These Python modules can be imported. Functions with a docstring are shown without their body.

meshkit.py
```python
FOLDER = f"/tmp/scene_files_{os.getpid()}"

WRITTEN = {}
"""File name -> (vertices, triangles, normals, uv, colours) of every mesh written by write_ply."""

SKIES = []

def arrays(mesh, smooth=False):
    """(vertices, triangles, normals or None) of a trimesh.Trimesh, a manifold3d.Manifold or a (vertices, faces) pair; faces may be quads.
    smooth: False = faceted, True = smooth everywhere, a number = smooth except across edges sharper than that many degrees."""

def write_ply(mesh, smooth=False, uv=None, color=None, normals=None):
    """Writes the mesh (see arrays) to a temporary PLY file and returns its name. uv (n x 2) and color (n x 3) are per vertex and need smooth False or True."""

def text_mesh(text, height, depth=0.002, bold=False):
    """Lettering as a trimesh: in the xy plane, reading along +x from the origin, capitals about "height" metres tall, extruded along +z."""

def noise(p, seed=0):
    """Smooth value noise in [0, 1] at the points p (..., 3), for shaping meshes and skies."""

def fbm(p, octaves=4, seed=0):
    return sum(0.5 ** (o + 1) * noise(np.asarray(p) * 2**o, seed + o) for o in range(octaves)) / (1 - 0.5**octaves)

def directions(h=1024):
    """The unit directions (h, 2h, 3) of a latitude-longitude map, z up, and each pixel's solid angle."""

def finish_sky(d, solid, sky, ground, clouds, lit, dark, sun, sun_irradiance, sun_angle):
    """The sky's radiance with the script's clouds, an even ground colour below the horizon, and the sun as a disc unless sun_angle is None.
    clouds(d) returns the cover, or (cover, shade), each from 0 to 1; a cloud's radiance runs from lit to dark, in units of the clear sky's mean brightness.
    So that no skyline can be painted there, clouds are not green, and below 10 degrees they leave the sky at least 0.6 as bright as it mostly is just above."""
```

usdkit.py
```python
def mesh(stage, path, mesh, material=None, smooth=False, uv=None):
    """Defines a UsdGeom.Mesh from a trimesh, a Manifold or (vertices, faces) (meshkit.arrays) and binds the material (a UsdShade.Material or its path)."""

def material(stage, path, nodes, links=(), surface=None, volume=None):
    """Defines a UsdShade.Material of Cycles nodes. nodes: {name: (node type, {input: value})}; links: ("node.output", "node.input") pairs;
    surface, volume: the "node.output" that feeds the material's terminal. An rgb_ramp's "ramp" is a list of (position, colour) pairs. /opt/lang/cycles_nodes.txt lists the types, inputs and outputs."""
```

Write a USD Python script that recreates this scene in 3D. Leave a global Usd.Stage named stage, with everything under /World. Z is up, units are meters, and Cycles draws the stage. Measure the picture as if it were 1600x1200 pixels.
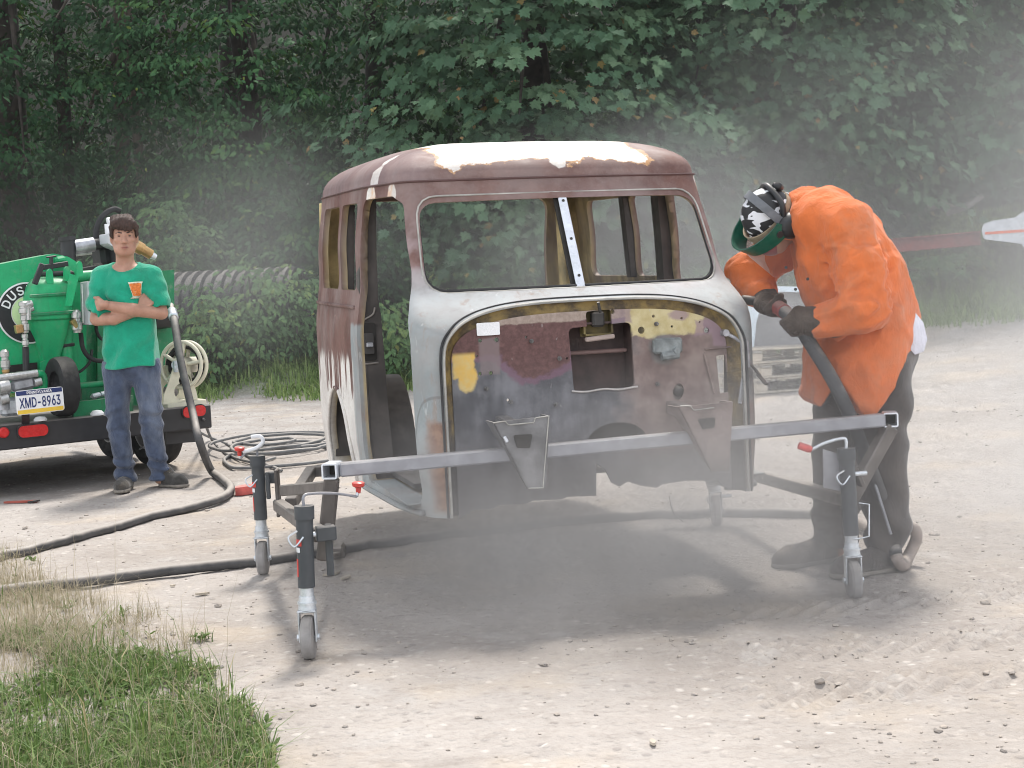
import math, random
import numpy as np
import trimesh, manifold3d
import shapely.geometry as sg
import shapely.ops as so
import usdkit, meshkit
from pxr import Usd, UsdGeom, UsdLux, UsdShade, Gf, Sdf, Vt

stage = Usd.Stage.CreateInMemory()
UsdGeom.SetStageUpAxis(stage, "Z")
UsdGeom.SetStageMetersPerUnit(stage, 1.0)
world = UsdGeom.Xform.Define(stage, "/World")
stage.SetDefaultPrim(world.GetPrim())
UsdGeom.Scope.Define(stage, "/World/Looks")

# ---------------------------------------------------------------- camera
FOCAL_PX = 2200.0                       # focal length for a picture 1600 wide
EYE = np.array([0.0, 0.0, 1.25])
PITCH, ROLL = math.atan(165 / FOCAL_PX), math.radians(2.8)
_f = np.array([0, math.cos(PITCH), -math.sin(PITCH)])
_u = np.array([0, math.sin(PITCH), math.cos(PITCH)])
_r = np.array([1.0, 0, 0])
CAM_R = math.cos(ROLL) * _r - math.sin(ROLL) * _u
CAM_U = math.cos(ROLL) * _u + math.sin(ROLL) * _r
CAM_F = _f
cam = UsdGeom.Camera.Define(stage, "/World/camera")
cam.CreateHorizontalApertureAttr(36.0)
cam.CreateVerticalApertureAttr(27.0)
cam.CreateFocalLengthAttr(36.0 * FOCAL_PX / 1600)
cam.CreateClippingRangeAttr(Gf.Vec2f(0.05, 2000))
cam.AddTransformOp().Set(Gf.Matrix4d(*[float(v) for row in (
    (*CAM_R, 0), (*CAM_U, 0), (*(-CAM_F), 0), (*EYE, 1)) for v in row]))
cam.CreateExposureAttr(1.5)

# ---------------------------------------------------------------- sky and sun
SUN_ELEV, SUN_AZ = math.radians(60), math.radians(12)      # azimuth from +y towards +x
SUN_DIR = np.array([math.cos(SUN_ELEV) * math.sin(SUN_AZ), math.cos(SUN_ELEV) * math.cos(SUN_AZ), math.sin(SUN_ELEV)])
dome = UsdLux.DomeLight.Define(stage, "/World/sky")
sky_mat = usdkit.material(stage, "/World/Looks/sky", {
    "tc": ("texture_coordinate", {}),
    "sky": ("sky_texture", {"sky_type": "single_scattering", "sun_disc": False, "sun_elevation": SUN_ELEV, "sun_rotation": SUN_AZ, "altitude": 100.0, "aerosol_density": 3.0}),
    "n": ("noise_texture", {"scale": 2.2, "detail": 6.0, "roughness": 0.6}),
    "r": ("map_range", {"range_type": "smoothstep", "from_min": 0.32, "from_max": 0.60, "to_min": 0.5, "to_max": 0.95, "clamp": True}),
    "mx": ("mix", {"color2": (5.2, 5.3, 5.5)}),
    "bg": ("background_shader", {"strength": 0.085})},
    [("tc.generated", "n.vector"), ("n.fac", "r.value"), ("r.result", "mx.fac"), ("sky.color", "mx.color1"), ("mx.color", "bg.color")], surface="bg.background")
UsdShade.MaterialBindingAPI.Apply(dome.GetPrim()).Bind(sky_mat)
dome.GetPrim().SetCustomDataByKey("kind", "structure")
sun = UsdLux.DistantLight.Define(stage, "/World/sun")
sun.CreateNormalizeAttr(True)
sun.CreateIntensityAttr(0.40)
sun.CreateAngleAttr(10.0)
sun.CreateColorAttr(Gf.Vec3f(1.0, 0.95, 0.88))
_z = SUN_DIR
_x = np.cross([0, 0, 1.0], _z); _x /= np.linalg.norm(_x)
_y = np.cross(_z, _x)
sun.AddTransformOp().Set(Gf.Matrix4d(*[float(v) for row in ((*_x, 0), (*_y, 0), (*_z, 0), (0, 0, 30, 1)) for v in row]))

# ---------------------------------------------------------------- helpers: places
def ray(px, py):
    return (px - 800) / FOCAL_PX * CAM_R - (py - 600) / FOCAL_PX * CAM_U + CAM_F
def gp(px, py, z=0.0):
    """Point of the plane of height z on the sight line through a pixel of the 1600 x 1200 photograph."""
    r = ray(px, py)
    return EYE + r * ((z - EYE[2]) / r[2])
def dp(px, py, y):
    """Point at distance y (along the ground) on that sight line."""
    r = ray(px, py)
    return EYE + r * (y / r[1])
def on_terrain(px, py, y0=9.0, y1=40.0):
    """Where the sight line through a pixel first meets the terrain beyond y0."""
    ys = np.linspace(y0, y1, 600); r = ray(px, py); P = EYE + r * (ys / r[1])[:, None]
    hit = np.flatnonzero(P[:, 2] <= ground_z(P[:, 0], P[:, 1]))
    return P[hit[0]] if len(hit) else P[-1]
def sstep(a, b, x):
    t = np.clip((np.asarray(x, float) - a) / (b - a), 0, 1)
    return t * t * (3 - 2 * t)

# ---------------------------------------------------------------- helpers: prims
_taken = {}
def free_path(parent, name):
    base = f"{parent}/{name}"
    n = _taken.get(base, -1) + 1
    _taken[base] = n
    return base if n == 0 else f"{base}_{n:03d}"
def path_of(p):
    return "/World" if p is None else (str(p.GetPath()) if hasattr(p, "GetPath") else str(p))
def tag(o, label=None, cat=None, group=None, kind=None):
    p = o.GetPrim() if hasattr(o, "GetPrim") else o
    for k, v in (("label", label), ("category", cat), ("group", group), ("kind", kind)):
        if v:
            p.SetCustomDataByKey(k, v)
    return p
def thing(name, label, cat, loc=(0, 0, 0), group=None, matrix=None, kind=None):
    x = UsdGeom.Xform.Define(stage, free_path("/World", name))
    if matrix is not None:
        x.AddTransformOp().Set(Gf.Matrix4d(*[float(v) for v in np.asarray(matrix).T.ravel()]))
        M = np.linalg.inv(matrix)
    else:
        x.AddTranslateOp().Set(Gf.Vec3d(*map(float, loc)))
        M = np.eye(4); M[:3, 3] = -np.asarray(loc, float)
    _local[str(x.GetPath())] = M
    return tag(x, label, cat, group, kind)
_local = {}
def obj(name, mesh, m, parent=None, smooth=False, label=None, cat=None, group=None, kind=None, local=False, attr=None):
    """One Mesh prim. Mesh points are in world space unless local; a child gets them in its thing's frame."""
    pp = path_of(parent)
    path = free_path(pp, name)
    if isinstance(mesh, (list,)):
        mesh = trimesh.util.concatenate(mesh)
    top = "/".join(pp.split("/")[:3])
    if not local and top in _local:
        v, f, n = meshkit.arrays(mesh, False)
        M = _local[top]
        mesh = trimesh.Trimesh(v @ M[:3, :3].T + M[:3, 3], f, process=False)
    me = usdkit.mesh(stage, path, mesh, m, smooth=smooth)
    if attr is not None:
        for k, a in attr.items():
            UsdGeom.PrimvarsAPI(me).CreatePrimvar(k, Sdf.ValueTypeNames.FloatArray, "vertex").Set(Vt.FloatArray.FromNumpy(np.asarray(a, np.float32)))
    return tag(me, label, cat, group, kind)
def copy_of(src, name, label, cat, matrix=None, loc=None, group=None):
    x = UsdGeom.Xform.Define(stage, free_path("/World", name))
    if matrix is not None:
        x.AddTransformOp().Set(Gf.Matrix4d(*[float(v) for v in np.asarray(matrix).T.ravel()]))
    elif loc is not None:
        x.AddTranslateOp().Set(Gf.Vec3d(*map(float, loc)))
    return x

# ---------------------------------------------------------------- helpers: material graphs
class G:
    """Collects Cycles nodes; every method returns a 'node.output' string that feeds the next one."""
    def __init__(self): self.n, self.l, self.k = {}, [], 0
    def add(self, kind, out, consts=None, **inp):
        name = f"n{self.k}"; self.k += 1
        vals = dict(consts or {})
        for key, v in inp.items():
            if isinstance(v, str): self.l.append((v, f"{name}.{key}"))
            else: vals[key] = v
        self.n[name] = (kind, vals)
        return f"{name}.{out}"
    def pos(self): return self.add("texture_coordinate", "object")
    def world(self): return self.add("geometry", "position")
    def rnd(self): return self.add("geometry", "random_per_island")
    def attr(self, name): return self.add("attribute", "fac", {"attribute": name})
    def sep(self, v):
        name = f"n{self.k}"; self.k += 1
        self.n[name] = ("separate_xyz", {}); self.l.append((v, f"{name}.vector"))
        return f"{name}.x", f"{name}.y", f"{name}.z"
    def vec(self, x, y, z): return self.add("combine_xyz", "vector", x=x, y=y, z=z)
    def scale(self, v, s): return self.add("mapping", "vector", {"mapping_type": "point", "scale": s}, vector=v)
    def noise(self, v, scale, detail=4.0, rough=0.55, dist=0.0): return self.add("noise_texture", "fac", {"scale": float(scale), "detail": float(detail), "roughness": float(rough), "distortion": float(dist)}, vector=v)
    def vor(self, v, scale, out="distance", feature="f1"): return self.add("voronoi_texture", out, {"scale": float(scale), "feature": feature}, vector=v)
    def math(self, op, a, b=0.0, clamp=False): return self.add("math", "value", {"math_type": op, "use_clamp": clamp}, value1=a, value2=b)
    def plus(self, a, b): return self.math("add", a, b)
    def minus(self, a, b): return self.math("subtract", a, b)
    def mul(self, a, b): return self.math("multiply", a, b)
    def mx(self, a, b): return self.math("maximum", a, b)
    def mn(self, a, b): return self.math("minimum", a, b)
    def ss(self, v, a, b, lo=0.0, hi=1.0): return self.add("map_range", "result", {"range_type": "smoothstep", "from_min": float(a), "from_max": float(b), "to_min": float(lo), "to_max": float(hi), "clamp": True}, value=v)
    def mix(self, f, a, b, op="mix"): return self.add("mix", "color", {"mix_type": op}, fac=f, color1=a, color2=b)
    def ramp(self, f, stops): return self.add("rgb_ramp", "color", {"ramp": stops}, fac=f)
    def bump(self, h, strength=0.4, dist=0.01, normal=None):
        return self.add("bump", "normal", {"strength": float(strength), "distance": float(dist)}, height=h, **({"normal": normal} if normal else {}))
    def box(self, u, v, u0, u1, v0, v1):
        """Signed distance-like value: positive inside the rectangle."""
        a = self.mn(self.minus(u, u0), self.minus(u1, u)); b = self.mn(self.minus(v, v0), self.minus(v1, v))
        return self.mn(a, b)
    def blob(self, u, v, cu, cv, ru, rv):
        """Positive inside the ellipse, scaled to about metres."""
        a = self.mul(self.minus(u, cu), 1.0 / ru); b = self.mul(self.minus(v, cv), 1.0 / rv)
        d = self.math("sqrt", self.plus(self.mul(a, a), self.mul(b, b)))
        return self.mul(self.minus(1.0, d), float(min(ru, rv)))
    def bsdf(self, **kw): return self.add("principled_bsdf", "BSDF", **kw)
    def make(self, name, surface=None, volume=None):
        return usdkit.material(stage, f"/World/Looks/{name}", self.n, self.l, surface=surface, volume=volume)

def plain(name, col, rough=0.55, metal=0.0, var=0.12, scale=12.0, spec=0.5, bump=0.0, bscale=60.0, dust=0.0, coat=0.0):
    """A single material with gentle tone variation, a little relief and dust on upward faces."""
    g = G(); p = g.pos()
    n = g.noise(p, scale, 5)
    f = g.ss(n, 0.3, 0.7)
    c = g.mix(f, tuple(x * (1 - var) for x in col), tuple(min(1, x * (1 + var)) for x in col))
    if dust:
        nz = g.sep(g.add("geometry", "normal"))[2]
        d = g.mul(g.ss(g.plus(nz, g.mul(g.noise(p, scale * 2, 4), 0.6)), 0.5, 1.3), dust)
        c = g.mix(d, c, (0.42, 0.38, 0.34))
    kw = {}
    if bump: kw["normal"] = g.bump(g.noise(p, bscale, 4), bump, 0.004)
    r = g.ss(g.noise(p, scale * 1.7, 3), 0.2, 0.8, max(rough - 0.08, 0.02), min(rough + 0.1, 1))
    return g.make(name, g.bsdf(base_color=c, roughness=r, metallic=float(metal), specular_ior_level=float(spec), coat_weight=float(coat), **kw))

# ---------------------------------------------------------------- helpers: meshes
def TM(v, f): return trimesh.Trimesh(np.asarray(v, float), np.asarray(f, int), process=False)
def unit(v): v = np.asarray(v, float); return v / max(np.linalg.norm(v), 1e-12)
def frame(d, up=(0, 0, 1)):
    d = unit(d); up = np.asarray(up, float)
    if abs(d @ unit(up)) > 0.97: up = np.array([0, 1.0, 0]) if abs(d[1]) < 0.9 else np.array([1.0, 0, 0])
    s = unit(np.cross(d, up)); return s, np.cross(s, d), d
def mat4(x, y, z, o):
    M = np.eye(4); M[:3, 0], M[:3, 1], M[:3, 2], M[:3, 3] = x, y, z, o; return M
def box(c, size, M=None, bevel=0.0):
    """Box centred at c; chamfered edges when bevel is given."""
    s = np.asarray(size, float) / 2
    if bevel:
        b = min(bevel, 0.45 * 2 * s.min()); p = []
        for sx in (-1, 1):
            for sy in (-1, 1):
                for sz in (-1, 1):
                    for k in range(3):
                        q = np.array([sx, sy, sz]) * s
                        for j in range(3):
                            if j != k: q[j] -= np.sign(q[j]) * b
                        p.append(q)
        m = trimesh.convex.convex_hull(np.array(p))
    else:
        m = trimesh.creation.box(2 * s)
    if M is not None: m.apply_transform(M)
    m.apply_translation(c)
    return m
def bar(a, b, w, h=None, up=(0, 0, 1), bevel=0.004):
    """Rectangular bar from a to b, w across and h along up."""
    a, b = np.asarray(a, float), np.asarray(b, float); h = h or w
    s, u, d = frame(b - a, up)
    m = box((0, 0, 0), (w, h, np.linalg.norm(b - a)), bevel=bevel)
    m.apply_transform(mat4(s, u, d, (a + b) / 2)); return m
def hollow_bar(a, b, w, t=0.005, up=(0, 0, 1)):
    """Square tube, open at both ends."""
    a, b = np.asarray(a, float), np.asarray(b, float)
    s, u, d = frame(b - a, up)
    sq = sg.box(-w / 2, -w / 2, w / 2, w / 2).buffer(-0.008).buffer(0.008, quad_segs=3)
    ring = sq.difference(sq.buffer(-t))
    m = trimesh.creation.extrude_polygon(ring, np.linalg.norm(b - a), engine="earcut")
    m.apply_transform(mat4(s, u, d, a)); return m
def cyl(a, b, r, r2=None, n=16, caps=True):
    a, b = np.asarray(a, float), np.asarray(b, float); r2 = r if r2 is None else r2
    s, u, d = frame(b - a)
    t = np.linspace(0, 2 * np.pi, n, endpoint=False); c = np.cos(t)[:, None] * s + np.sin(t)[:, None] * u
    v = np.vstack([a + c * r, b + c * r2, a[None], b[None]]); i = np.arange(n); j = (i + 1) % n
    f = [np.stack([i, j, n + j], 1), np.stack([i, n + j, n + i], 1)]
    if caps: f += [np.stack([np.full(n, 2 * n), j, i], 1), np.stack([np.full(n, 2 * n + 1), n + i, n + j], 1)]
    return TM(v, np.vstack(f))
def spline(pts, n=12):
    P = np.asarray(pts, float); P = np.vstack([2 * P[0] - P[1], P, 2 * P[-1] - P[-2]]); o = []
    for k in range(1, len(P) - 2):
        a, b, c, d = P[k - 1:k + 3]
        for t in np.linspace(0, 1, n, endpoint=False):
            o.append(0.5 * (2 * b + (c - a) * t + (2 * a - 5 * b + 4 * c - d) * t * t + (3 * b - a - 3 * c + d) * t ** 3))
    o.append(P[-2]); return np.array(o)
def tube(path, r, n=10, cap=True):
    """Round tube along a polyline; r is one radius or one per point."""
    P = np.asarray(path, float); m = len(P); r = np.broadcast_to(np.asarray(r, float), (m,))
    T = np.gradient(P, axis=0); T /= np.maximum(np.linalg.norm(T, axis=1, keepdims=True), 1e-9)
    s, u, _ = frame(T[0]); S = [s]
    for k in range(1, m):
        s = S[-1] - T[k] * (S[-1] @ T[k]); S.append(unit(s))
    S = np.array(S); U = np.cross(T, S)
    t = np.linspace(0, 2 * np.pi, n, endpoint=False)
    V = P[:, None] + r[:, None, None] * (np.cos(t)[None, :, None] * S[:, None] + np.sin(t)[None, :, None] * U[:, None])
    i, j = np.meshgrid(np.arange(m - 1), np.arange(n), indexing="ij"); j2 = (j + 1) % n
    a, b, c, d = (i * n + j).ravel(), (i * n + j2).ravel(), ((i + 1) * n + j2).ravel(), ((i + 1) * n + j).ravel()
    F = [np.stack([a, b, c], 1), np.stack([a, c, d], 1)]; V = V.reshape(-1, 3)
    if cap:
        V = np.vstack([V, P[0], P[-1]]); k = np.arange(n); k2 = (k + 1) % n
        F += [np.stack([np.full(n, m * n), k2, k], 1), np.stack([np.full(n, m * n + 1), (m - 1) * n + k, (m - 1) * n + k2], 1)]
    return TM(V, np.vstack(F))
def lathe(prof, n=24, M=None):
    """Revolves (radius, height) points about z; closed profiles are given closed."""
    p = np.asarray(prof, float); m = len(p)
    t = np.linspace(0, 2 * np.pi, n, endpoint=False)
    V = np.stack([p[:, None, 0] * np.cos(t), p[:, None, 0] * np.sin(t), np.broadcast_to(p[:, None, 1], (m, n))], -1).reshape(-1, 3)
    i, j = np.meshgrid(np.arange(m - 1), np.arange(n), indexing="ij"); j2 = (j + 1) % n
    a, b, c, d = (i * n + j).ravel(), (i * n + j2).ravel(), ((i + 1) * n + j2).ravel(), ((i + 1) * n + j).ravel()
    me = TM(V, np.vstack([np.stack([a, b, c], 1), np.stack([a, c, d], 1)]))
    if M is not None: me.apply_transform(M)
    return me
def axis_M(o, d, up=(0, 0, 1)):
    """Matrix that takes local z to d at origin o."""
    s, u, d = frame(d, up); return mat4(s, u, d, o)
def prism(poly, depth, M=None):
    """Extrudes a shapely polygon (xy) along +z."""
    ps = list(getattr(poly, "geoms", [poly]))
    m = trimesh.util.concatenate([trimesh.creation.extrude_polygon(q, depth, engine="earcut") for q in ps])
    if M is not None: m.apply_transform(M)
    return m
def loft(rings, closed_ring=True, cap=True):
    """Quads between rings (k, n, 3); fans close the ends."""
    R = np.asarray(rings, float); m, n = R.shape[:2]
    V = R.reshape(-1, 3); i, j = np.meshgrid(np.arange(m - 1), np.arange(n if closed_ring else n - 1), indexing="ij"); j2 = (j + 1) % n
    a, b, c, d = (i * n + j).ravel(), (i * n + j2).ravel(), ((i + 1) * n + j2).ravel(), ((i + 1) * n + j).ravel()
    F = [np.stack([a, b, c], 1), np.stack([a, c, d], 1)]
    if cap:
        V = np.vstack([V, R[0].mean(0), R[-1].mean(0)]); k = np.arange(n); k2 = (k + 1) % n
        F += [np.stack([np.full(n, m * n), k2, k], 1), np.stack([np.full(n, m * n + 1), (m - 1) * n + k, (m - 1) * n + k2], 1)]
    return TM(V, np.vstack(F))
def MF(m):
    v, f, _ = meshkit.arrays(m, False)
    me = manifold3d.Mesh(np.asarray(v, np.float32), np.asarray(f, np.uint32)); me.merge()
    M = manifold3d.Manifold(me)
    if M.volume() < 0:
        me = manifold3d.Mesh(np.asarray(v, np.float32), np.asarray(f[:, ::-1], np.uint32)); me.merge(); M = manifold3d.Manifold(me)
    return M
def T(M):
    me = M.to_mesh(); return TM(me.vert_properties[:, :3], me.tri_verts)
def xz(poly, y0, y1):
    """Extrudes a polygon given in (x, z) from y0 to y1."""
    m = prism(poly, y1 - y0)
    v = m.vertices; m.vertices = np.stack([v[:, 0], y1 - v[:, 2], v[:, 1]], 1); return m
def yz(poly, x0, x1):
    m = prism(poly, x1 - x0)
    v = m.vertices; m.vertices = np.stack([x0 + v[:, 2], v[:, 0], v[:, 1]], 1); return m
def rounded(poly, r, q=4): return poly.buffer(-r).buffer(2 * r, quad_segs=q).buffer(-r, quad_segs=q)
def poly(*p): return sg.Polygon(p)

# ---------------------------------------------------------------- helpers: bodies as distance fields
class Field:
    """A distance field on a grid; parts are blended in smoothly, then turned into one surface."""
    def __init__(self, lo, hi, h):
        self.lo, self.h = np.asarray(lo, float), h
        self.n = np.ceil((np.asarray(hi, float) - self.lo) / h).astype(int) + 1
        self.v = np.full(self.n, 1.0)
        self.ax = [self.lo[k] + h * np.arange(self.n[k]) for k in range(3)]
    def window(self, lo, hi):
        a = np.clip(np.floor((np.asarray(lo) - self.lo) / self.h).astype(int), 0, self.n - 1)
        b = np.clip(np.ceil((np.asarray(hi) - self.lo) / self.h).astype(int) + 1, 0, self.n)
        s = tuple(slice(i, max(j, i)) for i, j in zip(a, b))
        P = np.stack(np.meshgrid(*[self.ax[k][s[k]] for k in range(3)], indexing="ij"), -1)
        return s, P
    def blend(self, s, d, k):
        o = self.v[s]
        if k <= 0: self.v[s] = np.minimum(o, d)
        else:
            h = np.clip(0.5 + 0.5 * (o - d) / k, 0, 1)
            self.v[s] = o * (1 - h) + d * h - k * h * (1 - h)
    def bone(self, a, b, ra, rb, k=0.02, flat=None):
        """Tapered round bone; flat = (axis, factor) squeezes it along an axis."""
        a, b = np.asarray(a, float), np.asarray(b, float); m = max(ra, rb) * 1.6 + k + 3 * self.h
        s, P = self.window(np.minimum(a, b) - m, np.maximum(a, b) + m)
        if P.size == 0: return self
        ab = b - a; t = np.clip(((P - a) @ ab) / max(ab @ ab, 1e-9), 0, 1)
        q = P - (a + t[..., None] * ab)
        if flat is not None:
            ax, fc = unit(flat[0]), flat[1]; c = q @ ax; q = q + (c * (1 / fc - 1))[..., None] * ax
        self.blend(s, np.linalg.norm(q, axis=-1) - (ra + (rb - ra) * t), k); return self
    def chain(self, pts, rs, k=0.02, flat=None):
        for i in range(len(pts) - 1): self.bone(pts[i], pts[i + 1], rs[i], rs[i + 1], k, flat)
        return self
    def egg(self, c, r, k=0.02, M=None):
        """Ellipsoid with radii r, axes the columns of M."""
        c, r = np.asarray(c, float), np.asarray(r, float); m = r.max() * 1.25 + k + 3 * self.h
        s, P = self.window(c - m, c + m)
        if P.size == 0: return self
        q = P - c
        if M is not None: q = q @ np.asarray(M)
        d = np.linalg.norm(q / r, axis=-1); d2 = np.linalg.norm(q / r ** 2, axis=-1)
        self.blend(s, d * (d - 1) / np.maximum(d2, 1e-9), k); return self
    def cut(self, fn, lo=None, hi=None, k=0.0):
        """Keeps what is inside fn(P) < 0 (fn gives a distance)."""
        s, P = self.window(self.lo if lo is None else lo, self.lo + self.h * self.n if hi is None else hi)
        d = fn(P); o = self.v[s]
        if k > 0:
            h = np.clip(0.5 - 0.5 * (o - d) / k, 0, 1); self.v[s] = o * (1 - h) + d * h + k * h * (1 - h)
        else: self.v[s] = np.maximum(o, d)
        return self
    def wobble(self, fn, lo=None, hi=None):
        s, P = self.window(self.lo if lo is None else lo, self.lo + self.h * self.n if hi is None else hi)
        near = np.abs(self.v[s]) < 0.08
        add = np.zeros(near.shape); add[near] = fn(P[near]); self.v[s] += add; return self
    def mesh(self, soft=0.7):
        from scipy.ndimage import gaussian_filter
        q = np.clip(self.v, -4 * self.h, 4 * self.h)
        V = np.pad(gaussian_filter(q, soft) if soft else q, 1, constant_values=4 * self.h); inside = V < 0; n = np.array(V.shape)
        corners = [V[a:n[0] - 1 + a, b:n[1] - 1 + b, c:n[2] - 1 + c] for a, b, c in np.ndindex(2, 2, 2)]
        neg = sum((c < 0).astype(int) for c in corners); act = (neg > 0) & (neg < 8)
        idx = -np.ones(act.shape, int); cells = np.argwhere(act); idx[act] = np.arange(len(cells))
        tot, cnt = np.zeros((len(cells), 3)), np.zeros(len(cells))
        cv = {key: c[act] for key, c in zip(np.ndindex(2, 2, 2), corners)}
        for a in np.ndindex(2, 2, 2):
            for ax in range(3):
                if a[ax]: continue
                b = list(a); b[ax] = 1; va, vb = cv[a], cv[tuple(b)]
                x = (va < 0) != (vb < 0); t = np.where(x, va / np.where(x, va - vb, 1), 0)
                p = np.tile(np.array(a, float), (len(cells), 1)); p[:, ax] += t
                tot += p * x[:, None]; cnt += x
        P = (cells + tot / cnt[:, None] - 1) * self.h + self.lo
        F = []
        for ax in range(3):
            o1, o2 = (ax + 1) % 3, (ax + 2) % 3
            sl = [slice(1, -1)] * 3; sl[ax] = slice(0, -1); sh = [slice(1, -1)] * 3; sh[ax] = slice(1, None)
            x = inside[tuple(sl)] != inside[tuple(sh)]
            e = np.argwhere(x); e[:, o1] += 1; e[:, o2] += 1
            up = inside[tuple(sl)][x]
            def cell(d1, d2):
                q = e.copy(); q[:, o1] += d1; q[:, o2] += d2; return idx[q[:, 0], q[:, 1], q[:, 2]]
            a, b, c, d = cell(-1, -1), cell(0, -1), cell(0, 0), cell(-1, 0)
            for q, w in ((up, False), (~up, True)):
                A, B, C_, D = a[q], b[q], c[q], d[q]
                if w: B, D = D, B
                F += [np.stack([A, B, C_], 1), np.stack([A, C_, D], 1)]
        return TM(P, np.vstack(F))
# ================================================================ ground
rng = np.random.default_rng(7)
def verge_line(x):
    x = np.asarray(x, float)
    return 17.0 + 0.08 * x + 0.5 * np.sin(x * 0.6) + 0.03 * np.maximum(x - 2, 0)
def terrain(x, y):
    x, y = np.asarray(x, float), np.asarray(y, float)
    z = 0.78 * sstep(0.5, 8, x) * sstep(9, 21, y)                       # the lot climbs gently to the right
    edge = verge_line(x)
    z = z + 0.80 * sstep(2.5, 6.0, x) * sstep(0.0, 3.0, y - edge)          # grass bank on the right
    z = z + 0.35 * sstep(0, 4, y - edge)                                # grass verge
    z = z + 11.0 * sstep(4, 34, y - edge) ** 1.3                          # wooded slope behind
    z = z + 0.05 * sstep(1.0, 0.0, np.hypot((x + 2.2) / 1.6, (y - 3.6) / 2.4))   # grassy shoulder near the camera
    z = z + 0.38 * np.exp(-(((x + 2.75) / 0.75) ** 2 + ((y - 17.0) / 0.7) ** 2))      # small spoil heap
    return z
def track(x, y):
    """Tyre prints: (depth, lug pattern) along two wheel paths at the lower right."""
    d = np.zeros_like(x)
    for off, ph in ((0.0, 0.0), (0.42, 1.3), (1.0, 2.1)):
        c = 3.95 + off + 0.10 * (x - 1.5) ** 2 * 0.3 + 0.12 * x
        v = y - c; band = sstep(0.17, 0.10, np.abs(v))
        d += band * (-0.012 + 0.018 * (np.sin(x * 62 + np.sign(v) * v * 60 + ph) > 0.1) * sstep(0.2, 1.0, x)) * sstep(0.1, 0.8, x)
    return d
def steps(a, b, h0, far, grow):
    """Grid lines: even spacing h0 from a to b, growing outwards to far[0] and far[1]."""
    mid = list(np.arange(a, b + h0 / 2, h0)); lo, hi = [], []
    h, p = h0, mid[0]
    while p > far[0]: h *= grow; p -= h; lo.append(p)
    h, p = h0, mid[-1]
    while p < far[1]: h *= grow; p += h; hi.append(p)
    return np.array(lo[::-1] + mid + hi)
gx = steps(-2.6, 3.2, 0.022, (-140, 140), 1.07)
gy = steps(3.4, 8.6, 0.026, (-60, 170), 1.06)
X, Y = np.meshgrid(gx, gy, indexing="xy")
P3 = np.stack([X, Y, 0 * X], -1)
near = sstep(16, 9, np.hypot(X, Y - 5))
Zg = terrain(X, Y) + near * (0.028 * (meshkit.fbm(P3 * 1.3, 3, 1) - 0.5) + 0.020 * (meshkit.fbm(P3 * 7, 4, 5) - 0.5) + 0.016 * np.maximum(meshkit.noise(P3 * 21, 9) - 0.62, 0) + track(X, Y))
Zg += 0.5 * (1 - near) * sstep(19, 30, Y) * (meshkit.fbm(P3 * 0.3, 3, 2) - 0.5)
nx, ny = len(gx), len(gy)
gi = np.arange(nx * ny).reshape(ny, nx)
gf = np.concatenate([np.stack([gi[:-1, :-1], gi[:-1, 1:], gi[1:, 1:]], -1).reshape(-1, 3), np.stack([gi[:-1, :-1], gi[1:, 1:], gi[1:, :-1]], -1).reshape(-1, 3)])
ground_mesh = TM(np.stack([X, Y, Zg], -1).reshape(-1, 3), gf)
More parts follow.
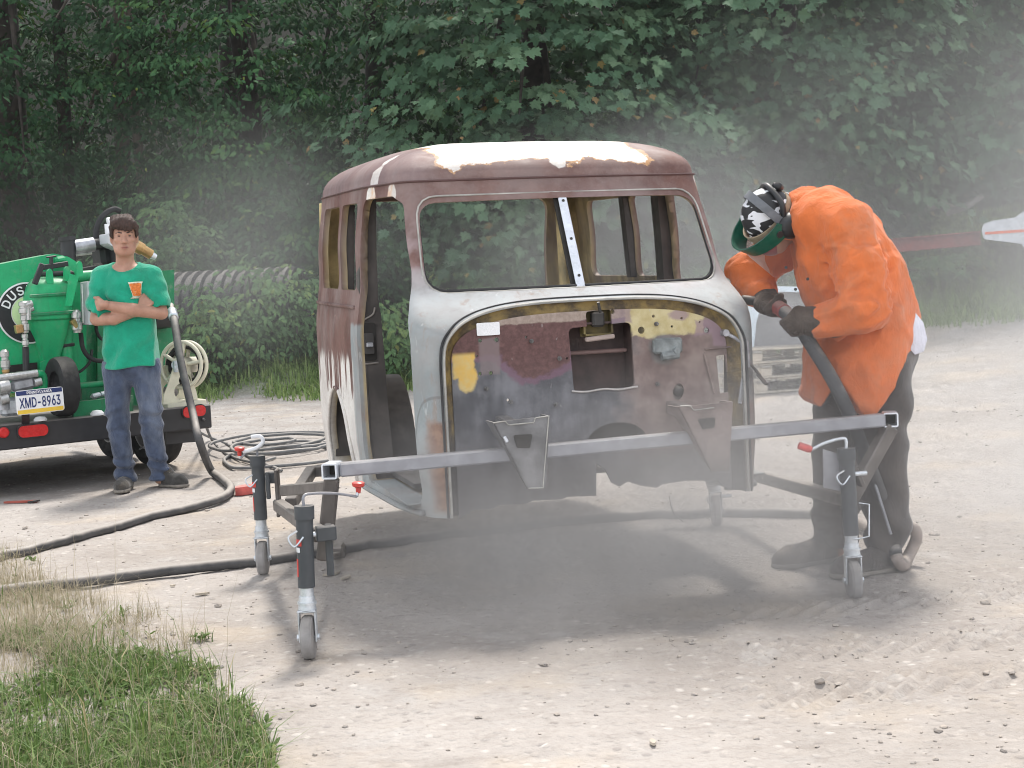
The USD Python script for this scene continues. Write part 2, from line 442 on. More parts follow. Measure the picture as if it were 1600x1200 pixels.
def ground_z(x, y):
    x, y = np.atleast_1d(np.asarray(x, float)), np.atleast_1d(np.asarray(y, float))
    i = np.clip(np.searchsorted(gx, x) - 1, 0, nx - 2); j = np.clip(np.searchsorted(gy, y) - 1, 0, ny - 2)
    tx, ty = (x - gx[i]) / (gx[i + 1] - gx[i]), (y - gy[j]) / (gy[j + 1] - gy[j])
    return Zg[j, i] * (1 - tx) * (1 - ty) + Zg[j, i + 1] * tx * (1 - ty) + Zg[j + 1, i] * (1 - tx) * ty + Zg[j + 1, i + 1] * tx * ty

g = G(); p = g.world(); gxx, gyy, gzz = g.sep(p)
n1, n2, n3 = g.noise(p, 0.45, 5, 0.6), g.noise(p, 3.2, 6, 0.65), g.noise(p, 38, 4, 0.6)
dust_c = g.mix(g.ss(n1, 0.35, 0.65), (0.315, 0.283, 0.256), (0.415, 0.383, 0.357))
grit_c = g.mix(g.ss(n2, 0.3, 0.7), (0.27, 0.25, 0.24), (0.44, 0.42, 0.40))
left = g.ss(g.plus(g.mul(gxx, -0.30), g.mul(gyy, 0.11)), 1.55, 2.5)        # greyer crushed stone by the trailer and along the far edge
far = g.ss(gyy, 9.5, 12.5)
gritm = g.mx(g.mul(g.mx(left, g.mul(far, 0.8)), g.ss(n2, 0.32, 0.55)), g.mul(g.ss(n2, 0.52, 0.7), 0.55))
c = g.mix(gritm, dust_c, grit_c)
peb = g.vor(p, 26, "color"); pebd = g.vor(p, 26)
c = g.mix(g.mul(g.ss(pebd, 0.5, 0.2), g.mul(g.ss(g.sep(peb)[0], 0.55, 0.75), 0.6)), c, g.mix(g.sep(peb)[1], (0.22, 0.20, 0.19), (0.62, 0.58, 0.54)))
c = g.mix(g.mul(g.ss(n3, 0.45, 0.75), 0.35), c, (0.24, 0.21, 0.185))
c = g.mix(g.mul(g.ss(g.noise(p, 1.1, 5, 0.6), 0.50, 0.68), 0.5), c, (0.48, 0.40, 0.31))
c = g.mix(g.mul(g.ss(g.noise(g.scale(p, (2.2, 5.5, 1)), 1.6, 6, 0.7), 0.5, 0.72), 0.45), c, (0.23, 0.20, 0.18))
c = g.mix(g.mul(g.ss(g.noise(p, 13, 6, 0.75), 0.52, 0.68), 0.35), c, (0.52, 0.48, 0.44))
verge = g.ss(g.minus(gyy, g.plus(g.plus(17.0, g.mul(gxx, 0.08)), g.mul(g.math("sine", g.mul(gxx, 0.6)), 0.5))), -0.5, 0.7)
c = g.mix(verge, c, g.mix(g.ss(n2, 0.3, 0.7), (0.09, 0.15, 0.05), (0.15, 0.20, 0.075)))
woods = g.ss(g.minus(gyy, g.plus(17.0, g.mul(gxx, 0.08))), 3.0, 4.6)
c = g.mix(woods, c, (0.007, 0.008, 0.005))  # near-black wood floor: deep shade under the trees painted into the ground
h = g.plus(g.mul(n3, 0.6), g.plus(g.mul(g.noise(p, 110, 3), 0.35), g.mul(g.ss(pebd, 0.45, 0.1), 0.5)))
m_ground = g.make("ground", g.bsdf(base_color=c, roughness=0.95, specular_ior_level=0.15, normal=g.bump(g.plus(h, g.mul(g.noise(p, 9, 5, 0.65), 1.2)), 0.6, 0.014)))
obj("ground", ground_mesh, m_ground, smooth=True, kind="structure", label="dusty tan gravel lot climbing gently to the wooded slope")

# loose stones
def stone_shapes(k, seed):
    r = np.random.default_rng(seed); o = []
    for _ in range(k):
        m = trimesh.creation.icosahedron(); m.vertices *= r.uniform(0.7, 1.15, (12, 1)); m.vertices *= r.uniform([0.8, 0.7, 0.4], [1.2, 1.1, 0.75]); o.append(m)
    return o
def scatter_mesh(shapes, pts, scales, seed, sink=0.25):
    r = np.random.default_rng(seed); V, F, n = [], [], 0
    for q, s in zip(pts, scales):
        m = shapes[r.integers(len(shapes))]; a = r.uniform(0, 6.283); c_, s_ = math.cos(a), math.sin(a)
        v = m.vertices * s; v = v @ np.array([[c_, s_, 0], [-s_, c_, 0], [0, 0, 1]]) + q + [0, 0, s * sink]
        V.append(v); F.append(m.faces + n); n += len(v)
    return TM(np.vstack(V), np.vstack(F))
g = G(); r_ = g.rnd()
m_stone = g.make("stone", g.bsdf(base_color=g.mix(g.ss(g.noise(g.world(), 60, 3), 0.3, 0.7), g.ramp(r_, [(0, (0.31, 0.285, 0.265)), (0.5, (0.43, 0.395, 0.37)), (0.85, (0.48, 0.43, 0.38)), (1, (0.62, 0.60, 0.58))]), (0.42, 0.37, 0.32)), roughness=0.9, specular_ior_level=0.2))
N = 3600
yy = np.exp(rng.uniform(np.log(3.4), np.log(16), N)); xx = rng.uniform(-0.42, 0.42, N) * yy
dens = meshkit.noise(np.stack([xx * 0.8, yy * 0.8, 0 * xx], -1), 3)
keep = (rng.uniform(size=N) < 0.25 + 0.75 * sstep(0.35, 0.7, dens)) & (terrain(xx, yy) < 1.0)
xx, yy = xx[keep], yy[keep]
sc = np.clip(rng.lognormal(-5.35, 0.5, len(xx)) * (0.75 + yy * 0.055), 0.003, 0.035)
stones = scatter_mesh(stone_shapes(8, 3), np.stack([xx, yy, ground_z(xx, yy)], -1), sc, 4)
obj("loose_stones", stones, m_stone, kind="stuff", label="small grey and tan stones lying loose over the gravel lot", cat="gravel")
# ================================================================ trees, shrubs, grass
def maple_leaf():
    """Five-lobed leaf in the xy plane, stalk at the origin, tip along +y, about 1 long; folded a little along the midrib."""
    h = [(0.0, 0.0), (0.10, -0.06), (0.30, -0.02), (0.24, 0.14), (0.52, 0.22), (0.40, 0.36), (0.56, 0.60), (0.32, 0.54), (0.22, 0.58), (0.20, 0.78), (0.10, 0.80), (0.0, 1.02)]
    pts = h + [(-x, y) for x, y in h[1:-1][::-1]]
    v = [(x, y, 0.16 * abs(x) - 0.10 * y * y) for x, y in pts] + [(0.0, 0.34, -0.03)]
    n = len(pts); return np.array(v), np.array([(n, i, (i + 1) % n) for i in range(n)])
def oval_leaf():
    v = [(0, 0, 0), (0.20, 0.30, 0.05), (0.17, 0.68, 0.03), (0, 1.0, -0.10), (-0.17, 0.68, 0.03), (-0.20, 0.30, 0.05)]
    return np.array(v, float), np.array([(0, 1, 5), (1, 2, 5), (2, 4, 5), (2, 3, 4)])
MAPLE, OVAL = maple_leaf(), oval_leaf()
def place_leaves(shape, pos, nrm, tip, size):
    """Copies of a leaf: vertices (n, k, 3) and the faces of one."""
    z = nrm / np.linalg.norm(nrm, axis=1, keepdims=True)
    y = tip - z * (tip * z).sum(1, keepdims=True); y /= np.maximum(np.linalg.norm(y, axis=1, keepdims=True), 1e-9)
    x = np.cross(y, z); v = shape[0]
    return pos[:, None] + size[:, None, None] * (v[None, :, 0:1] * x[:, None] + v[None, :, 1:2] * y[:, None] + v[None, :, 2:3] * z[:, None])
def join_leaves(V, F):
    n, k = V.shape[:2]
    return V.reshape(-1, 3), (F[None] + (np.arange(n) * k)[:, None, None]).reshape(-1, 3)
def crown(r, c, rad, nclump, per, size, spread, front=0.65, inner=0.5, zmax_dense=7.0, droop=0.3):
    """Leaf positions, normals, tips and sizes for a crown made of leafy sprays."""
    P, Nn, Tt, S, K = [], [], [], [], []
    for _ in range(nclump):
        d = r.normal(size=3); d /= np.linalg.norm(d)
        if d[1] > 0 and r.random() < front: d[1] = -d[1]
        q = np.array(c) + d * rad * r.uniform(inner, 1.0) ** 0.7 * (1 + 0.18 * math.sin(5 * d[0] + 7 * d[2] + c[0]))
        if q[2] > zmax_dense and r.random() < 0.55: continue
        out = unit(d * [1, 1, 0.25] + [0, -0.25, 0]); lat = unit(np.cross(out, [0, 0, 1]))
        k = max(3, int(per * r.uniform(0.6, 1.4)))
        a = r.uniform(-0.9, 1.0, k) * spread; b = r.uniform(-0.75, 0.75, k) * spread * (1 - 0.4 * np.abs(a) / spread)
        zz = -droop * (a + spread) ** 2 / (2 * spread) + r.normal(0, 0.05, k) * spread
        pos = q + a[:, None] * out + b[:, None] * lat + zz[:, None] * np.array([0, 0, 1.0])
        nr = np.array([0, 0, 0.75]) + 0.85 * out + r.normal(0, 0.36, (k, 3))
        tp = out * 1.0 + lat * (b / spread)[:, None] * 1.2 + np.array([0, 0, -0.35]) + r.normal(0, 0.3, (k, 3))
        t = np.clip(r.normal(0.42, 0.21) + r.normal(0, 0.09, k) + 0.12 * (zz / spread + 0.4), 0, 0.9)  # leaves high in a spray are paler: light from above painted into the tone
        P.append(pos); Nn.append(nr); Tt.append(tp); S.append(size * r.uniform(0.45, 1.25, k)); K.append(t)
    return [np.concatenate(x) for x in (P, Nn, Tt, S, K)]
def leaf_material(name, ramp, sheen=0.35, trans=0.25):
    g = G(); t = g.attr("tone"); p = g.world()
    c = g.ramp(t, ramp)
    c = g.mix(g.mul(g.ss(g.noise(p, 30, 2), 0.3, 0.7), 0.25), c, g.mix(0.5, c, (0.09, 0.12, 0.05)))
    b = g.bsdf(base_color=c, roughness=0.65, specular_ior_level=sheen)
    tr = g.add("translucent_bsdf", "BSDF", color=g.mix(0.6, c, (0.10, 0.20, 0.03)))
    return g.make(name, g.add("mix_closure", "closure", fac=float(trans), closure1=b, closure2=tr))
M_MAPLE = leaf_material("maple_leaf", [(0, (0.030, 0.068, 0.042)), (0.45, (0.072, 0.146, 0.084)), (0.88, (0.140, 0.232, 0.132)), (0.93, (0.11, 0.18, 0.12)), (0.95, (0.26, 0.22, 0.075)), (1, (0.26, 0.16, 0.08))], 0.10, 0.12)
M_DARKL = leaf_material("wood_leaf", [(0, (0.006, 0.020, 0.010)), (0.4, (0.018, 0.056, 0.026)), (0.75, (0.056, 0.135, 0.058)), (0.9, (0.070, 0.150, 0.055)), (0.95, (0.11, 0.19, 0.04)), (1, (0.17, 0.15, 0.04))], 0.05, 0.10)  # dark greens: part of the wood's deep shade is put into this colour
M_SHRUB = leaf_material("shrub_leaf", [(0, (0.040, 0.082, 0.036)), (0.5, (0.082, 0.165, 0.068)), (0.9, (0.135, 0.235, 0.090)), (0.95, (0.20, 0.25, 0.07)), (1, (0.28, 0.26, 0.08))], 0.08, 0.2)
m_bark = plain("bark", (0.034, 0.028, 0.023), 0.9, 0, 0.4, 6, bump=0.7, bscale=24)
m_bark2 = plain("pale_bark", (0.115, 0.095, 0.078), 0.9, 0, 0.4, 6, bump=0.6, bscale=20)

def tree(name, label, x, y, r0, height, cen, rad, nclump, per, size, spread, shape, mat_, seed, singles=0, front=0.65, bark=None, odd=0.02, inner=0.5, shift=0.0, group=None, droop=0.3):
    r = np.random.default_rng(seed); z0 = float(terrain(x, y)) - 0.15
    t = thing(name, label, "tree", (x, y, z0), group=group)
    bk = bark or m_bark
    hz = np.linspace(0, 1, 9); wob = np.cumsum(r.normal(0, 0.05, (9, 2)), 0) * [1, 0.6]
    path = np.column_stack([x + wob[:, 0], y + wob[:, 1], z0 + hz * height])
    obj("trunk", tube(path, r0 * (1.25 - 0.9 * hz) + 0.12 * r0 * (hz == 0), 12), bk, t, True)
    P, Nn, Tt, S, K = crown(r, cen, rad, nclump, per, size, spread, front, inner, droop=droop)
    odds = r.random(len(K)); K = np.where(odds < odd, r.uniform(0.955, 1, len(K)), np.clip(K + shift, 0, 0.93)); S = np.where(odds < odd, S * 0.62, S)
    for k in range(7):
        q = P[r.integers(len(P))]; b = path[3 + r.integers(5)]
        obj("limb", tube(spline([b, (b + q) / 2 + [0, 0, 0.25], q], 5), np.linspace(r0 * 0.38, 0.012, 11), 7), bk, t, True)
    ok = P[:, 2] > terrain(P[:, 0], P[:, 1]) + 0.1
    P, Nn, Tt, S, K = P[ok], Nn[ok], Tt[ok], S[ok], K[ok]
    V = place_leaves(shape, P, Nn, Tt, S); kv = V.shape[1]
    pick = np.zeros(len(P), bool)
    if singles:
        d = P - EYE; dep = d @ CAM_F; u, v = d @ CAM_R / dep, d @ CAM_U / dep
        inside = (np.abs(u) < 0.37) & (np.abs(v) < 0.275) & (v > 0.02)
        order = np.argsort(np.where(inside, dep / S * 0.2 + dep, 1e9))[:singles]
        pick[order[np.isfinite(dep[order])]] = True
    rest = ~pick
    lv, lf = join_leaves(V[rest], shape[1])
    obj("crown", TM(lv, lf), mat_, t, attr={"tone": np.repeat(K[rest], kv)}, kind="stuff")
    for i in np.flatnonzero(pick):
        obj("leaf", TM(V[i], shape[1]), mat_, t, attr={"tone": np.full(kv, K[i])})
    return t

# broad-leaved maples that hang over the lot on the right
tree("maple_tree", "maple with broad blue green leaves spreading above the truck roof", 0.4, 20.6, 0.20, 8.5, (0.5, 19.6, 3.9), (2.9, 2.2, 3.4), 620, 19, 0.160, 0.55, MAPLE, M_MAPLE, 11, 300, odd=0.035, inner=0.45)
tree("maple_tree", "maple with broad leaves standing above the bent man in orange", 4.3, 21.7, 0.22, 9.0, (4.1, 20.4, 4.9), (2.8, 2.2, 3.1), 580, 19, 0.168, 0.57, MAPLE, M_MAPLE, 12, 300, odd=0.03, inner=0.45)
tree("maple_tree", "large maple at the right edge above the silver car", 7.9, 22.2, 0.24, 9.0, (7.4, 21.2, 5.3), (2.6, 2.2, 3.2), 540, 19, 0.172, 0.58, MAPLE, M_MAPLE, 13, 300, odd=0.02, inner=0.45)
tree("maple_tree", "maple deeper in the wood between the truck roof and the orange shirt", 2.4, 24.4, 0.20, 10.0, (2.4, 23.0, 4.6), (3.0, 2.0, 4.0), 400, 16, 0.19, 0.62, MAPLE, M_MAPLE, 14, 0, odd=0.02, shift=-0.12)
# dark wood on the left
dark = [(-7.0, 20.4, 0.26, (-7.2, 19.8, 4.0), (2.0, 1.9, 3.6), "dark leafy tree at the left edge behind the green machine", m_bark),
        (-5.65, 21.0, 0.12, (-5.3, 20.5, 4.6), (1.7, 1.8, 3.6), "slim pale trunked tree behind the young man", m_bark2),
        (-3.7, 20.8, 0.17, (-3.6, 20.0, 4.4), (1.9, 1.8, 3.3), "green leaved tree over the corrugated pipe", m_bark),
        (-1.9, 22.0, 0.18, (-1.8, 21.2, 4.4), (1.9, 1.7, 3.6), "shaded tree just left of the truck roof", m_bark)]
for i, (x, y, r0, cen, rad, lab, bk) in enumerate(dark):
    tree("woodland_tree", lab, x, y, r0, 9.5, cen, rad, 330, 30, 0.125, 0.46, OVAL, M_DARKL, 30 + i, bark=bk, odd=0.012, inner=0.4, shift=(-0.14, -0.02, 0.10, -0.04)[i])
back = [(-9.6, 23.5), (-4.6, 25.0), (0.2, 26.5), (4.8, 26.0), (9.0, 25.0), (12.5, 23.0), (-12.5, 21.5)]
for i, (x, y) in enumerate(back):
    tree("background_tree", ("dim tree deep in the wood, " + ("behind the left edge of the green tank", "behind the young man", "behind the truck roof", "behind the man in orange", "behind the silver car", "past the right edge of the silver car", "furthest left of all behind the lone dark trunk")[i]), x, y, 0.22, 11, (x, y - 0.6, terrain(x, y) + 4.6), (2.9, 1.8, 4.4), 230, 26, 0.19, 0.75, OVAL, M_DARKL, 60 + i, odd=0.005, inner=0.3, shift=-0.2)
# leafy undergrowth that closes the wood between and behind the trunks
r = np.random.default_rng(77); P, Nn, Tt, S, K = [], [], [], [], []
for x in np.arange(-15, 16.1, 1.5):
    for y, hh in ((23.5, 2.2), (26.5, 3.5), (30.0, 5.0)):
        yy_ = y + 0.2 * x * (y < 25); z = float(terrain(x, yy_)); a = crown(r, (x, yy_, z + hh * 0.5), (1.3, 0.9, hh * 0.75), 46, 22, 0.22, 0.6, 0.8, 0.2, 99)
        for L_, v in zip((P, Nn, Tt, S, K), a): L_.append(v)
P, Nn, Tt, S, K = [np.concatenate(q) for q in (P, Nn, Tt, S, K)]
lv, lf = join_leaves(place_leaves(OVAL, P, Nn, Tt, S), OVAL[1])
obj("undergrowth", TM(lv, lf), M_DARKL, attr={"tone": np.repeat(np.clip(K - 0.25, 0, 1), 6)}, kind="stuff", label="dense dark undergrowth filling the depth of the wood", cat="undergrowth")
# two leafless trunks that show on the far left
for px, r0, lab in ((100, 0.11, "dark trunk rising at the far left above the green tank"), (212, 0.075, "thin brown trunk above the young man's head")):
    q = dp(px, 200, 20.4 if px < 150 else 19.9); z0 = float(terrain(q[0], q[1]))
    t = thing("bare_trunk_tree", lab, "tree", (q[0], q[1], z0))
    hz = np.linspace(0, 1, 8); r = np.random.default_rng(px)
    pth = np.column_stack([q[0] + 0.25 * (hz - 0.4) * (1 if px < 150 else -0.6) + r.normal(0, 0.02, 8), q[1] + 0 * hz, z0 - 0.1 + 8.5 * hz])
    obj("trunk", tube(pth, r0 * (1.15 - 0.6 * hz), 12), m_bark2 if px > 150 else m_bark, t, True)
    P, Nn, Tt, S, K = crown(r, (pth[-1][0], q[1], 7.6), (1.6, 1.4, 1.2), 60, 22, 0.15, 0.5)
    V = place_leaves(OVAL, P, Nn, Tt, S); lv, lf = join_leaves(V, OVAL[1]); obj("crown", TM(lv, lf), M_DARKL, t, attr={"tone": np.repeat(K, 6)}, kind="stuff")

# shrubs along the verge
def shrub(label, x, y, h, w, n, size, seed, mat_=M_SHRUB, shape=OVAL, shift=0.0, per=14):
    r = np.random.default_rng(seed); z0 = float(terrain(x, y))
    t = thing("shrub", label, "shrub", (x, y, z0))
    P, Nn, Tt, S, K = crown(r, (x, y, z0 + h * 0.45), (w, w * 0.8, h * 0.62), n, per, size, 0.22, 0.7, 0.3, droop=0.5)
    ok = P[:, 2] > z0 + 0.12; P, Nn, Tt, S, K = P[ok], Nn[ok], Tt[ok], S[ok], K[ok]
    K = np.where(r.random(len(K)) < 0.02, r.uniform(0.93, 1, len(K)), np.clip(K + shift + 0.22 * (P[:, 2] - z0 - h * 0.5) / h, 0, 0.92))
    lv, lf = join_leaves(place_leaves(shape, P, Nn, Tt, S), shape[1])
    obj("foliage", TM(lv, lf), mat_, t, attr={"tone": np.repeat(K, shape[0].shape[0])}, kind="stuff")
    st = []
    for _ in range(7):
        q = P[r.integers(len(P))]; st.append(tube(spline([(x + r.normal(0, 0.08), y + r.normal(0, 0.08), z0 - 0.05), ((x + q[0]) / 2, (y + q[1]) / 2, z0 + h * 0.45), q], 4), 0.012, 5))
    obj("stems", st, m_bark, t, True)
shr = [((332, 560), 17.0, 1.25, 0.75, "bright green shrub right behind the young man's elbow"), ((405, 545), 17.15, 1.30, 0.80, "wide green shrub in front of the corrugated pipe"),
       ((470, 560), 17.2, 1.25, 0.65, "leafy shrub just left of the truck's quarter panel"), ((600, 520), 17.2, 1.1, 0.8, "low shrub seen through the open door of the truck"),
       ((760, 470), 18.2, 1.5, 1.0, "shrub seen through the left half of the windscreen"), ((890, 455), 18.4, 1.4, 0.9, "shrub seen behind the centre strip of the windscreen"),
       ((1010, 440), 18.6, 1.4, 0.95, "shrub seen through the right half of the windscreen"), ((1130, 440), 18.8, 1.5, 0.9, "shrub between the windscreen post and the helmet"),
       ((430, 400), 19.4, 2.4, 1.3, "tall shaded shrub rising behind the corrugated pipe"), ((260, 400), 18.6, 2.3, 1.1, "dark shrub behind the young man's shoulder"),
       ((560, 330), 19.2, 2.6, 1.2, "tall shrub left of the truck roof"), ((1340, 330), 20.2, 1.7, 1.1, "shaded shrub above the bent man's back"),
       ((1575, 330), 22.5, 2.0, 1.2, "shaded shrub behind the silver car"), ((1460, 420), 18.6, 0.5, 0.9, "low weeds below the red beam")]
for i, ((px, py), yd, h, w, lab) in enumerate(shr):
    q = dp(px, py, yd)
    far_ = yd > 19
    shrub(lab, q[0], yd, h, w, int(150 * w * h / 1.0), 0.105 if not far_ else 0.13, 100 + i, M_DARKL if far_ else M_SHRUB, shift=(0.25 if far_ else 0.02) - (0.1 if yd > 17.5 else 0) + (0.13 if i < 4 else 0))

# grass: tapered blades as one mass
def blades(r, pts, h, w, lean, curve=0.5):
    n = len(pts); a = r.uniform(0, 6.283, n); d = np.stack([np.cos(a), np.sin(a), 0 * a], 1); s = np.stack([-np.sin(a), np.cos(a), 0 * a], 1)
    L = (r.normal(0, lean, n))[:, None] * d; up = np.array([0, 0, 1.0])
    h_, w_ = h[:, None], w[:, None]
    m = pts + up * h_ * 0.55 + L * h_ * 0.35; tip = pts + up * h_ * (1 - 0.25 * np.abs(np.linalg.norm(L, axis=1, keepdims=True))) + L * h_ * (0.9 + curve)
    V = np.stack([pts - s * w_, pts + s * w_, m + s * w_ * 0.7, m - s * w_ * 0.7, tip], 1)
    return V, np.array([(0, 1, 2), (0, 2, 3), (3, 2, 4)])
def grass_material(name, ramp):
    g = G(); c = g.ramp(g.attr("tone"), ramp)
    b = g.bsdf(base_color=c, roughness=0.6, specular_ior_level=0.25); tr = g.add("translucent_bsdf", "BSDF", color=c)
    return g.make(name, g.add("mix_closure", "closure", fac=0.3, closure1=b, closure2=tr))
M_GRASS = grass_material("grass_blade", [(0, (0.06, 0.11, 0.028)), (0.5, (0.125, 0.205, 0.056)), (0.8, (0.21, 0.28, 0.09)), (0.9, (0.33, 0.29, 0.15)), (1, (0.40, 0.34, 0.20))])
M_VERGE = grass_material("verge_blade", [(0, (0.11, 0.19, 0.055)), (0.5, (0.20, 0.30, 0.095)), (0.85, (0.29, 0.38, 0.14)), (1, (0.36, 0.33, 0.16))])
M_STRAW = grass_material("dry_grass", [(0, (0.20, 0.19, 0.10)), (0.5, (0.38, 0.33, 0.23)), (1, (0.54, 0.47, 0.36))])
r = np.random.default_rng(21)
N = 60000
py_, px_ = r.uniform(870, 1330, N), r.uniform(-160, 430, N)
Q = np.array([gp(a, b) for a, b in zip(px_[:1], py_[:1])])
def gp_many(px, py):
    R_ = ((px - 800) / FOCAL_PX)[:, None] * CAM_R - ((py - 600) / FOCAL_PX)[:, None] * CAM_U + CAM_F
    return EYE + R_ * (-EYE[2] / R_[:, 2])[:, None]
Q = gp_many(px_, py_)
edge_x = np.interp(py_, [870, 920, 960, 1000, 1050, 1100, 1150, 1200, 1330], [10, 80, 190, 270, 310, 330, 385, 400, 430])
nz = meshkit.fbm(np.stack([Q[:, 0] * 2.2, Q[:, 1] * 2.2, 0 * px_], -1), 3, 8)
inpatch = px_ < edge_x + (nz - 0.5) * 190 - 230 * r.random(N) ** 2.6 + 30
greenish = sstep(1000, 1085, py_ + (nz - 0.5) * 190 + (px_ - 150) * 0.10)
dist = Q[:, 1]
keep = inpatch & (r.uniform(size=N) < np.clip((0.34 + 0.75 * sstep(0.36, 0.62, nz)) * (dist / 4.5) ** 2 * 0.66, 0, 1)); 
Q, gr_, nz2 = Q[keep], greenish[keep], nz[keep]; Q[:, 2] = ground_z(Q[:, 0], Q[:, 1])
isg = r.uniform(size=len(Q)) < gr_ * 0.80 + 0.05
n1_ = isg.sum(); V, F_ = blades(r, Q[isg], r.lognormal(-2.95, 0.5, n1_), r.uniform(0.0016, 0.0034, n1_), 0.7)
lv, lf = join_leaves(V, F_); obj("green_grass", TM(lv, lf), M_GRASS, attr={"tone": np.repeat(np.clip(r.normal(0.5, 0.25, n1_), 0, 1), 5)}, kind="stuff", label="short green weedy grass in the near left corner", cat="grass")
Qd = Q[(~isg) & (r.random(len(isg)) < 0.62)]; n2_ = len(Qd); V, F_ = blades(r, Qd, r.lognormal(-2.35, 0.5, n2_), r.uniform(0.0006, 0.0011, n2_), 0.8)
V2, F2_ = blades(r, Qd + [0, 0, 0.0], r.lognormal(-2.9, 0.4, n2_), r.uniform(0.001, 0.002, n2_), 1.0)
lv, lf = join_leaves(np.concatenate([V, V2]), F_); obj("dry_grass", TM(lv, lf), M_STRAW, attr={"tone": np.repeat(np.clip(r.normal(0.55, 0.25, 2 * n2_), 0, 1), 5)}, kind="stuff", label="dry straw coloured seed grass behind the green grass", cat="grass")
# low broad weeds among the green grass
gq = Q[isg][r.uniform(size=n1_) < 0.22]
k = 5; base = np.repeat(gq, k, 0); nn = len(base); a = r.uniform(0, 6.283, nn)
out = np.stack([np.cos(a), np.sin(a), r.uniform(0.1, 1.0, nn)], 1); nr = np.stack([-np.cos(a) * 0.5, -np.sin(a) * 0.5, np.ones(nn)], 1) + r.normal(0, 0.25, (nn, 3))
V = place_leaves(OVAL, base + [0, 0, 0.01], nr, out, r.uniform(0.018, 0.045, nn)); lv, lf = join_leaves(V, OVAL[1])
obj("broad_weeds", TM(lv, lf), M_GRASS, attr={"tone": np.repeat(np.clip(r.normal(0.42, 0.2, nn), 0, 0.9), 6)}, kind="stuff", label="low broad leaved weeds growing through the green grass", cat="weeds")
# grass verge at the foot of the wood
N = 95000
vx = r.uniform(-9, 12, N); vy = verge_line(vx) + r.uniform(-0.9, 3.6, N)
nzv = meshkit.fbm(np.stack([vx * 1.3, vy * 1.3, 0 * vx], -1), 3, 4)
keep = r.uniform(size=N) < sstep(-0.9, 0.4, vy - verge_line(vx) + (nzv - 0.5) * 2.2)
vx, vy = vx[keep], vy[keep]; Q = np.stack([vx, vy, ground_z(vx, vy)], -1); n3 = len(Q)
V, F_ = blades(r, Q, r.lognormal(-2.45, 0.4, n3) * np.clip(0.5 + 1.2 * nzv[keep], 0.5, 1.3), r.uniform(0.006, 0.014, n3), 0.6)
lv, lf = join_leaves(V, F_); obj("verge_grass", TM(lv, lf), M_VERGE, attr={"tone": np.repeat(np.clip(r.normal(0.60, 0.18, n3), 0, 0.88), 5)}, kind="stuff", label="rough green grass along the foot of the wood", cat="grass")
# ================================================================ stripped truck body on the cart
CAB_POS, CAB_YAW, CAB_PITCH, CAB_ROLL = np.array([0.332, 5.356, 0.365]), 0.262, -0.014, 0.002
def _rot(y, p, r):
    cy, sy = math.cos(y), math.sin(y); cp, sp = math.cos(p), math.sin(p); cr, sr = math.cos(r), math.sin(r)
    return np.array([[cy, -sy, 0], [sy, cy, 0], [0, 0, 1]]) @ np.array([[cr, 0, sr], [0, 1, 0], [-sr, 0, cr]]) @ np.array([[1, 0, 0], [0, cp, -sp], [0, sp, cp]])
CAB = np.eye(4); CAB[:3, :3] = _rot(CAB_YAW, CAB_PITCH, CAB_ROLL); CAB[:3, 3] = CAB_POS
def cab_hit(px, py, yl):
    """Cab-frame point where the sight line through a pixel meets the cab plane y = yl."""
    o = CAB[:3, :3].T @ (EYE - CAB_POS); d = CAB[:3, :3].T @ ray(px, py)
    return o + d * ((yl - o[1]) / d[1])
def cab_world(q): return np.asarray(q, float) @ CAB[:3, :3].T + CAB_POS

def side_w(y, z):
    """Half width of the body at distance y behind the firewall and height z."""
    w = np.interp(y, [-0.2, 0.0, 0.07, 0.16, 0.4, 0.95, 1.5, 2.2, 2.64], [0.60, 0.622, 0.675, 0.715, 0.745, 0.768, 0.776, 0.768, 0.745])
    up = np.interp(y, [0.15, 0.3, 0.45, 0.95, 1.5, 2.2, 2.64], [0.640, 0.650, 0.662, 0.738, 0.746, 0.738, 0.712])
    k = sstep(0.64, 0.92, z)
    w = w * (1 - k) + up * k - 0.030 * sstep(1.0, 1.3, z) - 0.02 * sstep(0.25, 0.0, z)
    return w
def front_y(z):
    """(corner y, forward bow at the centre) of the front at height z."""
    c = np.interp(z, [0, 0.60, 0.70, 0.78, 0.84, 1.20, 1.28], [0.0, 0.0, 0.035, 0.14, 0.225, 0.425, 0.46])
    b = np.interp(z, [0, 0.60, 0.75, 0.84, 1.28], [0.03, 0.06, 0.10, 0.075, 0.07])
    return c, b
REAR_Y = 2.64
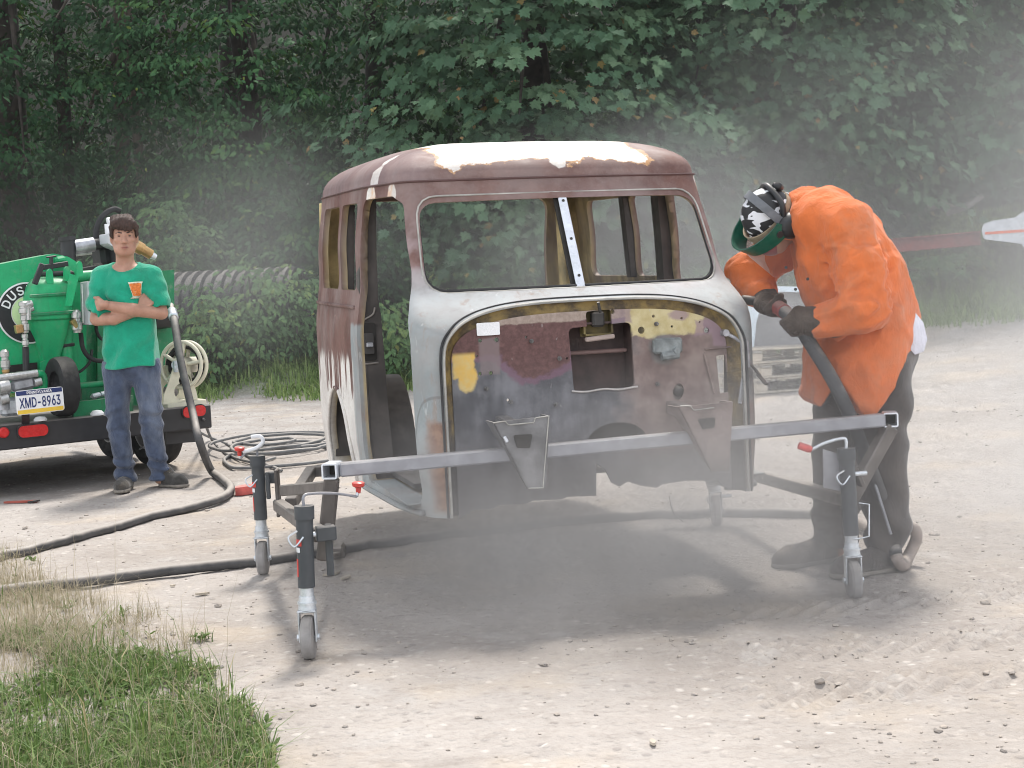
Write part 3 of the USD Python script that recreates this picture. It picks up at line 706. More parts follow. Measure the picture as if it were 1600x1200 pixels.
def outline(z, off=0.0, nf=14, nc=6, ns=22, nr=10):
    """Closed plan outline (points of equal count at every height), moved inwards by off."""
    yc, bow = front_y(z); yr = REAR_Y - 0.10 * sstep(0.9, 1.3, z) - off; rc, rr = 0.055 + 0.02 * sstep(0.8, 1.0, z), 0.24
    yc, wf = yc + off, side_w(yc + 0.0, z) - off
    def half():
        o = []
        A = np.array([wf, yc])
        fr = lambda t: np.array([(wf - rc) * t, yc - bow * (1 - t * t)])
        for t in np.linspace(0, 1, nf): o.append(fr(t))
        e0 = fr(1.0); y1 = yc + rc * 1.2; e1 = np.array([side_w(y1, z) - off, y1])
        for t in np.linspace(0, 1, nc + 2)[1:-1]: o.append((1 - t) ** 2 * e0 + 2 * t * (1 - t) * A + t * t * e1)
        y2 = yr - rr
        for y in np.linspace(y1, y2, ns): o.append(np.array([side_w(y, z) - off, y]))
        e2 = o[-1]; B = np.array([side_w(yr, z) - off, yr]); e3 = np.array([B[0] - rr, yr])
        for t in np.linspace(0, 1, nc + 4)[1:-1]: o.append((1 - t) ** 2 * e2 + 2 * t * (1 - t) * B + t * t * e3)
        for t in np.linspace(1, 0, nr): o.append(np.array([e3[0] * t, yr + 0.03 * (1 - t * t)]))
        return np.array(o)
    h = half(); l = h[1:-1][::-1] * [-1, 1]
    return np.vstack([h, l])
def rise(v):
    """The roof line climbs a little towards the rear."""
    v = np.array(v, float); v[..., 2] += 0.047 * np.maximum(v[..., 1], 0) * np.clip(v[..., 2] / 1.3, 0, 1.2); return v
SEAM = 1.272
def body_rings(off, z0, z1, extra=()):
    zs = sorted(set([z0, z1] + [z for z in list(np.linspace(0, 0.6, 7)) + [0.64, 0.67, 0.70, 0.72, 0.74, 0.76, 0.78, 0.80, 0.82, 0.84, 0.87] + list(np.linspace(0.92, 1.26, 8)) if z0 < z < z1] + list(extra)))
    return [rise(np.column_stack([outline(z, off), np.full(len(outline(z, off)), z)])) for z in zs]
def dome_rings(off, top, n=14):
    base = outline(SEAM, off); cen = np.array([0, 1.50]); o = []
    for t in np.linspace(0, 1, n):
        a = t * math.pi / 2; k = max(math.cos(a) ** 0.66, 0.02); hh = math.sin(a) ** 0.86
        q = (base - cen) * k + cen
        o.append(rise(np.column_stack([q, np.full(len(q), SEAM + 0.004 + (top - SEAM) * hh)])))
    return o
outer = MF(loft(body_rings(0.0, 0.0, SEAM)))
inner = MF(loft(body_rings(0.03, 0.05, SEAM + 0.05)))
shell = outer - inner
# openings
_t = np.linspace(math.pi, 0, 61); _e = 2 / 3.1
RIM = sg.Polygon([(-0.597, -0.2)] + [(0.597 * np.sign(math.cos(t)) * abs(math.cos(t)) ** _e, 0.545 + 0.240 * abs(math.sin(t)) ** _e) for t in _t] + [(0.597, -0.2)])
shell -= MF(xz(RIM, -0.4, 0.12))
def corner(pts, r): return rounded(sg.Polygon(pts), r, 5)
wind = corner([(-0.604, 0.842), (0.612, 0.842), (0.590, 1.204), (-0.580, 1.204)], 0.07)
def lifted(m): v = rise(m.vertices); m.vertices = v; return m
shell -= MF(xz(wind, -0.3, 0.85))
DOOR = corner([(0.115, 0.045), (0.97, 0.045), (0.97, 0.70), (0.945, 1.225), (0.60, 1.235), (0.50, 1.20), (0.36, 0.87), (0.30, 0.76), (0.135, 0.60)], 0.06)
DOOR = corner([(0.125, 0.045), (0.965, 0.045), (0.965, 0.72), (0.93, 1.222), (0.56, 1.222), (0.452, 1.19), (0.262, 0.84), (0.180, 0.76), (0.128, 0.66)], 0.05)
Q1 = corner([(1.07, 0.845), (1.475, 0.845), (1.475, 1.215), (1.055, 1.215)], 0.035)
Q2 = corner([(1.545, 0.845), (2.16, 0.845), (2.12, 1.215), (1.545, 1.215)], 0.05)
for s in (-1, 1):
    x0, x1 = (-1.0, -0.5) if s < 0 else (0.5, 1.0)
    for op in (DOOR, Q1, Q2):
        m = yz(op, x0, x1); m = m.subdivide() if op is DOOR else m
        shell -= MF(lifted(m))
    arch = sg.Point(0, 0).buffer(1, quad_segs=10); import shapely.affinity as sa
    arch = sa.translate(sa.scale(arch, 0.40, 0.44), 1.66, -0.02)
    shell -= MF(yz(arch, x0 - 0.2, x1 if s > 0 else -0.55) if s < 0 else yz(arch, 0.55, x1))
REARO = corner([(-0.63, 0.10), (0.60, 0.10), (0.58, 1.255), (-0.62, 1.255)], 0.07)
_m = xz(REARO, 2.15, 3.0); shell -= MF(lifted(_m))
shell -= MF(box((0, 1.03, -0.06), (1.16, 2.0, 0.3)))                            # the floor is cut out
body_tm = T(shell)
body_tm = TM(*trimesh.remesh.subdivide_to_size(body_tm.vertices, body_tm.faces, 0.12)[:2])
roof_o, roof_i = MF(loft(dome_rings(0.004, 1.455))), MF(loft([r - [0, 0, 0.06] if i == 0 else r for i, r in enumerate(dome_rings(0.030, 1.433))]))
roof_tm = T(roof_o - roof_i)

# ---- paints
def paint_graph(name, kind):
    g = G(); p = g.pos(); x, y, z = g.sep(p)
    rag = g.minus(g.noise(p, 9.0, 4, 0.55), 0.5); rag2 = g.minus(g.noise(g.scale(p, (14, 14, 3.0)), 1.6, 6, 0.6), 0.5); fine = g.noise(p, 70, 4, 0.6)
    brown = g.mix(g.ss(g.noise(p, 6, 6, 0.6), 0.3, 0.7), (0.104, 0.047, 0.038), (0.185, 0.100, 0.082))
    brown = g.mix(g.mul(g.ss(fine, 0.5, 0.75), 0.25), brown, (0.26, 0.16, 0.15))
    white = g.mix(g.ss(fine, 0.3, 0.8), (0.80, 0.78, 0.74), (0.66, 0.62, 0.55))
    grey = g.mix(g.ss(g.noise(p, 4, 6, 0.6), 0.3, 0.7), (0.245, 0.285, 0.29), (0.35, 0.38, 0.38))
    rust = g.mix(g.ss(g.noise(p, 30, 5, 0.7), 0.35, 0.7), (0.20, 0.075, 0.03), (0.36, 0.19, 0.10))
    bare = (0.30, 0.30, 0.32)
    amber = (0.62, 0.34, 0.13)
    def m(d, w=0.012): return g.ss(d, -w, w)
    def edge(d, amt, w=0.004): return g.ss(g.plus(d, g.mul(rag, amt)), -w, w)
    if kind == "roof":
        f = g.plus(g.minus(z, 1.374), g.plus(g.plus(g.mul(g.noise(g.scale(p, (5, 7, 7)), 1.0, 5, 0.6), 0.30), g.mul(g.noise(p, 2.3, 2), 0.16)), -0.23))
        lim = g.mn(g.mn(f, g.mul(g.minus(0.40, g.plus(x, g.mul(rag, 0.2))), 0.5)), g.mul(g.plus(g.minus(x, -0.47), g.mul(rag, 0.2)), 0.5))
        lim = g.mn(lim, g.mul(g.minus(0.98, g.plus(y, g.mul(rag, 0.5))), 0.3))
        ww = g.ss(lim, -0.002, 0.002)
        halo = g.ss(lim, -0.011, -0.006)
        sp = g.mx(edge(g.blob(x, z, 0.02, 1.375, 0.035, 0.06), 0.13), edge(g.blob(y, z, 0.80, 1.31, 0.05, 0.11), 0.10))
        sp = g.mul(sp, 1.0)
        col = g.mix(g.mul(halo, 0.7), brown, amber)
        col = g.mix(g.mx(ww, sp), col, white)
        col = g.mix(g.mul(g.ss(g.plus(g.mul(x, -1.0), g.mul(rag, 0.3)), 0.42, 0.60), 0.35), col, (0.30, 0.24, 0.25))  # pale lavender left side: sky reflection painted into the roof colour
    else:
        low = g.minus(0.84, z)
        cowl_front = g.ss(y, 0.46, 0.30)                                       # the whole nose panel is grey primer
        topw = g.ss(g.plus(g.minus(0.925, z), g.mul(rag, 0.16)), -0.05, 0.035)
        strip = g.mul(g.ss(g.plus(g.minus(1.14, y), g.mul(rag2, 0.09)), -0.01, 0.012), g.ss(g.plus(g.minus(0.73, z), g.mul(rag, 0.05)), -0.01, 0.01))
        sill = g.ss(g.plus(g.minus(0.14, z), g.mul(rag, 0.04)), -0.01, 0.01)
        pale = g.mx(g.mx(g.mul(cowl_front, topw), strip), sill)
        col = g.mix(pale, brown, grey)
        # bare white runs and a white lower edge on the quarter panel
        run = g.mul(g.ss(g.noise(g.scale(p, (1, 14, 1.6)), 1.0, 3, 0.5), 0.46, 0.49), g.mul(g.ss(g.plus(z, g.mul(rag2, 0.2)), 0.60, 0.54), g.ss(y, 1.08, 1.16)))
        lowq = g.mul(g.ss(g.plus(g.minus(0.42, z), g.mul(rag2, 0.34)), -0.01, 0.01), g.ss(y, 1.10, 1.16))
        col = g.mix(g.mul(g.mx(run, lowq), g.ss(y, 2.62, 2.55)), col, white)
        dots = g.mul(g.ss(g.vor(g.scale(p, (1, 5, 4)), 1.7), 0.055, 0.045), g.ss(y, 1.1, 1.2))
        col = g.mix(g.mul(dots, 0.9), col, (0.72, 0.50, 0.40))
        # chips over the door and on the pillar
        chips = g.mx(edge(g.blob(y, z, 0.83, 1.262, 0.055, 0.045), 0.07), edge(g.blob(y, z, 0.575, 1.245, 0.05, 0.05), 0.07))
        chips = g.mx(chips, g.mul(edge(g.blob(y, z, 0.50, 1.20, 0.035, 0.08), 0.04), g.ss(x, 0.55, 0.60)))
        col = g.mix(chips, col, g.mix(g.ss(rag, -0.12, 0.1), (0.74, 0.48, 0.30), white))
        cen = g.mul(g.mul(g.ss(x, 0.02, 0.08), g.ss(x, 0.62, 0.45)), g.mul(g.ss(z, 0.80, 0.83), g.ss(y, 0.4, 0.3)))
        col = g.mix(g.mul(cen, g.ss(rag, -0.15, 0.05, 0.2, 0.75)), col, (0.36, 0.27, 0.28))
        cowlw = g.mul(cowl_front, g.ss(g.plus(z, g.mul(rag, 0.10)), 0.70, 0.80))
        col = g.mix(g.mul(g.mul(cowlw, pale), 0.75), col, (0.50, 0.52, 0.525))
        # rust at the foot of the nose panel
        rr = edge(g.box(g.math("absolute", x), z, 0.595, 0.67, 0.02, 0.36), 0.09, 0.018)
        col = g.mix(g.mul(g.mul(rr, g.ss(y, 0.10, 0.02)), 0.85), col, rust)
        # patch plate outline on the nose side
        arc = g.blob(y, z, 0.02, 0.30, 0.10, 0.155)
        ring = g.mul(g.ss(g.math("absolute", arc), 0.005, 0.002), g.ss(z, 0.28, 0.32))
        col = g.mix(g.mul(ring, 0.7), col, (0.16, 0.17, 0.17))
        # interior: olive brown paint and dust
        olive = g.mix(g.ss(g.noise(g.scale(p, (6, 6, 1.5)), 1.3, 5, 0.6), 0.35, 0.65), (0.14, 0.105, 0.055), (0.50, 0.40, 0.20))
        col = g.mix(g.attr("inside"), col, olive)
    if kind == "roof": col = g.mix(g.attr("inside"), col, (0.05, 0.04, 0.03))
    dirt_sheen = g.mul(g.ss(g.noise(p, 2.6, 6, 0.68), 0.36, 0.66), 0.42)  # dust film, strengthened to paint in pale sky reflection as well
    col = g.mix(dirt_sheen, col, (0.33, 0.275, 0.26))
    if kind != "roof":
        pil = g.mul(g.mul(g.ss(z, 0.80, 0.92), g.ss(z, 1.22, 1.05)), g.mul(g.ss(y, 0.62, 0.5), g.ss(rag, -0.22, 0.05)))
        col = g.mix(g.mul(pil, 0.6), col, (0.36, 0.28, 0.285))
    hb = g.plus(g.mul(fine, 0.4), g.mul(g.noise(p, 5, 3), 0.9))
    rough = g.ss(g.noise(p, 12, 4), 0.25, 0.75, 0.50, 0.78)
    if kind != "roof":
        blot = g.mul(g.ss(g.noise(p, 7, 6, 0.7), 0.50, 0.68), pale)
        col = g.mix(g.mul(blot, 0.45), col, (0.27, 0.255, 0.24))
        col = g.mix(g.mul(g.mul(g.ss(g.noise(g.scale(p, (9, 9, 2.5)), 1.4, 6, 0.7), 0.56, 0.70), pale), 0.45), col, (0.30, 0.19, 0.13))
        scr = g.ss(g.noise(g.scale(p, (30, 30, 6)), 1.0, 3, 0.6), 0.66, 0.70)
        col = g.mix(g.mul(g.mul(scr, pale), 0.35), col, (0.62, 0.63, 0.63))
        rough = g.mx(rough, g.mul(pale, 0.78))
    return g.make(name, g.bsdf(base_color=col, roughness=rough, specular_ior_level=0.32, normal=g.bump(hb, 0.28, 0.006)))
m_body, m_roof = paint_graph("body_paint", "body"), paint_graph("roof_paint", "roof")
m_dark = plain("dark_steel", (0.045, 0.042, 0.040), 0.55, 0.3, 0.3, 9, dust=0.5)
m_jamb = plain("jamb_paint", (0.060, 0.052, 0.047), 0.6, 0.0, 0.35, 7, bump=0.3, dust=0.35)
m_steel = plain("bare_steel", (0.42, 0.43, 0.46), 0.38, 0.85, 0.25, 14, bump=0.12)
m_strip = plain("bright_strip", (0.66, 0.69, 0.74), 0.35, 0.55, 0.08, 20)
m_rubber = plain("rubber", (0.022, 0.022, 0.023), 0.75, 0, 0.25, 15, bump=0.2)
m_seal = plain("gutter_edge", (0.36, 0.35, 0.32), 0.5, 0.2, 0.3, 10)
m_hole = plain("dark_interior", (0.018, 0.016, 0.014), 0.85, 0, 0.3, 10)
m_frame_bolt = plain("bolt_steel", (0.16, 0.155, 0.15), 0.5, 0.4, 0.4, 30)
m_galv = plain("zinc", (0.62, 0.66, 0.70), 0.34, 0.75, 0.12, 18, bump=0.1, dust=0.2)

cab = thing("truck_body", "stripped rusty brown and grey vintage truck body with open windows, carried by the wheeled frame", "truck body", matrix=CAB)
def cobj(name, m, mt, parent=None, smooth=35, **k): return obj(name, m, mt, parent or cab, smooth, local=True, **k)
from scipy.spatial import cKDTree
def with_inside(m, skin, ang):
    m = trimesh.graph.smooth_shade(TM(m.vertices, m.faces), angle=math.radians(ang), facet_minarea=None)
    pts = np.concatenate([(skin.triangles * w[:, None]).sum(1) for w in np.random.default_rng(1).dirichlet([1, 1, 1], 24)])
    d = cKDTree(np.vstack([pts, skin.vertices])).query(m.vertices)[0]
    return m, sstep(0.014, 0.022, d)
skin = T(outer); skin = TM(*trimesh.remesh.subdivide_to_size(skin.vertices, skin.faces, 0.06)[:2])
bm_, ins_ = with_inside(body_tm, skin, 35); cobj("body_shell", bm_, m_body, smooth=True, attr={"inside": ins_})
rk = T(roof_o); rk = TM(*trimesh.remesh.subdivide_to_size(rk.vertices, rk.faces, 0.06)[:2])
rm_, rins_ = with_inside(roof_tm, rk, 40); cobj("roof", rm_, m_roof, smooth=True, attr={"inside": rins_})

# gutter lip where roof and body meet
lip = outline(SEAM + 0.002, -0.001); lip = rise(np.column_stack([lip, np.full(len(lip), SEAM + 0.001)]))
cobj("roof_seam", tube(np.vstack([lip, lip[:1]]), 0.005, 6, False), plain("seam_dark_paint", (0.085, 0.04, 0.036), 0.6), smooth=True)  # seam lip in dark brown paint

# windshield frame bead and centre strip
def ring_of(pl, yfun, r, n=6, step=0.03):
    b = pl.exterior; k = int(b.length / step); q = np.array([b.interpolate(i / k, True).coords[0] for i in range(k)])
    pts = np.array([[u, yfun(u, v), v] for u, v in q]); return tube(np.vstack([pts, pts[:1]]), r, n, False)
def face_y(u, v):
    yc, bow = front_y(v); return yc - bow * (1 - min(abs(u) / 0.6, 1) ** 2)
bead = ring_of(wind.buffer(0.008), lambda u, v: face_y(u, v) + 0.004, 0.0042)
cobj("window_bead", lifted(bead), m_seal, smooth=True)
bead2 = ring_of(wind.buffer(0.001), lambda u, v: face_y(u, v) + 0.018, 0.007)
cobj("window_seal", lifted(bead2), m_rubber, smooth=True)
b0, b1 = np.array([0.0, face_y(0, 0.842) + 0.012, 0.835]), np.array([0.0, face_y(0, 1.202) + 0.012, 1.215])
strip = bar(b0, b1, 0.036, 0.010, up=(0, -1, 0.4), bevel=0.003)
st = cobj("centre_strip", lifted(strip), m_strip)
cobj("strip_back", lifted(bar(b0 + [-0.022, 0.02, 0], b1 + [-0.022, 0.02, 0], 0.022, 0.014, up=(0, -1, 0.4))), m_hole, st)
for k, t in enumerate((0.12, 0.5, 0.9)):
    q = b0 + (b1 - b0) * t; cobj("screw", lifted(cyl(q + [0, -0.004, 0], q + [0, -0.009, 0], 0.006, n=8)), m_dark, st)

# door posts
def post(s, y0, y1, prof):
    """A hollow-looking post that follows the body side: prof gives (z, width)."""
    rings = []
    for z, w in prof:
        xo = side_w((y0 + y1) / 2, z) - (0.004 if y0 > 0.5 else 0.03)
        c = [(s * xo, y0), (s * xo, y1), (s * (xo - w), y1), (s * (xo - w), y0)]
        if s > 0: c = c[::-1]
        rings.append([(a, b, z) for a, b in c])
    return lifted(loft(np.array(rings)))
for s in (-1, 1):
    pb = cobj("door_post", post(s, 0.972, 1.062, [(0.0, 0.115), (0.35, 0.118), (0.62, 0.112), (0.74, 0.10), (0.80, 0.082), (1.0, 0.074), (1.24, 0.060), (1.262, 0.06)]), m_jamb, smooth=False)
    lx = s * (side_w(1.0, 0.6) - 0.055)
    cobj("lock_recess", xz(rounded(sg.box(lx - 0.036, 0.57, lx + 0.030, 0.735), 0.012), 0.966, 0.971), m_hole, pb, smooth=False)
    cobj("lock_plate", xz(rounded(sg.box(lx - 0.024, 0.60, lx + 0.016, 0.69), 0.006), 0.952, 0.965), m_dark, pb, smooth=False)
    cobj("striker", box((lx - 0.004, 0.945, 0.64), (0.028, 0.018, 0.02), bevel=0.003), m_steel, pb, smooth=False)
    for dx in (0.052, 0.038):
        q = [(s * (side_w(1.0, z) - 0.008 - (0.055 - dx) * 1.2 - 0.006), 0.969, z) for z in np.linspace(0.03, 0.55, 8)]
        cobj("pressed_rib", tube(q, 0.0035, 5), m_jamb, pb, smooth=True)
    q = [(lx + s * 0.034, 0.969, 0.56), (lx - s * 0.03, 0.969, 0.56), (lx - s * 0.036, 0.969, 0.60), (lx - s * 0.038, 0.969, 0.72), (lx - s * 0.025, 0.969, 0.745), (lx + s * 0.02, 0.969, 0.77), (lx + s * 0.032, 0.969, 0.80)]
    if s < 0: q = [(2 * lx - a, b, c) for a, b, c in q]; 
    cobj("pressed_rib", tube(spline(q, 5), 0.0045, 5), plain("rib_edge", (0.22, 0.20, 0.18), 0.6), pb, smooth=True)
    cobj("hinge_post", post(s, 0.085, 0.120, [(0.0, 0.09), (0.45, 0.09), (0.66, 0.08), (0.69, 0.07)]), m_jamb, smooth=False)
    q = lifted(bar((s * (side_w(1.5, 1.0) - 0.03), 1.51, 0.84), (s * (side_w(1.5, 1.2) - 0.035), 1.51, 1.22), 0.055, 0.06, up=(0, 1, 0)))
    cobj("window_post", q, m_jamb, smooth=False)
    # wheel housing inside the body
    t = np.linspace(0, math.pi, 18)
    a = [(s * 0.75, 1.66 - 0.41 * math.cos(k), 0.05 + 0.43 * math.sin(k)) for k in t]; b = [(s * 0.47, 1.66 - 0.40 * math.cos(k), 0.05 + 0.42 * math.sin(k)) for k in t]
    c_ = [(s * 0.47, 1.66 - 0.38 * math.cos(k), 0.05 + 0.40 * math.sin(k)) for k in t]; d_ = [(s * 0.74, 1.66 - 0.39 * math.cos(k), 0.05 + 0.41 * math.sin(k)) for k in t]
    wh = loft(np.stack([np.array(q) for q in (a, b, c_, d_, a)]), closed_ring=False, cap=False)
    side = prism(sg.Polygon([(1.66 - 0.39 * math.cos(k), 0.05 + 0.41 * math.sin(k)) for k in t]), 0.01)
    v = side.vertices; side.vertices = np.stack([s * 0.47 + v[:, 2] * s, v[:, 0], v[:, 1]], 1)
    cobj("wheel_housing", [wh, side], m_jamb, smooth=30)
    # rolled lip of the wheel opening, belt line and sill step
    lipz = [(s * (side_w(1.66 - 0.40 * math.cos(k), max(0.44 * math.sin(k), 0.02)) + 0.004), 1.66 - 0.405 * math.cos(k), -0.02 + 0.445 * math.sin(k)) for k in np.linspace(0.05, math.pi - 0.05, 26)]
    cobj("wheel_opening_lip", tube(lipz, 0.009, 6), m_body, smooth=True)
    belt = rise(np.array([(s * (side_w(y, 0.775) + 0.001), y, 0.775) for y in np.linspace(1.06, 2.40, 24)]))
    cobj("belt_moulding", tube(belt, 0.009, 6), m_body, smooth=True)
    sl = [(s * (side_w(y, 0.03) + 0.006), y, 0.012) for y in np.linspace(0.12, 1.08, 14)]
    cobj("sill_step", [tube(sl, 0.012, 6), box((s * 0.69, 0.55, 0.047), (0.10, 0.82, 0.008), bevel=0.002)], m_body, smooth=True)
for x0, x1 in ((-0.755, -0.62), (0.62, 0.755)):
    cobj("rear_post", lifted(bar(((x0 + x1) / 2, 2.42, 0.1), ((x0 + x1) / 2 * 0.95, 2.36, 1.25), 0.10, 0.13, up=(0, 1, 0))), plain("olive_interior", (0.55, 0.44, 0.21), 0.6, 0, 0.5, 5, bump=0.3), smooth=False)
cobj("floor_pan", [box((0, 1.30, 0.075), (1.30, 1.7, 0.02))], m_dark, smooth=False)
cobj("roof_bow", [lifted(tube([(x, y, 1.262 + 0.16 * (1 - (x / 0.66) ** 2)) for x in np.linspace(-0.64, 0.64, 14)], 0.016, 5)) for y in (1.05, 1.85)], m_jamb, smooth=True)

# ---- firewall
FW = RIM.buffer(-0.038)
lower = poly((-0.62, 0.02), (-0.56, -0.012), (-0.50, 0.018), (-0.43, 0.015), (-0.40, 0.028), (-0.30, 0.022), (-0.27, 0.033), (-0.15, 0.028), (-0.13, 0.036), (-0.012, 0.030), (-0.005, 0.155), (0.03, 0.13), (0.055, 0.075), (0.085, 0.058), (0.12, 0.075), (0.17, 0.055), (0.24, 0.040), (0.262, 0.052), (0.36, 0.058), (0.50, 0.048), (0.523, 0.022), (0.55, 0.012), (0.575, 0.04), (0.595, 0.07), (0.62, 0.08), (0.62, -0.5), (-0.62, -0.5))
FWP = FW.difference(lower)
FY = 0.06
def fh(px, py): q = cab_hit(px, py, FY); return q[0], q[2]
heater = corner([fh(888, 513), fh(986, 503), fh(992, 604), fh(897, 614)], 0.02)
slot = corner([fh(1119, 556), fh(1133, 554), fh(1141, 612), fh(1125, 615)], 0.004)
slit = corner([fh(1148, 650), fh(1152, 648), fh(1151, 660), fh(1147, 661)], 0.001)
col_h = sa.rotate(sa.scale(sg.Point(*fh(1060, 612)).buffer(0.026, quad_segs=6), 0.85, 1.25), -12)
motor = corner([fh(915, 487), fh(955, 483), fh(957, 520), fh(918, 522)], 0.012)
tun_c = fh(965, 692); tunnel = sa.scale(sg.Point(*tun_c).buffer(1, quad_segs=8), 0.125, 0.080).intersection(sg.box(-1, tun_c[1], 1, 1))
holes = [fh(*q) for q in ((750, 532), (776, 531), (750, 584), (767, 583), (1002, 516), (1098, 486), (1104, 516), (957, 487), (794, 625), (1021, 494), (1050, 510), (1065, 497), (822, 527), (886, 560), (1093, 503), (745, 556))]
hr = [0.008, 0.009, 0.007, 0.008, 0.014, 0.010, 0.011, 0.009, 0.006, 0.006, 0.005, 0.005, 0.005, 0.005, 0.004, 0.004]
cutouts = so.unary_union([heater, slot, slit, col_h, motor, tunnel] + [sg.Point(*q).buffer(r, quad_segs=4) for q, r in zip(holes, hr)])
fw_poly = FWP.difference(cutouts)
g = G(); p = g.pos(); x, y, z = g.sep(p)
rag = g.minus(g.noise(p, 10, 7, 0.65), 0.5); st_ = g.minus(g.noise(g.scale(p, (16, 1, 3.5)), 1.0, 5, 0.6), 0.5); fine = g.noise(p, 60, 5, 0.65)
steel = g.mix(g.ss(g.plus(g.noise(p, 5, 6, 0.6), g.mul(st_, 0.5)), 0.32, 0.68), (0.075, 0.076, 0.085), (0.19, 0.19, 0.205))
brn = g.mix(g.ss(fine, 0.3, 0.75), (0.085, 0.040, 0.038), (0.15, 0.078, 0.072))
purple = (0.17, 0.085, 0.125); yel = g.mix(g.ss(g.noise(p, 25, 5, 0.6), 0.3, 0.7), (0.66, 0.42, 0.10), (0.60, 0.48, 0.22)); olv = g.mix(g.ss(g.noise(p, 22, 5), 0.3, 0.7), (0.44, 0.36, 0.17), (0.54, 0.47, 0.27))
tanp = g.mix(g.ss(fine, 0.3, 0.7), (0.26, 0.20, 0.165), (0.36, 0.29, 0.245))
def E_(d, amt=0.10, w=0.006): return g.ss(g.plus(d, g.mul(rag, amt)), -w, w)
def B_(px0, py0, px1, py1):
    a, b = fh(px0, py0), fh(px1, py1); return g.box(x, z, min(a[0], b[0]), max(a[0], b[0]), min(a[1], b[1]), max(a[1], b[1]))
def O_(px, py, rx, ry):
    a = fh(px, py); return g.blob(x, z, a[0], a[1], rx, ry)
rightside = g.ss(g.plus(x, g.mul(rag, 0.22)), 0.06, 0.20)
worn = g.mix(g.ss(g.noise(p, 7, 6, 0.65), 0.32, 0.68), (0.155, 0.105, 0.098), (0.275, 0.215, 0.19))
col = g.mix(g.mul(rightside, g.ss(z, 0.12, 0.24)), steel, worn)
bm = g.mx(B_(775, 480, 888, 545), g.mx(O_(840, 545, 0.14, 0.11), O_(728, 520, 0.055, 0.085)))
bm = g.mx(bm, g.mn(g.minus(z, 0.60), g.minus(0.06, x)))
halo = E_(g.plus(bm, 0.022), 0.085); brm = E_(bm, 0.085)
col = g.mix(g.mul(halo, 0.75), col, purple)
col = g.mix(brm, col, brn)
pp = E_(B_(748, 530, 782, 585), 0.02); col = g.mix(g.mul(pp, 0.7), col, (0.21, 0.165, 0.165))
yl = g.mul(E_(g.mx(B_(706, 540, 742, 590), O_(730, 588, 0.035, 0.06)), 0.05), g.ss(z, 0.62, 0.60)); col = g.mix(yl, col, yel)
yr_ = E_(g.mx(B_(985, 478, 1100, 520), O_(1010, 495, 0.09, 0.085)), 0.06); col = g.mix(yr_, col, olv)
lil = E_(g.mx(B_(1085, 500, 1150, 520), g.mx(O_(1062, 492, 0.042, 0.022), B_(1110, 480, 1160, 540))), 0.05); col = g.mix(g.mul(lil, 0.75), col, (0.27, 0.185, 0.22))
lil2 = E_(g.mx(B_(950, 470, 986, 503), B_(900, 470, 912, 500)), 0.05); col = g.mix(g.mul(lil2, 0.75), col, (0.23, 0.16, 0.19))
top = g.ss(g.plus(g.minus(z, 0.712), g.mul(rag, 0.03)), -0.004, 0.004); col = g.mix(g.mul(top, g.ss(x, 0.2, 0.05)), col, tanp)
bluep = E_(O_(1038, 545, 0.062, 0.055), 0.05, 0.012); col = g.mix(g.mul(bluep, 0.6), col, (0.23, 0.25, 0.25))
sc = g.mul(g.ss(g.noise(g.scale(p, (60, 1, 22)), 1.0, 2), 0.70, 0.74), 0.45); col = g.mix(sc, col, (0.40, 0.38, 0.37))
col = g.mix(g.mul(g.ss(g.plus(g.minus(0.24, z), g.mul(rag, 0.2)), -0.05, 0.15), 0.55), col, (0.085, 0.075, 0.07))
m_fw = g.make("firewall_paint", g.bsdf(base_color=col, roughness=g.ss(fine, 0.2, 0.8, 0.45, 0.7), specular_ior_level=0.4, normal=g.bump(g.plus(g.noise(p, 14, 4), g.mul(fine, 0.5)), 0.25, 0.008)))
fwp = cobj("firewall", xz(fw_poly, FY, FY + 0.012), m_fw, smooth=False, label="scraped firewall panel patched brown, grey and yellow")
# channel between the rim and the firewall
def ring_pts(pl, n=160):
    b = pl.exterior; return np.array([b.interpolate(i / n, True).coords[0] for i in range(n)])
def shell_front(u, v):
    v = max(v, 0); yc, bow = front_y(v); return yc - bow * (1 - min(abs(u) / 0.6, 1) ** 2)
clip = sg.box(-1, 0.0, 1, 1)
def open_path(pl):
    c = pl.exterior.intersection(sg.box(-1, 0.004, 1, 1)); c = so.linemerge(c) if c.geom_type != "LineString" else c
    if c.geom_type != "LineString": c = max(c.geoms, key=lambda q: q.length)
    q = np.array([c.interpolate(t, True).coords[0] for t in np.linspace(0, 1, 120)])
    return q if q[0, 0] < q[-1, 0] else q[::-1]
pa, pb_ = open_path(RIM.buffer(-0.001)), open_path(FW)
ra = np.array([(u, shell_front(u, v) + 0.012, v) for u, v in pa]); rb = np.array([(u, FY + 0.006, v) for u, v in pb_])
mid = (ra + rb) / 2 + [0, 0.01, 0]
chan = loft(np.stack([ra, mid, rb]), closed_ring=False, cap=False)
g = G(); p = g.pos(); x, y, z = g.sep(p)
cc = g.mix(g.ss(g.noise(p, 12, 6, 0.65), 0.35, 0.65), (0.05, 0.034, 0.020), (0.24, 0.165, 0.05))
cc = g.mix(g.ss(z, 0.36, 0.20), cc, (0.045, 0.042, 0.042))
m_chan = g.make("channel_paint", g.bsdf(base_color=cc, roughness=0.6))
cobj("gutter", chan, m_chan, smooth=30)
rim_path = np.array([(u, shell_front(u, v) - 0.004, v) for u, v in open_path(RIM.buffer(0.004))])
cobj("rim_bead", tube(rim_path, 0.0055, 6), m_seal, smooth=True)
rim2 = np.array([(u, shell_front(u, v) - 0.003, v) for u, v in open_path(RIM.buffer(0.017))])
cobj("rim_groove", tube(rim2, 0.005, 6), m_rubber, smooth=True)

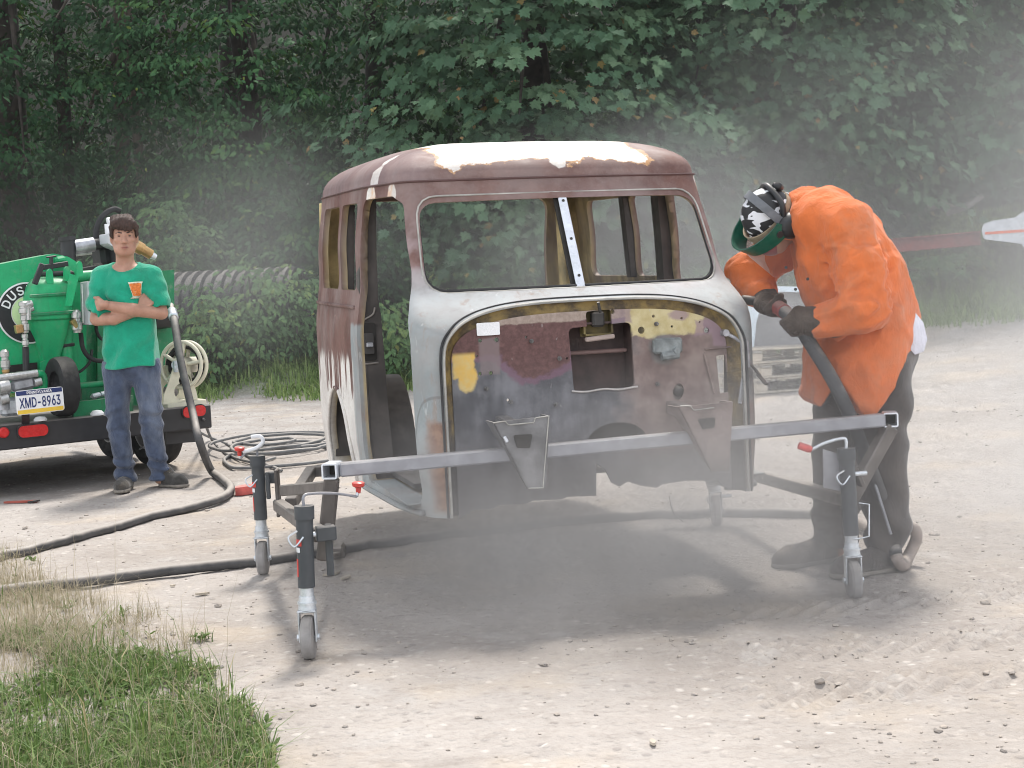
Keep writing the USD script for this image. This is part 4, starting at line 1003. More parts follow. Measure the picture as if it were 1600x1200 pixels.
# heater recess: five walls and two shelves
hx0, hz0, hx1, hz1 = heater.bounds
def open_box(b, depth, t=0.008):
    x0, z0, x1, z1 = b
    return [box(((x0 + x1) / 2, FY + depth, (z0 + z1) / 2), (x1 - x0 + 0.02, t, z1 - z0 + 0.02)),
            box((x0 - t / 2, FY + 0.012 + depth / 2, (z0 + z1) / 2), (t, depth, z1 - z0)), box((x1 + t / 2, FY + 0.012 + depth / 2, (z0 + z1) / 2), (t, depth, z1 - z0)),
            box(((x0 + x1) / 2, FY + 0.012 + depth / 2, z0 - t / 2), (x1 - x0, depth, t)), box(((x0 + x1) / 2, FY + 0.012 + depth / 2, z1 + t / 2), (x1 - x0, depth, t))]
m_recess = plain("recess_paint", (0.055, 0.033, 0.030), 0.6, 0, 0.4, 8)
rc_ = cobj("recess", open_box(heater.bounds, 0.11), m_recess, fwp, smooth=False)
zsh = fh(940, 550)[1]
cobj("ledge", bar((hx0 + 0.004, FY + 0.07, zsh), (hx1 - 0.004, FY + 0.07, zsh), 0.03, 0.016), plain("ledge_paint", (0.17, 0.105, 0.095), 0.55), rc_ and fwp, smooth=False)
jag = [(u, FY - 0.004, hz0 + 0.004 + 0.003 * math.sin(u * 45)) for u in np.linspace(hx0, hx1 + 0.01, 14)]
cobj("torn_edge", tube(jag, 0.0045, 5), plain("torn_steel", (0.50, 0.47, 0.45), 0.45, 0.4), fwp, smooth=True)
mb = motor.bounds
cobj("motor_recess", open_box(mb, 0.05), plain("olive_recess", (0.13, 0.10, 0.035), 0.6, 0, 0.5, 14), fwp, smooth=False)
cobj("wiper_motor", [box(((mb[0] + mb[2]) / 2, FY + 0.02, (mb[1] + mb[3]) / 2 + 0.01), (0.05, 0.04, 0.06), bevel=0.008), cyl(((mb[0] + mb[2]) / 2, FY - 0.02, mb[3] - 0.01), ((mb[0] + mb[2]) / 2 - 0.01, FY - 0.03, mb[3] + 0.03), 0.006, n=8)], m_dark, fwp, smooth=20)
q0, q1 = fh(913, 531), fh(958, 525)
cobj("bracket_plate", bar((q0[0], FY - 0.012, q0[1]), (q1[0], FY - 0.012, q1[1]), 0.02, 0.018), plain("bracket_tan", (0.34, 0.27, 0.24), 0.55), fwp, smooth=False)
a, b = fh(745, 525), fh(780, 503)
cobj("data_plate", xz(rounded(sg.box(a[0], a[1], b[0], b[1]), 0.004), FY - 0.004, FY - 0.001), plain("bright_tin", (0.74, 0.75, 0.78), 0.25, 0.9, 0.05, 25), fwp, smooth=False)
tb = sa.translate(tunnel, 0, 0)
cobj("tunnel_recess", open_box(tunnel.bounds, 0.14), m_hole, fwp, smooth=False)
cobj("column_tube", tube(spline([(*[col_h.centroid.x], FY + 0.10, col_h.centroid.y + 0.01), (col_h.centroid.x + 0.005, FY - 0.0, col_h.centroid.y)], 4), 0.02, 10), m_dark, fwp, smooth=True)
# relay on the right side, bolts, hanging arm, cable stubs
a = fh(1040, 548)
cobj("relay", [box((a[0], FY - 0.02, a[1] + 0.02), (0.12, 0.03, 0.06), bevel=0.008), cyl((a[0] - 0.03, FY - 0.03, a[1] - 0.02), (a[0] + 0.04, FY - 0.03, a[1] - 0.015), 0.018, n=10), cyl((a[0] + 0.03, FY - 0.05, a[1] + 0.0), (a[0] + 0.03, FY, a[1] + 0.0), 0.013, n=10)], plain("dusty_grey", (0.21, 0.23, 0.23), 0.6, 0.2, 0.3, 30), fwp, smooth=25)
for q in ((868, 632), (874, 560), (1027, 600), (798, 628), (830, 533), (760, 607), (1025, 506)):
    a = fh(*q); cobj("bolt", [cyl((a[0], FY - 0.020, a[1]), (a[0], FY, a[1]), 0.005, n=8), cyl((a[0], FY - 0.007, a[1]), (a[0], FY, a[1]), 0.009, n=6)], m_frame_bolt, fwp, smooth=False)
a, b, c_ = fh(1130, 520), fh(1152, 536), fh(1154, 630)
cobj("hanging_arm", [tube(spline([(a[0], FY - 0.01, a[1]), (a[0] + 0.03, FY - 0.03, a[1] - 0.018), (b[0], FY - 0.05, b[1])], 5), 0.007, 8), bar((b[0] + 0.005, FY - 0.055, b[1] + 0.01), (b[0] + 0.012, FY - 0.05, b[1] - 0.10), 0.035, 0.014), bar((b[0] + 0.008, FY - 0.05, b[1] - 0.09), (c_[0] - 0.01, FY - 0.04, c_[1]), 0.022, 0.012), cyl((a[0], FY - 0.03, a[1]), (a[0], FY, a[1]), 0.014, n=12)], plain("worn_steel", (0.36, 0.36, 0.38), 0.45, 0.6, 0.3, 25), fwp, smooth=25)
a = cab_hit(1172, 568, 0.02)
cobj("torn_tab", [bar(a, a + [0.03, -0.03, -0.05], 0.02, 0.006), bar(a + [0.02, -0.02, -0.04], a + [0.045, -0.05, -0.085], 0.03, 0.006)], m_dark, fwp, smooth=False)
# bars framing the slot
a, b = fh(1100, 552), fh(1120, 615)
cobj("slot_frame", [bar((a[0], FY - 0.006, a[1]), (b[0] - 0.01, FY - 0.006, b[1]), 0.012, 0.006), bar((a[0], FY - 0.006, a[1] + 0.015), (slot.bounds[2] + 0.02, FY - 0.006, a[1] + 0.02), 0.010, 0.006)], m_fw, fwp, smooth=False)

# ---- V brackets that hang the body on the beam
m_brk = plain("bracket_steel", (0.15, 0.15, 0.155), 0.48, 0.45, 0.35, 9, bump=0.2, dust=0.3)
m_brk2 = plain("bracket_rusty", (0.16, 0.125, 0.115), 0.6, 0.2, 0.3, 9, bump=0.2, dust=0.3)
def vbracket(pts, yp, mt, notch):
    q = [cab_hit(px, py, yp) for px, py in pts]; pl = sg.Polygon([(a[0], a[2]) for a in q])
    m = xz(pl, yp, yp + 0.005); br = cobj("mounting_bracket", m, mt, smooth=False)
    tl, tr, brr, bl = q[0], q[1], q[2], q[3]
    for u, v in ((tl, bl), (tr, brr)):
        F = np.array([u, v, v + [0, 0.09, 0.04], u + [0, 0.11, 0]]); w = F + [0.006, 0, 0]
        fl = trimesh.convex.convex_hull(np.vstack([F, w])); cobj("flange", fl, mt, br, smooth=False)
    c0 = (tl + tr) / 2 - [0, 0, 0.05]; cobj("hanger", bar(c0 + [0, 0.004, 0], c0 + [0, FY - yp - 0.01, 0.02], 0.05, 0.05), mt, br, smooth=False)
    e = notch; cobj("bright_edge", [bar((a[0], yp - 0.003, a[2]), (b[0], yp - 0.003, b[2]), 0.004, 0.005) for a, b in zip(e[:-1], e[1:])], m_seal, br, smooth=False)
    return br, q
YB = -0.23
edge1 = [cab_hit(*p_, YB) for p_ in ((770, 661), (789, 658), (794, 664), (834, 660), (836, 653), (857, 650), (848, 762), (825, 763))]
br, q = vbracket([(770, 660), (857, 650), (850, 762), (824, 764)], YB, m_brk, edge1)
n0, n1, n2_, n3_ = [cab_hit(*p_, YB - 0.002) for p_ in ((802, 680), (832, 678), (828, 700), (808, 700))]
cobj("dark_slot", xz(corner([(a[0], a[2]) for a in (n0, n1, n2_, n3_)], 0.006), YB - 0.003, YB - 0.001), m_hole, br, smooth=False)
w_ = [cab_hit(*p_, YB - 0.004) for p_ in ((788, 682), (793, 691))]; cobj("weld_tab", bar(w_[0], w_[1], 0.012, 0.006, up=(0, 1, 0)), m_strip, br, smooth=False)
YB = -0.285
edge2 = [cab_hit(*p_, YB) for p_ in ((1062, 634), (1078, 634), (1083, 641), (1115, 637))]
br, q = vbracket([(1060, 636), (1143, 628), (1137, 735), (1112, 737)], YB, m_brk2, edge2)
n0, n1, n2_, n3_ = [cab_hit(*p_, YB - 0.002) for p_ in ((1090, 655), (1118, 652), (1116, 668), (1098, 671))]
cobj("dark_slot", xz(corner([(a[0], a[2]) for a in (n0, n1, n2_, n3_)], 0.006), YB - 0.003, YB - 0.001), m_hole, br, smooth=False)
# ================================================================ wheeled carrying frame
m_frame = plain("frame_steel", (0.105, 0.093, 0.085), 0.5, 0.35, 0.3, 8, bump=0.2, dust=0.55)
m_beam = plain("beam_steel", (0.27, 0.275, 0.30), 0.42, 0.25, 0.2, 9, bump=0.1, dust=0.35)
m_jack = plain("jack_grey_paint", (0.050, 0.056, 0.062), 0.42, 0.1, 0.15, 10, dust=0.3)
m_red = plain("red_plastic", (0.55, 0.045, 0.035), 0.4, 0, 0.12, 20, dust=0.25)
m_tread = plain("caster_rubber", (0.26, 0.25, 0.245), 0.7, 0, 0.15, 15, dust=0.5)
m_white = plain("white_decal", (0.70, 0.72, 0.75), 0.5, 0, 0.05, 20)
cart = thing("carrying_frame", "low steel tube frame on four jack casters holding up the truck body", "cart", (0.3, 5.4, 0))
def kobj(name, m, mt, parent=None, smooth=30, **k): return obj(name, m, mt, parent or cart, smooth, **k)
BY = -0.115
bl, brt = cab_world(cab_hit(518, 735, BY)), dp(1391, 655, 5.37)
bdir = unit(brt - bl)
beam_end = bl + bdir * 0.02
fw_b = unit(np.cross([0, 0, 1.0], bdir))           # towards the body
def tube_end(name, c, axis):
    """Short open end of square tube that looks towards the camera side."""
    return hollow_bar(c - axis * 0.035, c + axis * 0.035, 0.056, 0.006)
# the beam lies between two short open sleeves that point at the camera
kobj("beam", bar(bl + bdir * 0.028, brt - bdir * 0.028, 0.050, bevel=0.006), m_beam)
sleeve_ax = unit(np.array([-0.18, -1.0, 0.0]))
for c in (bl, brt):
    e = kobj("sleeve", hollow_bar(c + sleeve_ax * 0.03, c - sleeve_ax * 0.05, 0.056, 0.006), m_strip)
    kobj("sleeve_bottom", box(c - sleeve_ax * 0.045, (0.045, 0.01, 0.045), M=np.block([[np.array(frame(sleeve_ax)).T, np.zeros((3, 1))], [np.zeros((1, 3)), 1]])) if False else bar(c - sleeve_ax * 0.046, c - sleeve_ax * 0.05, 0.044), m_hole, e)
# left end
post_lo = dp(506, 874, bl[1] + 0.02)
kobj("post", bar(bl + [0, 0.0, -0.028], post_lo, 0.052, bevel=0.006), m_frame)
# casters: ground points
C_FL, C_RL, C_FR, C_RR = gp(485, 1029), gp(413, 897), gp(1333, 930), gp(1119, 823)
def jack(g0, top_px, handle, name="jack", right=False, plain_post=False, yaw=0.0):
    g0 = np.array([g0[0], g0[1], float(ground_z(g0[0], g0[1])[0])])
    d = g0[1]; top = dp(*top_px, d); top[0] = g0[0] + (top[0] - g0[0]); H = top[2] - g0[2]
    j = UsdGeom.Xform.Define(stage, free_path(path_of(cart), name)).GetPrim()
    R_, W = 0.075, 0.042
    ax = np.array([math.cos(yaw), math.sin(yaw), 0]); fwd = np.array([-math.sin(yaw), math.cos(yaw), 0])
    hub = g0 + [0, 0, R_ - 0.004] - fwd * 0.012
    lean = unit((top - g0) * [1, 0.0, 1]); up = unit(lean * 0.5 + np.array([0, 0, 0.5]))
    def ko(n, m, mt, smooth=30): return obj(n, m, mt, j, smooth)
    prof = [(0.0, -W / 2), (R_ - 0.02, -W / 2), (R_ - 0.006, -W / 2 + 0.002), (R_, -W / 2 + 0.010), (R_, W / 2 - 0.010), (R_ - 0.006, W / 2 - 0.002), (R_ - 0.02, W / 2), (0.0, W / 2)]
    ko("wheel", lathe(prof, 28, axis_M(hub, ax)), m_tread)
    ko("axle", [cyl(hub - ax * 0.034, hub + ax * 0.034, 0.008, n=8), cyl(hub - ax * 0.038, hub - ax * 0.031, 0.012, n=6), cyl(hub + ax * 0.031, hub + ax * 0.038, 0.012, n=6)], m_galv)
    crown = hub + [0, 0, R_ + 0.016]
    for s in (-1, 1): ko("fork_leg", bar(hub + ax * s * 0.0275 - [0, 0, 0.014], crown + ax * s * 0.0275, 0.006, 0.036, up=fwd, bevel=0.002), m_galv)
    ko("fork_crown", [bar(crown - ax * 0.032, crown + ax * 0.032, 0.044, 0.008, bevel=0.003)], m_galv)
    s0 = crown + [0, 0, 0.004] + fwd * 0.008
    body_dir = unit(top - s0); L = np.linalg.norm(top - s0)
    ko("collar", [cyl(s0, s0 + body_dir * 0.045, 0.031, 0.027, 16), cyl(s0 + body_dir * 0.018, s0 + body_dir * 0.026, 0.033, n=16)], m_galv)
    ko("inner_tube", cyl(s0 + body_dir * 0.03, s0 + body_dir * 0.12, 0.024, n=16), m_galv)
    t0 = s0 + body_dir * 0.075
    if not plain_post:
        ko("outer_tube", [cyl(t0, top - body_dir * 0.04, 0.029, n=20), cyl(top - body_dir * 0.045, top, 0.034, n=20)], m_jack)
        side = unit(np.array([-1.0, -0.35, 0]))
        for a, b, w, mt, nm in () if right else ((0.52, 0.60, 0.034, m_red, "red_decal"), (0.44, 0.50, 0.026, m_white, "white_decal"), (0.14, 0.36, 0.014, m_red, "warning_strip")):
            q = [t0 + body_dir * (L - 0.075) * t for t in (a, b)]
            arc = [trimesh.creation.box((0.001, 0.001, 0.001))]
            th = np.linspace(-w / 0.03 / 1.2, w / 0.03 / 1.2, 7) + math.atan2(side[1], side[0])
            ring = [[p_ + 0.0297 * np.array([math.cos(t), math.sin(t), 0]) for t in th] for p_ in q]
            ko(nm, loft(np.array(ring), closed_ring=False, cap=False), mt)
    else:
        ko("outer_tube", [cyl(t0, top - body_dir * 0.02, 0.030, n=18), bar(top - body_dir * 0.03, top, 0.075, 0.06, up=fwd)], m_galv if right else m_jack)
    # crank: screw stub, arm, red grip
    c0 = top; pth = [c0 - [0, 0, 0.01], c0 + [0, 0, 0.03], c0 + [0, 0, 0.038] + np.array(handle) * 0.15, c0 + [0, 0, 0.03] + np.array(handle) * 0.6, c0 + [0, 0, 0.012] + np.array(handle)]
    ko("crank_arm", tube(spline(pth, 5), 0.005 if not right else 0.0065, 8), m_beam if not right else m_galv, True)
    e = pth[-1]
    if not right:
        ko("crank_rod", tube(spline([e, e + np.array(handle) * 0.04 + [0, 0, 0.02], e + np.array(handle) * 0.04 + [0, 0, 0.03]], 3), 0.006, 6), m_galv, True)
        ko("crank_grip", lathe([(0, 0), (0.008, 0), (0.010, 0.018), (0.021, 0.024), (0.023, 0.036), (0.016, 0.04), (0, 0.04)], 12, axis_M(e + np.array(handle) * 0.04 + [0, 0, 0.012], (0.05, 0, 1))), m_red)
    else:
        ko("crank_grip", lathe([(0, 0), (0.012, 0), (0.015, 0.012), (0.014, 0.05), (0, 0.054)], 12, axis_M(e, (-1, 0, 0.4))), m_red)
    # pin and clip on the pivot
    pv = top - body_dir * 0.10
    ko("pivot_pin", [cyl(pv, pv + ax * 0.075 + [0, 0.02, 0], 0.009, n=10), tube(spline([pv + [-0.02, -0.03, 0.02], pv + [-0.05, -0.04, 0.0], pv + [-0.03, -0.045, -0.03], pv + [0.0, -0.035, 0.0]], 4), 0.0035, 5)], m_galv)
    return top, pv, t0, body_dir
tFL, pFL, _, dFL = jack(C_FL, (475, 790), np.array([0.155, 0.20, -0.02]))
tRL, pRL, _, dRL = jack(C_RL, (402, 712), np.array([-0.075, 0.0, -0.02]))
tFR, pFR, _, dFR = jack(C_FR, (1322, 700), np.array([-0.13, 0.0, -0.012]), right=True)
tRR, pRR, _, dRR = jack(C_RR, (1112, 745), np.array([0.05, 0.02, 0]), right=True)
# hook of the rear left jack
h0 = tRL + [0, 0, 0.0]
kobj("hook", tube(spline([h0 + [-0.06, 0, 0.02], h0 + [0.0, -0.01, 0.035], h0 + [0.03, -0.01, 0.06], h0 + [0.02, -0.01, 0.085], h0 + [-0.02, -0.01, 0.085]], 5), 0.009, 8), m_white, smooth=True)
# left side rail with its brackets
ra_, rb2 = dp(466, 790, C_FL[1] + 0.06), dp(425, 762, C_RL[1] - 0.05)
zr = (ra_[2] + rb2[2]) / 2
rail_a, rail_b = pFL + [0.045, 0.05, -0.01], pRL + [0.085, -0.02, -0.02]
kobj("side_rail", bar(rail_a, [rail_b[0], rail_b[1], rail_b[2] - 0.10], 0.05, bevel=0.006), m_frame)
kobj("upright", [bar([rail_b[0], rail_b[1], rail_b[2] - 0.15], [rail_b[0], rail_b[1], rail_b[2] + 0.06], 0.016, 0.06, up=(0, 1, 0))], m_frame)
kobj("pivot_bracket", [bar(pRL + [0.035, 0.01, 0.0], pRL + [0.085, 0.01, 0.0], 0.04, 0.05), bar(pRL + [0.045, -0.03, 0.03], pRL + [0.045, -0.03, -0.09], 0.02, 0.01, up=(0, 1, 0))], m_jack)
kobj("pivot_bracket", [bar(pFL + [0.035, 0.01, 0.0], pFL + [0.10, 0.03, 0.0], 0.04, 0.05), bar(pFL + [0.075, 0.03, 0.03], pFL + [0.075, 0.03, -0.15], 0.025, 0.012, up=(0, 1, 0))], m_jack)
xa = dp(445, 766, (rail_a[1] * 0.35 + rail_b[1] * 0.65)); xb = dp(520, 760, bl[1] + 0.10)
kobj("cross_tube", bar(xa, xb, 0.045, bevel=0.005), m_frame)
fb = gp(528, 872); kobj("foot_block", box(fb + [0, 0.0, 0.03], (0.07, 0.10, 0.07), bevel=0.012), m_frame)
kobj("foot_plate", bar(post_lo + [-0.0, 0.0, 0.004], [fb[0], fb[1], 0.02], 0.03, 0.02), m_frame)
# right end: post, rail, jack plate, wire clip, strut
post2 = dp(1327, 782, C_FR[1] + 0.07)
kobj("post", bar(brt + [0, 0, -0.028], post2, 0.052, bevel=0.006), m_frame)
rr_b = dp(1186, 744, C_RR[1] - 0.35); dirr = unit(rr_b - post2)
kobj("side_rail", hollow_bar(post2 - dirr * 0.01, post2 + dirr * 1.55, 0.052, 0.005), m_frame)
pl_c = [dp(*q, C_FR[1] + 0.03) for q in ((1286, 702), (1312, 710), (1316, 768), (1287, 762))]
kobj("jack_plate", trimesh.convex.convex_hull(np.vstack([pl_c, np.array(pl_c) + [0, 0.008, 0]])), m_beam)
cl = [dp(*q, C_FR[1] - 0.03) for q in ((1342, 786), (1358, 788), (1358, 838), (1340, 842), (1332, 841))]
kobj("wire_clip", tube(np.array(cl), 0.0035, 6), m_galv, smooth=True)
kobj("strut", tube(np.array([dp(1363, 742, C_FR[1] + 0.25), dp(1392, 835, C_FR[1] + 0.22)]), 0.006, 6), m_beam)
kobj("pivot_bracket", [bar(pFR + [0.03, 0.02, 0.02], pFR + [0.06, 0.03, -0.05], 0.03, 0.02), bar(pFR, [post2[0], post2[1], pFR[2] - 0.05], 0.03)], m_frame)
# rear beam under the body, and its link to the rear jacks
rearL, rearR = np.array([rail_b[0] + 0.05, rail_b[1] + 0.02, rail_b[2] - 0.10]), post2 + dirr * 1.5
kobj("rear_beam", bar([rearL[0], max(rearL[1], rearR[1]) * 0.5 + rearL[1] * 0.5 + 0.35, 0.36], [rearR[0], rearR[1] + 0.1, 0.36], 0.05), m_frame)
kobj("rear_link", bar(rearL, [rearL[0], max(rearL[1], rearR[1]) * 0.5 + rearL[1] * 0.5 + 0.36, 0.36], 0.05), m_frame)
# ================================================================ people
def cloth(name, col, var=0.12, scale=9.0, rough=0.85, weave=0.25, stain=None, sheen=0.3, fade=None):
    g = G(); p = g.world()
    n = g.ss(g.noise(p, scale, 5, 0.6), 0.3, 0.7)
    c = g.mix(n, tuple(x * (1 - var) for x in col), tuple(min(1, x * (1 + var)) for x in col))
    if fade: c = g.mix(g.mul(g.ss(g.noise(g.scale(p, (6, 6, 2.2)), 1.2, 5, 0.6), 0.45, 0.72), 0.8), c, fade)
    if stain: c = g.mix(g.mul(g.ss(g.noise(p, 5.5, 6, 0.65), 0.47, 0.75), stain[1]), c, stain[0])
    wr = g.noise(g.scale(p, (1.0, 1.0, 0.45)), 24, 3, 0.5, 1.2); crease = g.math("absolute", g.minus(wr, 0.5))
    h = g.plus(g.plus(g.mul(g.noise(p, 240, 2), 0.25), g.mul(g.noise(p, 34, 4), 0.5)), g.mul(crease, -2.2))
    return g.make(name, g.bsdf(base_color=c, roughness=rough, specular_ior_level=0.2, sheen_weight=sheen, sheen_roughness=0.5, normal=g.bump(h, weave * 1.6, 0.010)))
def skin_mat(name):
    g = G(); p = g.world()
    c = g.mix(g.ss(g.noise(p, 14, 4), 0.3, 0.7), (0.36, 0.195, 0.135), (0.45, 0.255, 0.18))
    c = g.mix(g.mul(g.ss(g.noise(p, 60, 3), 0.55, 0.75), 0.25), c, (0.33, 0.15, 0.11))
    return g.make(name, g.bsdf(base_color=c, roughness=0.5, specular_ior_level=0.4, subsurface_weight=0.08, subsurface_scale=0.01, normal=g.bump(g.noise(p, 180, 3), 0.08, 0.003)))
m_skin = skin_mat("skin")
m_shirt = cloth("green_cotton", (0.008, 0.310, 0.185), 0.10, 8, stain=((0.025, 0.17, 0.10), 0.55))
m_jeans = cloth("denim", (0.060, 0.080, 0.130), 0.25, 14, weave=0.4, fade=(0.16, 0.19, 0.245))
m_hair = plain("brown_hair", (0.042, 0.022, 0.016), 0.75, 0, 0.35, 60, bump=0.6, bscale=160)
m_shoe = cloth("dark_shoe", (0.045, 0.043, 0.040), 0.3, 30, stain=((0.20, 0.16, 0.12), 0.6))
m_sole = plain("shoe_sole", (0.20, 0.18, 0.155), 0.8, 0, 0.25, 30, dust=0.4)
m_eye = plain("eye", (0.10, 0.075, 0.06), 0.25, 0, 0.1, 20)
m_lip = plain("lip", (0.36, 0.15, 0.12), 0.5, 0, 0.1, 40)
m_brow = plain("brow", (0.050, 0.028, 0.020), 0.7, 0, 0.2, 60)
def noise_at(P, s, seed, o=3): return meshkit.fbm(np.asarray(P) * s, o, seed) - 0.5
def strip_on(V, pts, w, lift):  # small helper: a thin band of quads through points
    return tube(pts, w, 5)

def shoe(field_args, heel, toe, width=0.048, high=0.10):
    """(upper, sole) of a shoe from heel to toe on the ground."""
    heel, toe = np.asarray(heel, float), np.asarray(toe, float); d = unit(toe - heel); L = np.linalg.norm(toe - heel)
    lo, hi = np.minimum(heel, toe) - 0.12, np.maximum(heel, toe) + [0.12, 0.12, 0.26]
    F = Field(lo, hi, 0.005); up = np.array([0, 0, 1.0]); z = up * 0.028
    F.chain([heel + d * 0.045 + z + up * 0.022, heel + d * L * 0.40 + z + up * 0.014, heel + d * L * 0.72 + z + up * 0.004, toe - d * 0.045 + z - up * 0.0], [width * 0.86, width * 0.92, width, width * 0.80], 0.02)
    F.bone(heel + d * 0.055 + up * 0.05, heel + d * 0.06 + up * high, 0.044, 0.043, 0.03)
    F.bone(heel + d * 0.07 + up * 0.06, heel + d * L * 0.5 + up * 0.05, 0.042, 0.030, 0.03)
    g0 = min(heel[2], toe[2]); F.cut(lambda P: g0 + 0.016 - P[..., 2])
    upper = F.mesh()
    G_ = Field(lo, hi, 0.005)
    G_.chain([heel + d * 0.042 + up * 0.012, heel + d * L * 0.42 + up * 0.012, heel + d * L * 0.74 + up * 0.012, toe - d * 0.045 + up * 0.012], [width * 0.92, width * 0.86, width * 1.05, width * 0.86], 0.02)
    G_.cut(lambda P: P[..., 2] - g0 - 0.024, k=0.006); G_.cut(lambda P: g0 - P[..., 2], k=0.004)
    return upper, G_.mesh()

# ---------------------------------------------------------------- young man with crossed arms
def young_man():
    o = gp(219, 764); o[2] = float(ground_z(o[0], o[1])[0])
    S = 1.0
    t = thing("person", "young man in green t-shirt and jeans with crossed arms beside the green machine", "person", o)
    A = lambda x, y, z: np.array([o[0] + x, o[1] + y, o[2] + z])
    # joints: x to the picture's right, y away from the camera, z up
    hipR, hipL = A(-0.085, 0.0, 0.90), A(0.085, 0.0, 0.90)       # his right is on the picture's left
    knR, knL = A(-0.105, -0.02, 0.49), A(0.105, -0.015, 0.49)
    anR, anL = A(-0.092, 0.015, 0.085), A(0.128, 0.03, 0.085)
    shR, shL = A(-0.160, 0.01, 1.385), A(0.172, 0.02, 1.375)
    elR, elL = A(-0.190, -0.045, 1.115), A(0.222, -0.03, 1.135)
    neck = A(0.0, 0.015, 1.43); hc = A(0.012, -0.012, 1.635)
    lo, hi = A(-0.36, -0.26, 0.0), A(0.38, 0.22, 1.80)
    # ---- body (skin), one surface
    B = Field(lo, hi, 0.0075)
    for h, k, a in ((hipR, knR, anR), (hipL, knL, anL)): B.chain([h, k, a, a - [0, 0.02, 0.03]], [0.078, 0.052, 0.036, 0.034], 0.03)
    B.bone(A(0, 0.0, 0.93), A(0, 0.0, 1.15), 0.125, 0.115, 0.05, ((0, 1, 0), 0.72)); B.bone(A(0, 0.0, 1.15), A(0, 0.01, 1.33), 0.118, 0.135, 0.05, ((0, 1, 0), 0.70))
    B.bone(A(-0.13, 0.015, 1.39), A(0.13, 0.02, 1.385), 0.058, 0.058, 0.05)
    B.bone(neck - [0, 0, 0.03], A(0.005, 0.005, 1.53), 0.060, 0.053, 0.03)
    B.bone(shR, elR, 0.052, 0.041, 0.03); B.bone(shL, elL, 0.052, 0.041, 0.03)
    # forearms: his right one passes below, his left one lies on top
    wrR, wrL = A(0.112, -0.118, 1.160), A(-0.105, -0.150, 1.205)
    B.chain([elR, A(-0.06, -0.125, 1.115), wrR], [0.043, 0.041, 0.028], 0.012)
    B.chain([elL, A(0.07, -0.145, 1.165), wrL], [0.043, 0.042, 0.028], 0.012)
    body = B.mesh()
    # ---- hands at finer pitch, joined to the body
    def hand(wr, palm_dir, out, up_, curl, side):
        H = Field(wr - 0.16, wr + 0.16, 0.0035); d, n, u = unit(palm_dir), unit(out), unit(up_)
        c = wr + d * 0.05
        H.bone(wr - d * 0.02, wr + d * 0.015, 0.027, 0.026, 0.012)
        for k in (-0.026, -0.009, 0.009, 0.026): H.bone(wr + d * 0.015 + u * k * 0.6, wr + d * 0.085 + u * k * 1.05, 0.014, 0.0125, 0.012)
        for k, l in ((-0.029, 0.062), (-0.010, 0.075), (0.010, 0.080), (0.029, 0.070)):
            a = wr + d * 0.09 + u * k; b = a + (d * math.cos(curl * 0.5) - n * math.sin(curl * 0.5)) * l * 0.48; e = b + (d * math.cos(curl) - n * math.sin(curl)) * l * 0.32; f = e + (d * math.cos(curl * 1.4) - n * math.sin(curl * 1.4)) * l * 0.24
            H.chain([a, b, e, f], [0.0105, 0.0095, 0.0085, 0.0075], 0.004)
        a = wr + d * 0.03 + u * side * 0.026; b = a + d * 0.035 + u * side * 0.022; H.chain([a, b, b + d * 0.034 + u * side * 0.004, b + d * 0.058], [0.015, 0.0125, 0.010, 0.008], 0.006)
        return H.mesh()
    hl = hand(wrL, (-0.75, 0.62, -0.05), (-0.4, -0.9, 0), (0, 0, 1), 0.3, 1)          # rests over the right upper arm
    hr = hand(wrR, (0.50, 0.45, 0.62), (0.3, -1, 0.2), (-0.75, 0.2, 0.6), 0.3, 1)       # tucked, fingers beside the left arm
    # ---- head at finer pitch
    hy = 0.28                                                       # turned a little to the picture's right
    ct, st_ = math.cos(hy), math.sin(hy)
    fw = np.array([st_, -ct, -0.02]); rt = np.array([ct, st_, 0.0]); up_ = unit(np.cross(rt, fw)) * -1
    up_ = np.array([0.03, 0, 1.0]); up_ /= np.linalg.norm(up_)
    M = np.stack([rt, -fw, up_], 1)
    Q = lambda a, b, c: hc + rt * a + fw * b + up_ * c              # right, forward, up in the head's frame
    H = Field(hc - [0.14, 0.15, 0.22], hc + [0.14, 0.15, 0.17], 0.004)
    H.egg(Q(0, -0.012, 0.032), (0.075, 0.094, 0.098), 0.01, M)
    H.egg(Q(0, 0.022, -0.045), (0.060, 0.068, 0.082), 0.03, M)
    H.bone(Q(-0.035, 0.045, -0.085), Q(0.035, 0.045, -0.085), 0.026, 0.026, 0.03); H.egg(Q(0, 0.066, -0.103), (0.024, 0.018, 0.020), 0.02, M)
    H.bone(Q(-0.051, 0.0, -0.05), Q(-0.027, 0.045, -0.10), 0.020, 0.018, 0.03); H.bone(Q(0.051, 0.0, -0.05), Q(0.027, 0.045, -0.10), 0.020, 0.018, 0.03)
    H.bone(Q(-0.038, 0.076, 0.022), Q(0.038, 0.076, 0.022), 0.010, 0.010, 0.02)
    H.chain([Q(0, 0.085, 0.008), Q(0, 0.097, -0.018), Q(0, 0.107, -0.034)], [0.009, 0.010, 0.0125], 0.012)
    for s in (-1, 1):
        H.egg(Q(s * 0.014, 0.092, -0.036), (0.010, 0.010, 0.008), 0.008, M)
        H.egg(Q(s * 0.046, 0.066, -0.022), (0.020, 0.015, 0.016), 0.02, M)
        H.egg(Q(s * 0.079, -0.004, -0.012), (0.010, 0.020, 0.032), 0.008, M)
    H.egg(Q(0, 0.086, -0.066), (0.024, 0.011, 0.0075), 0.008, M); H.egg(Q(0, 0.084, -0.077), (0.020, 0.010, 0.0075), 0.006, M)
    H.bone(Q(0, -0.01, -0.07), Q(0, -0.02, -0.19), 0.054, 0.058, 0.03)
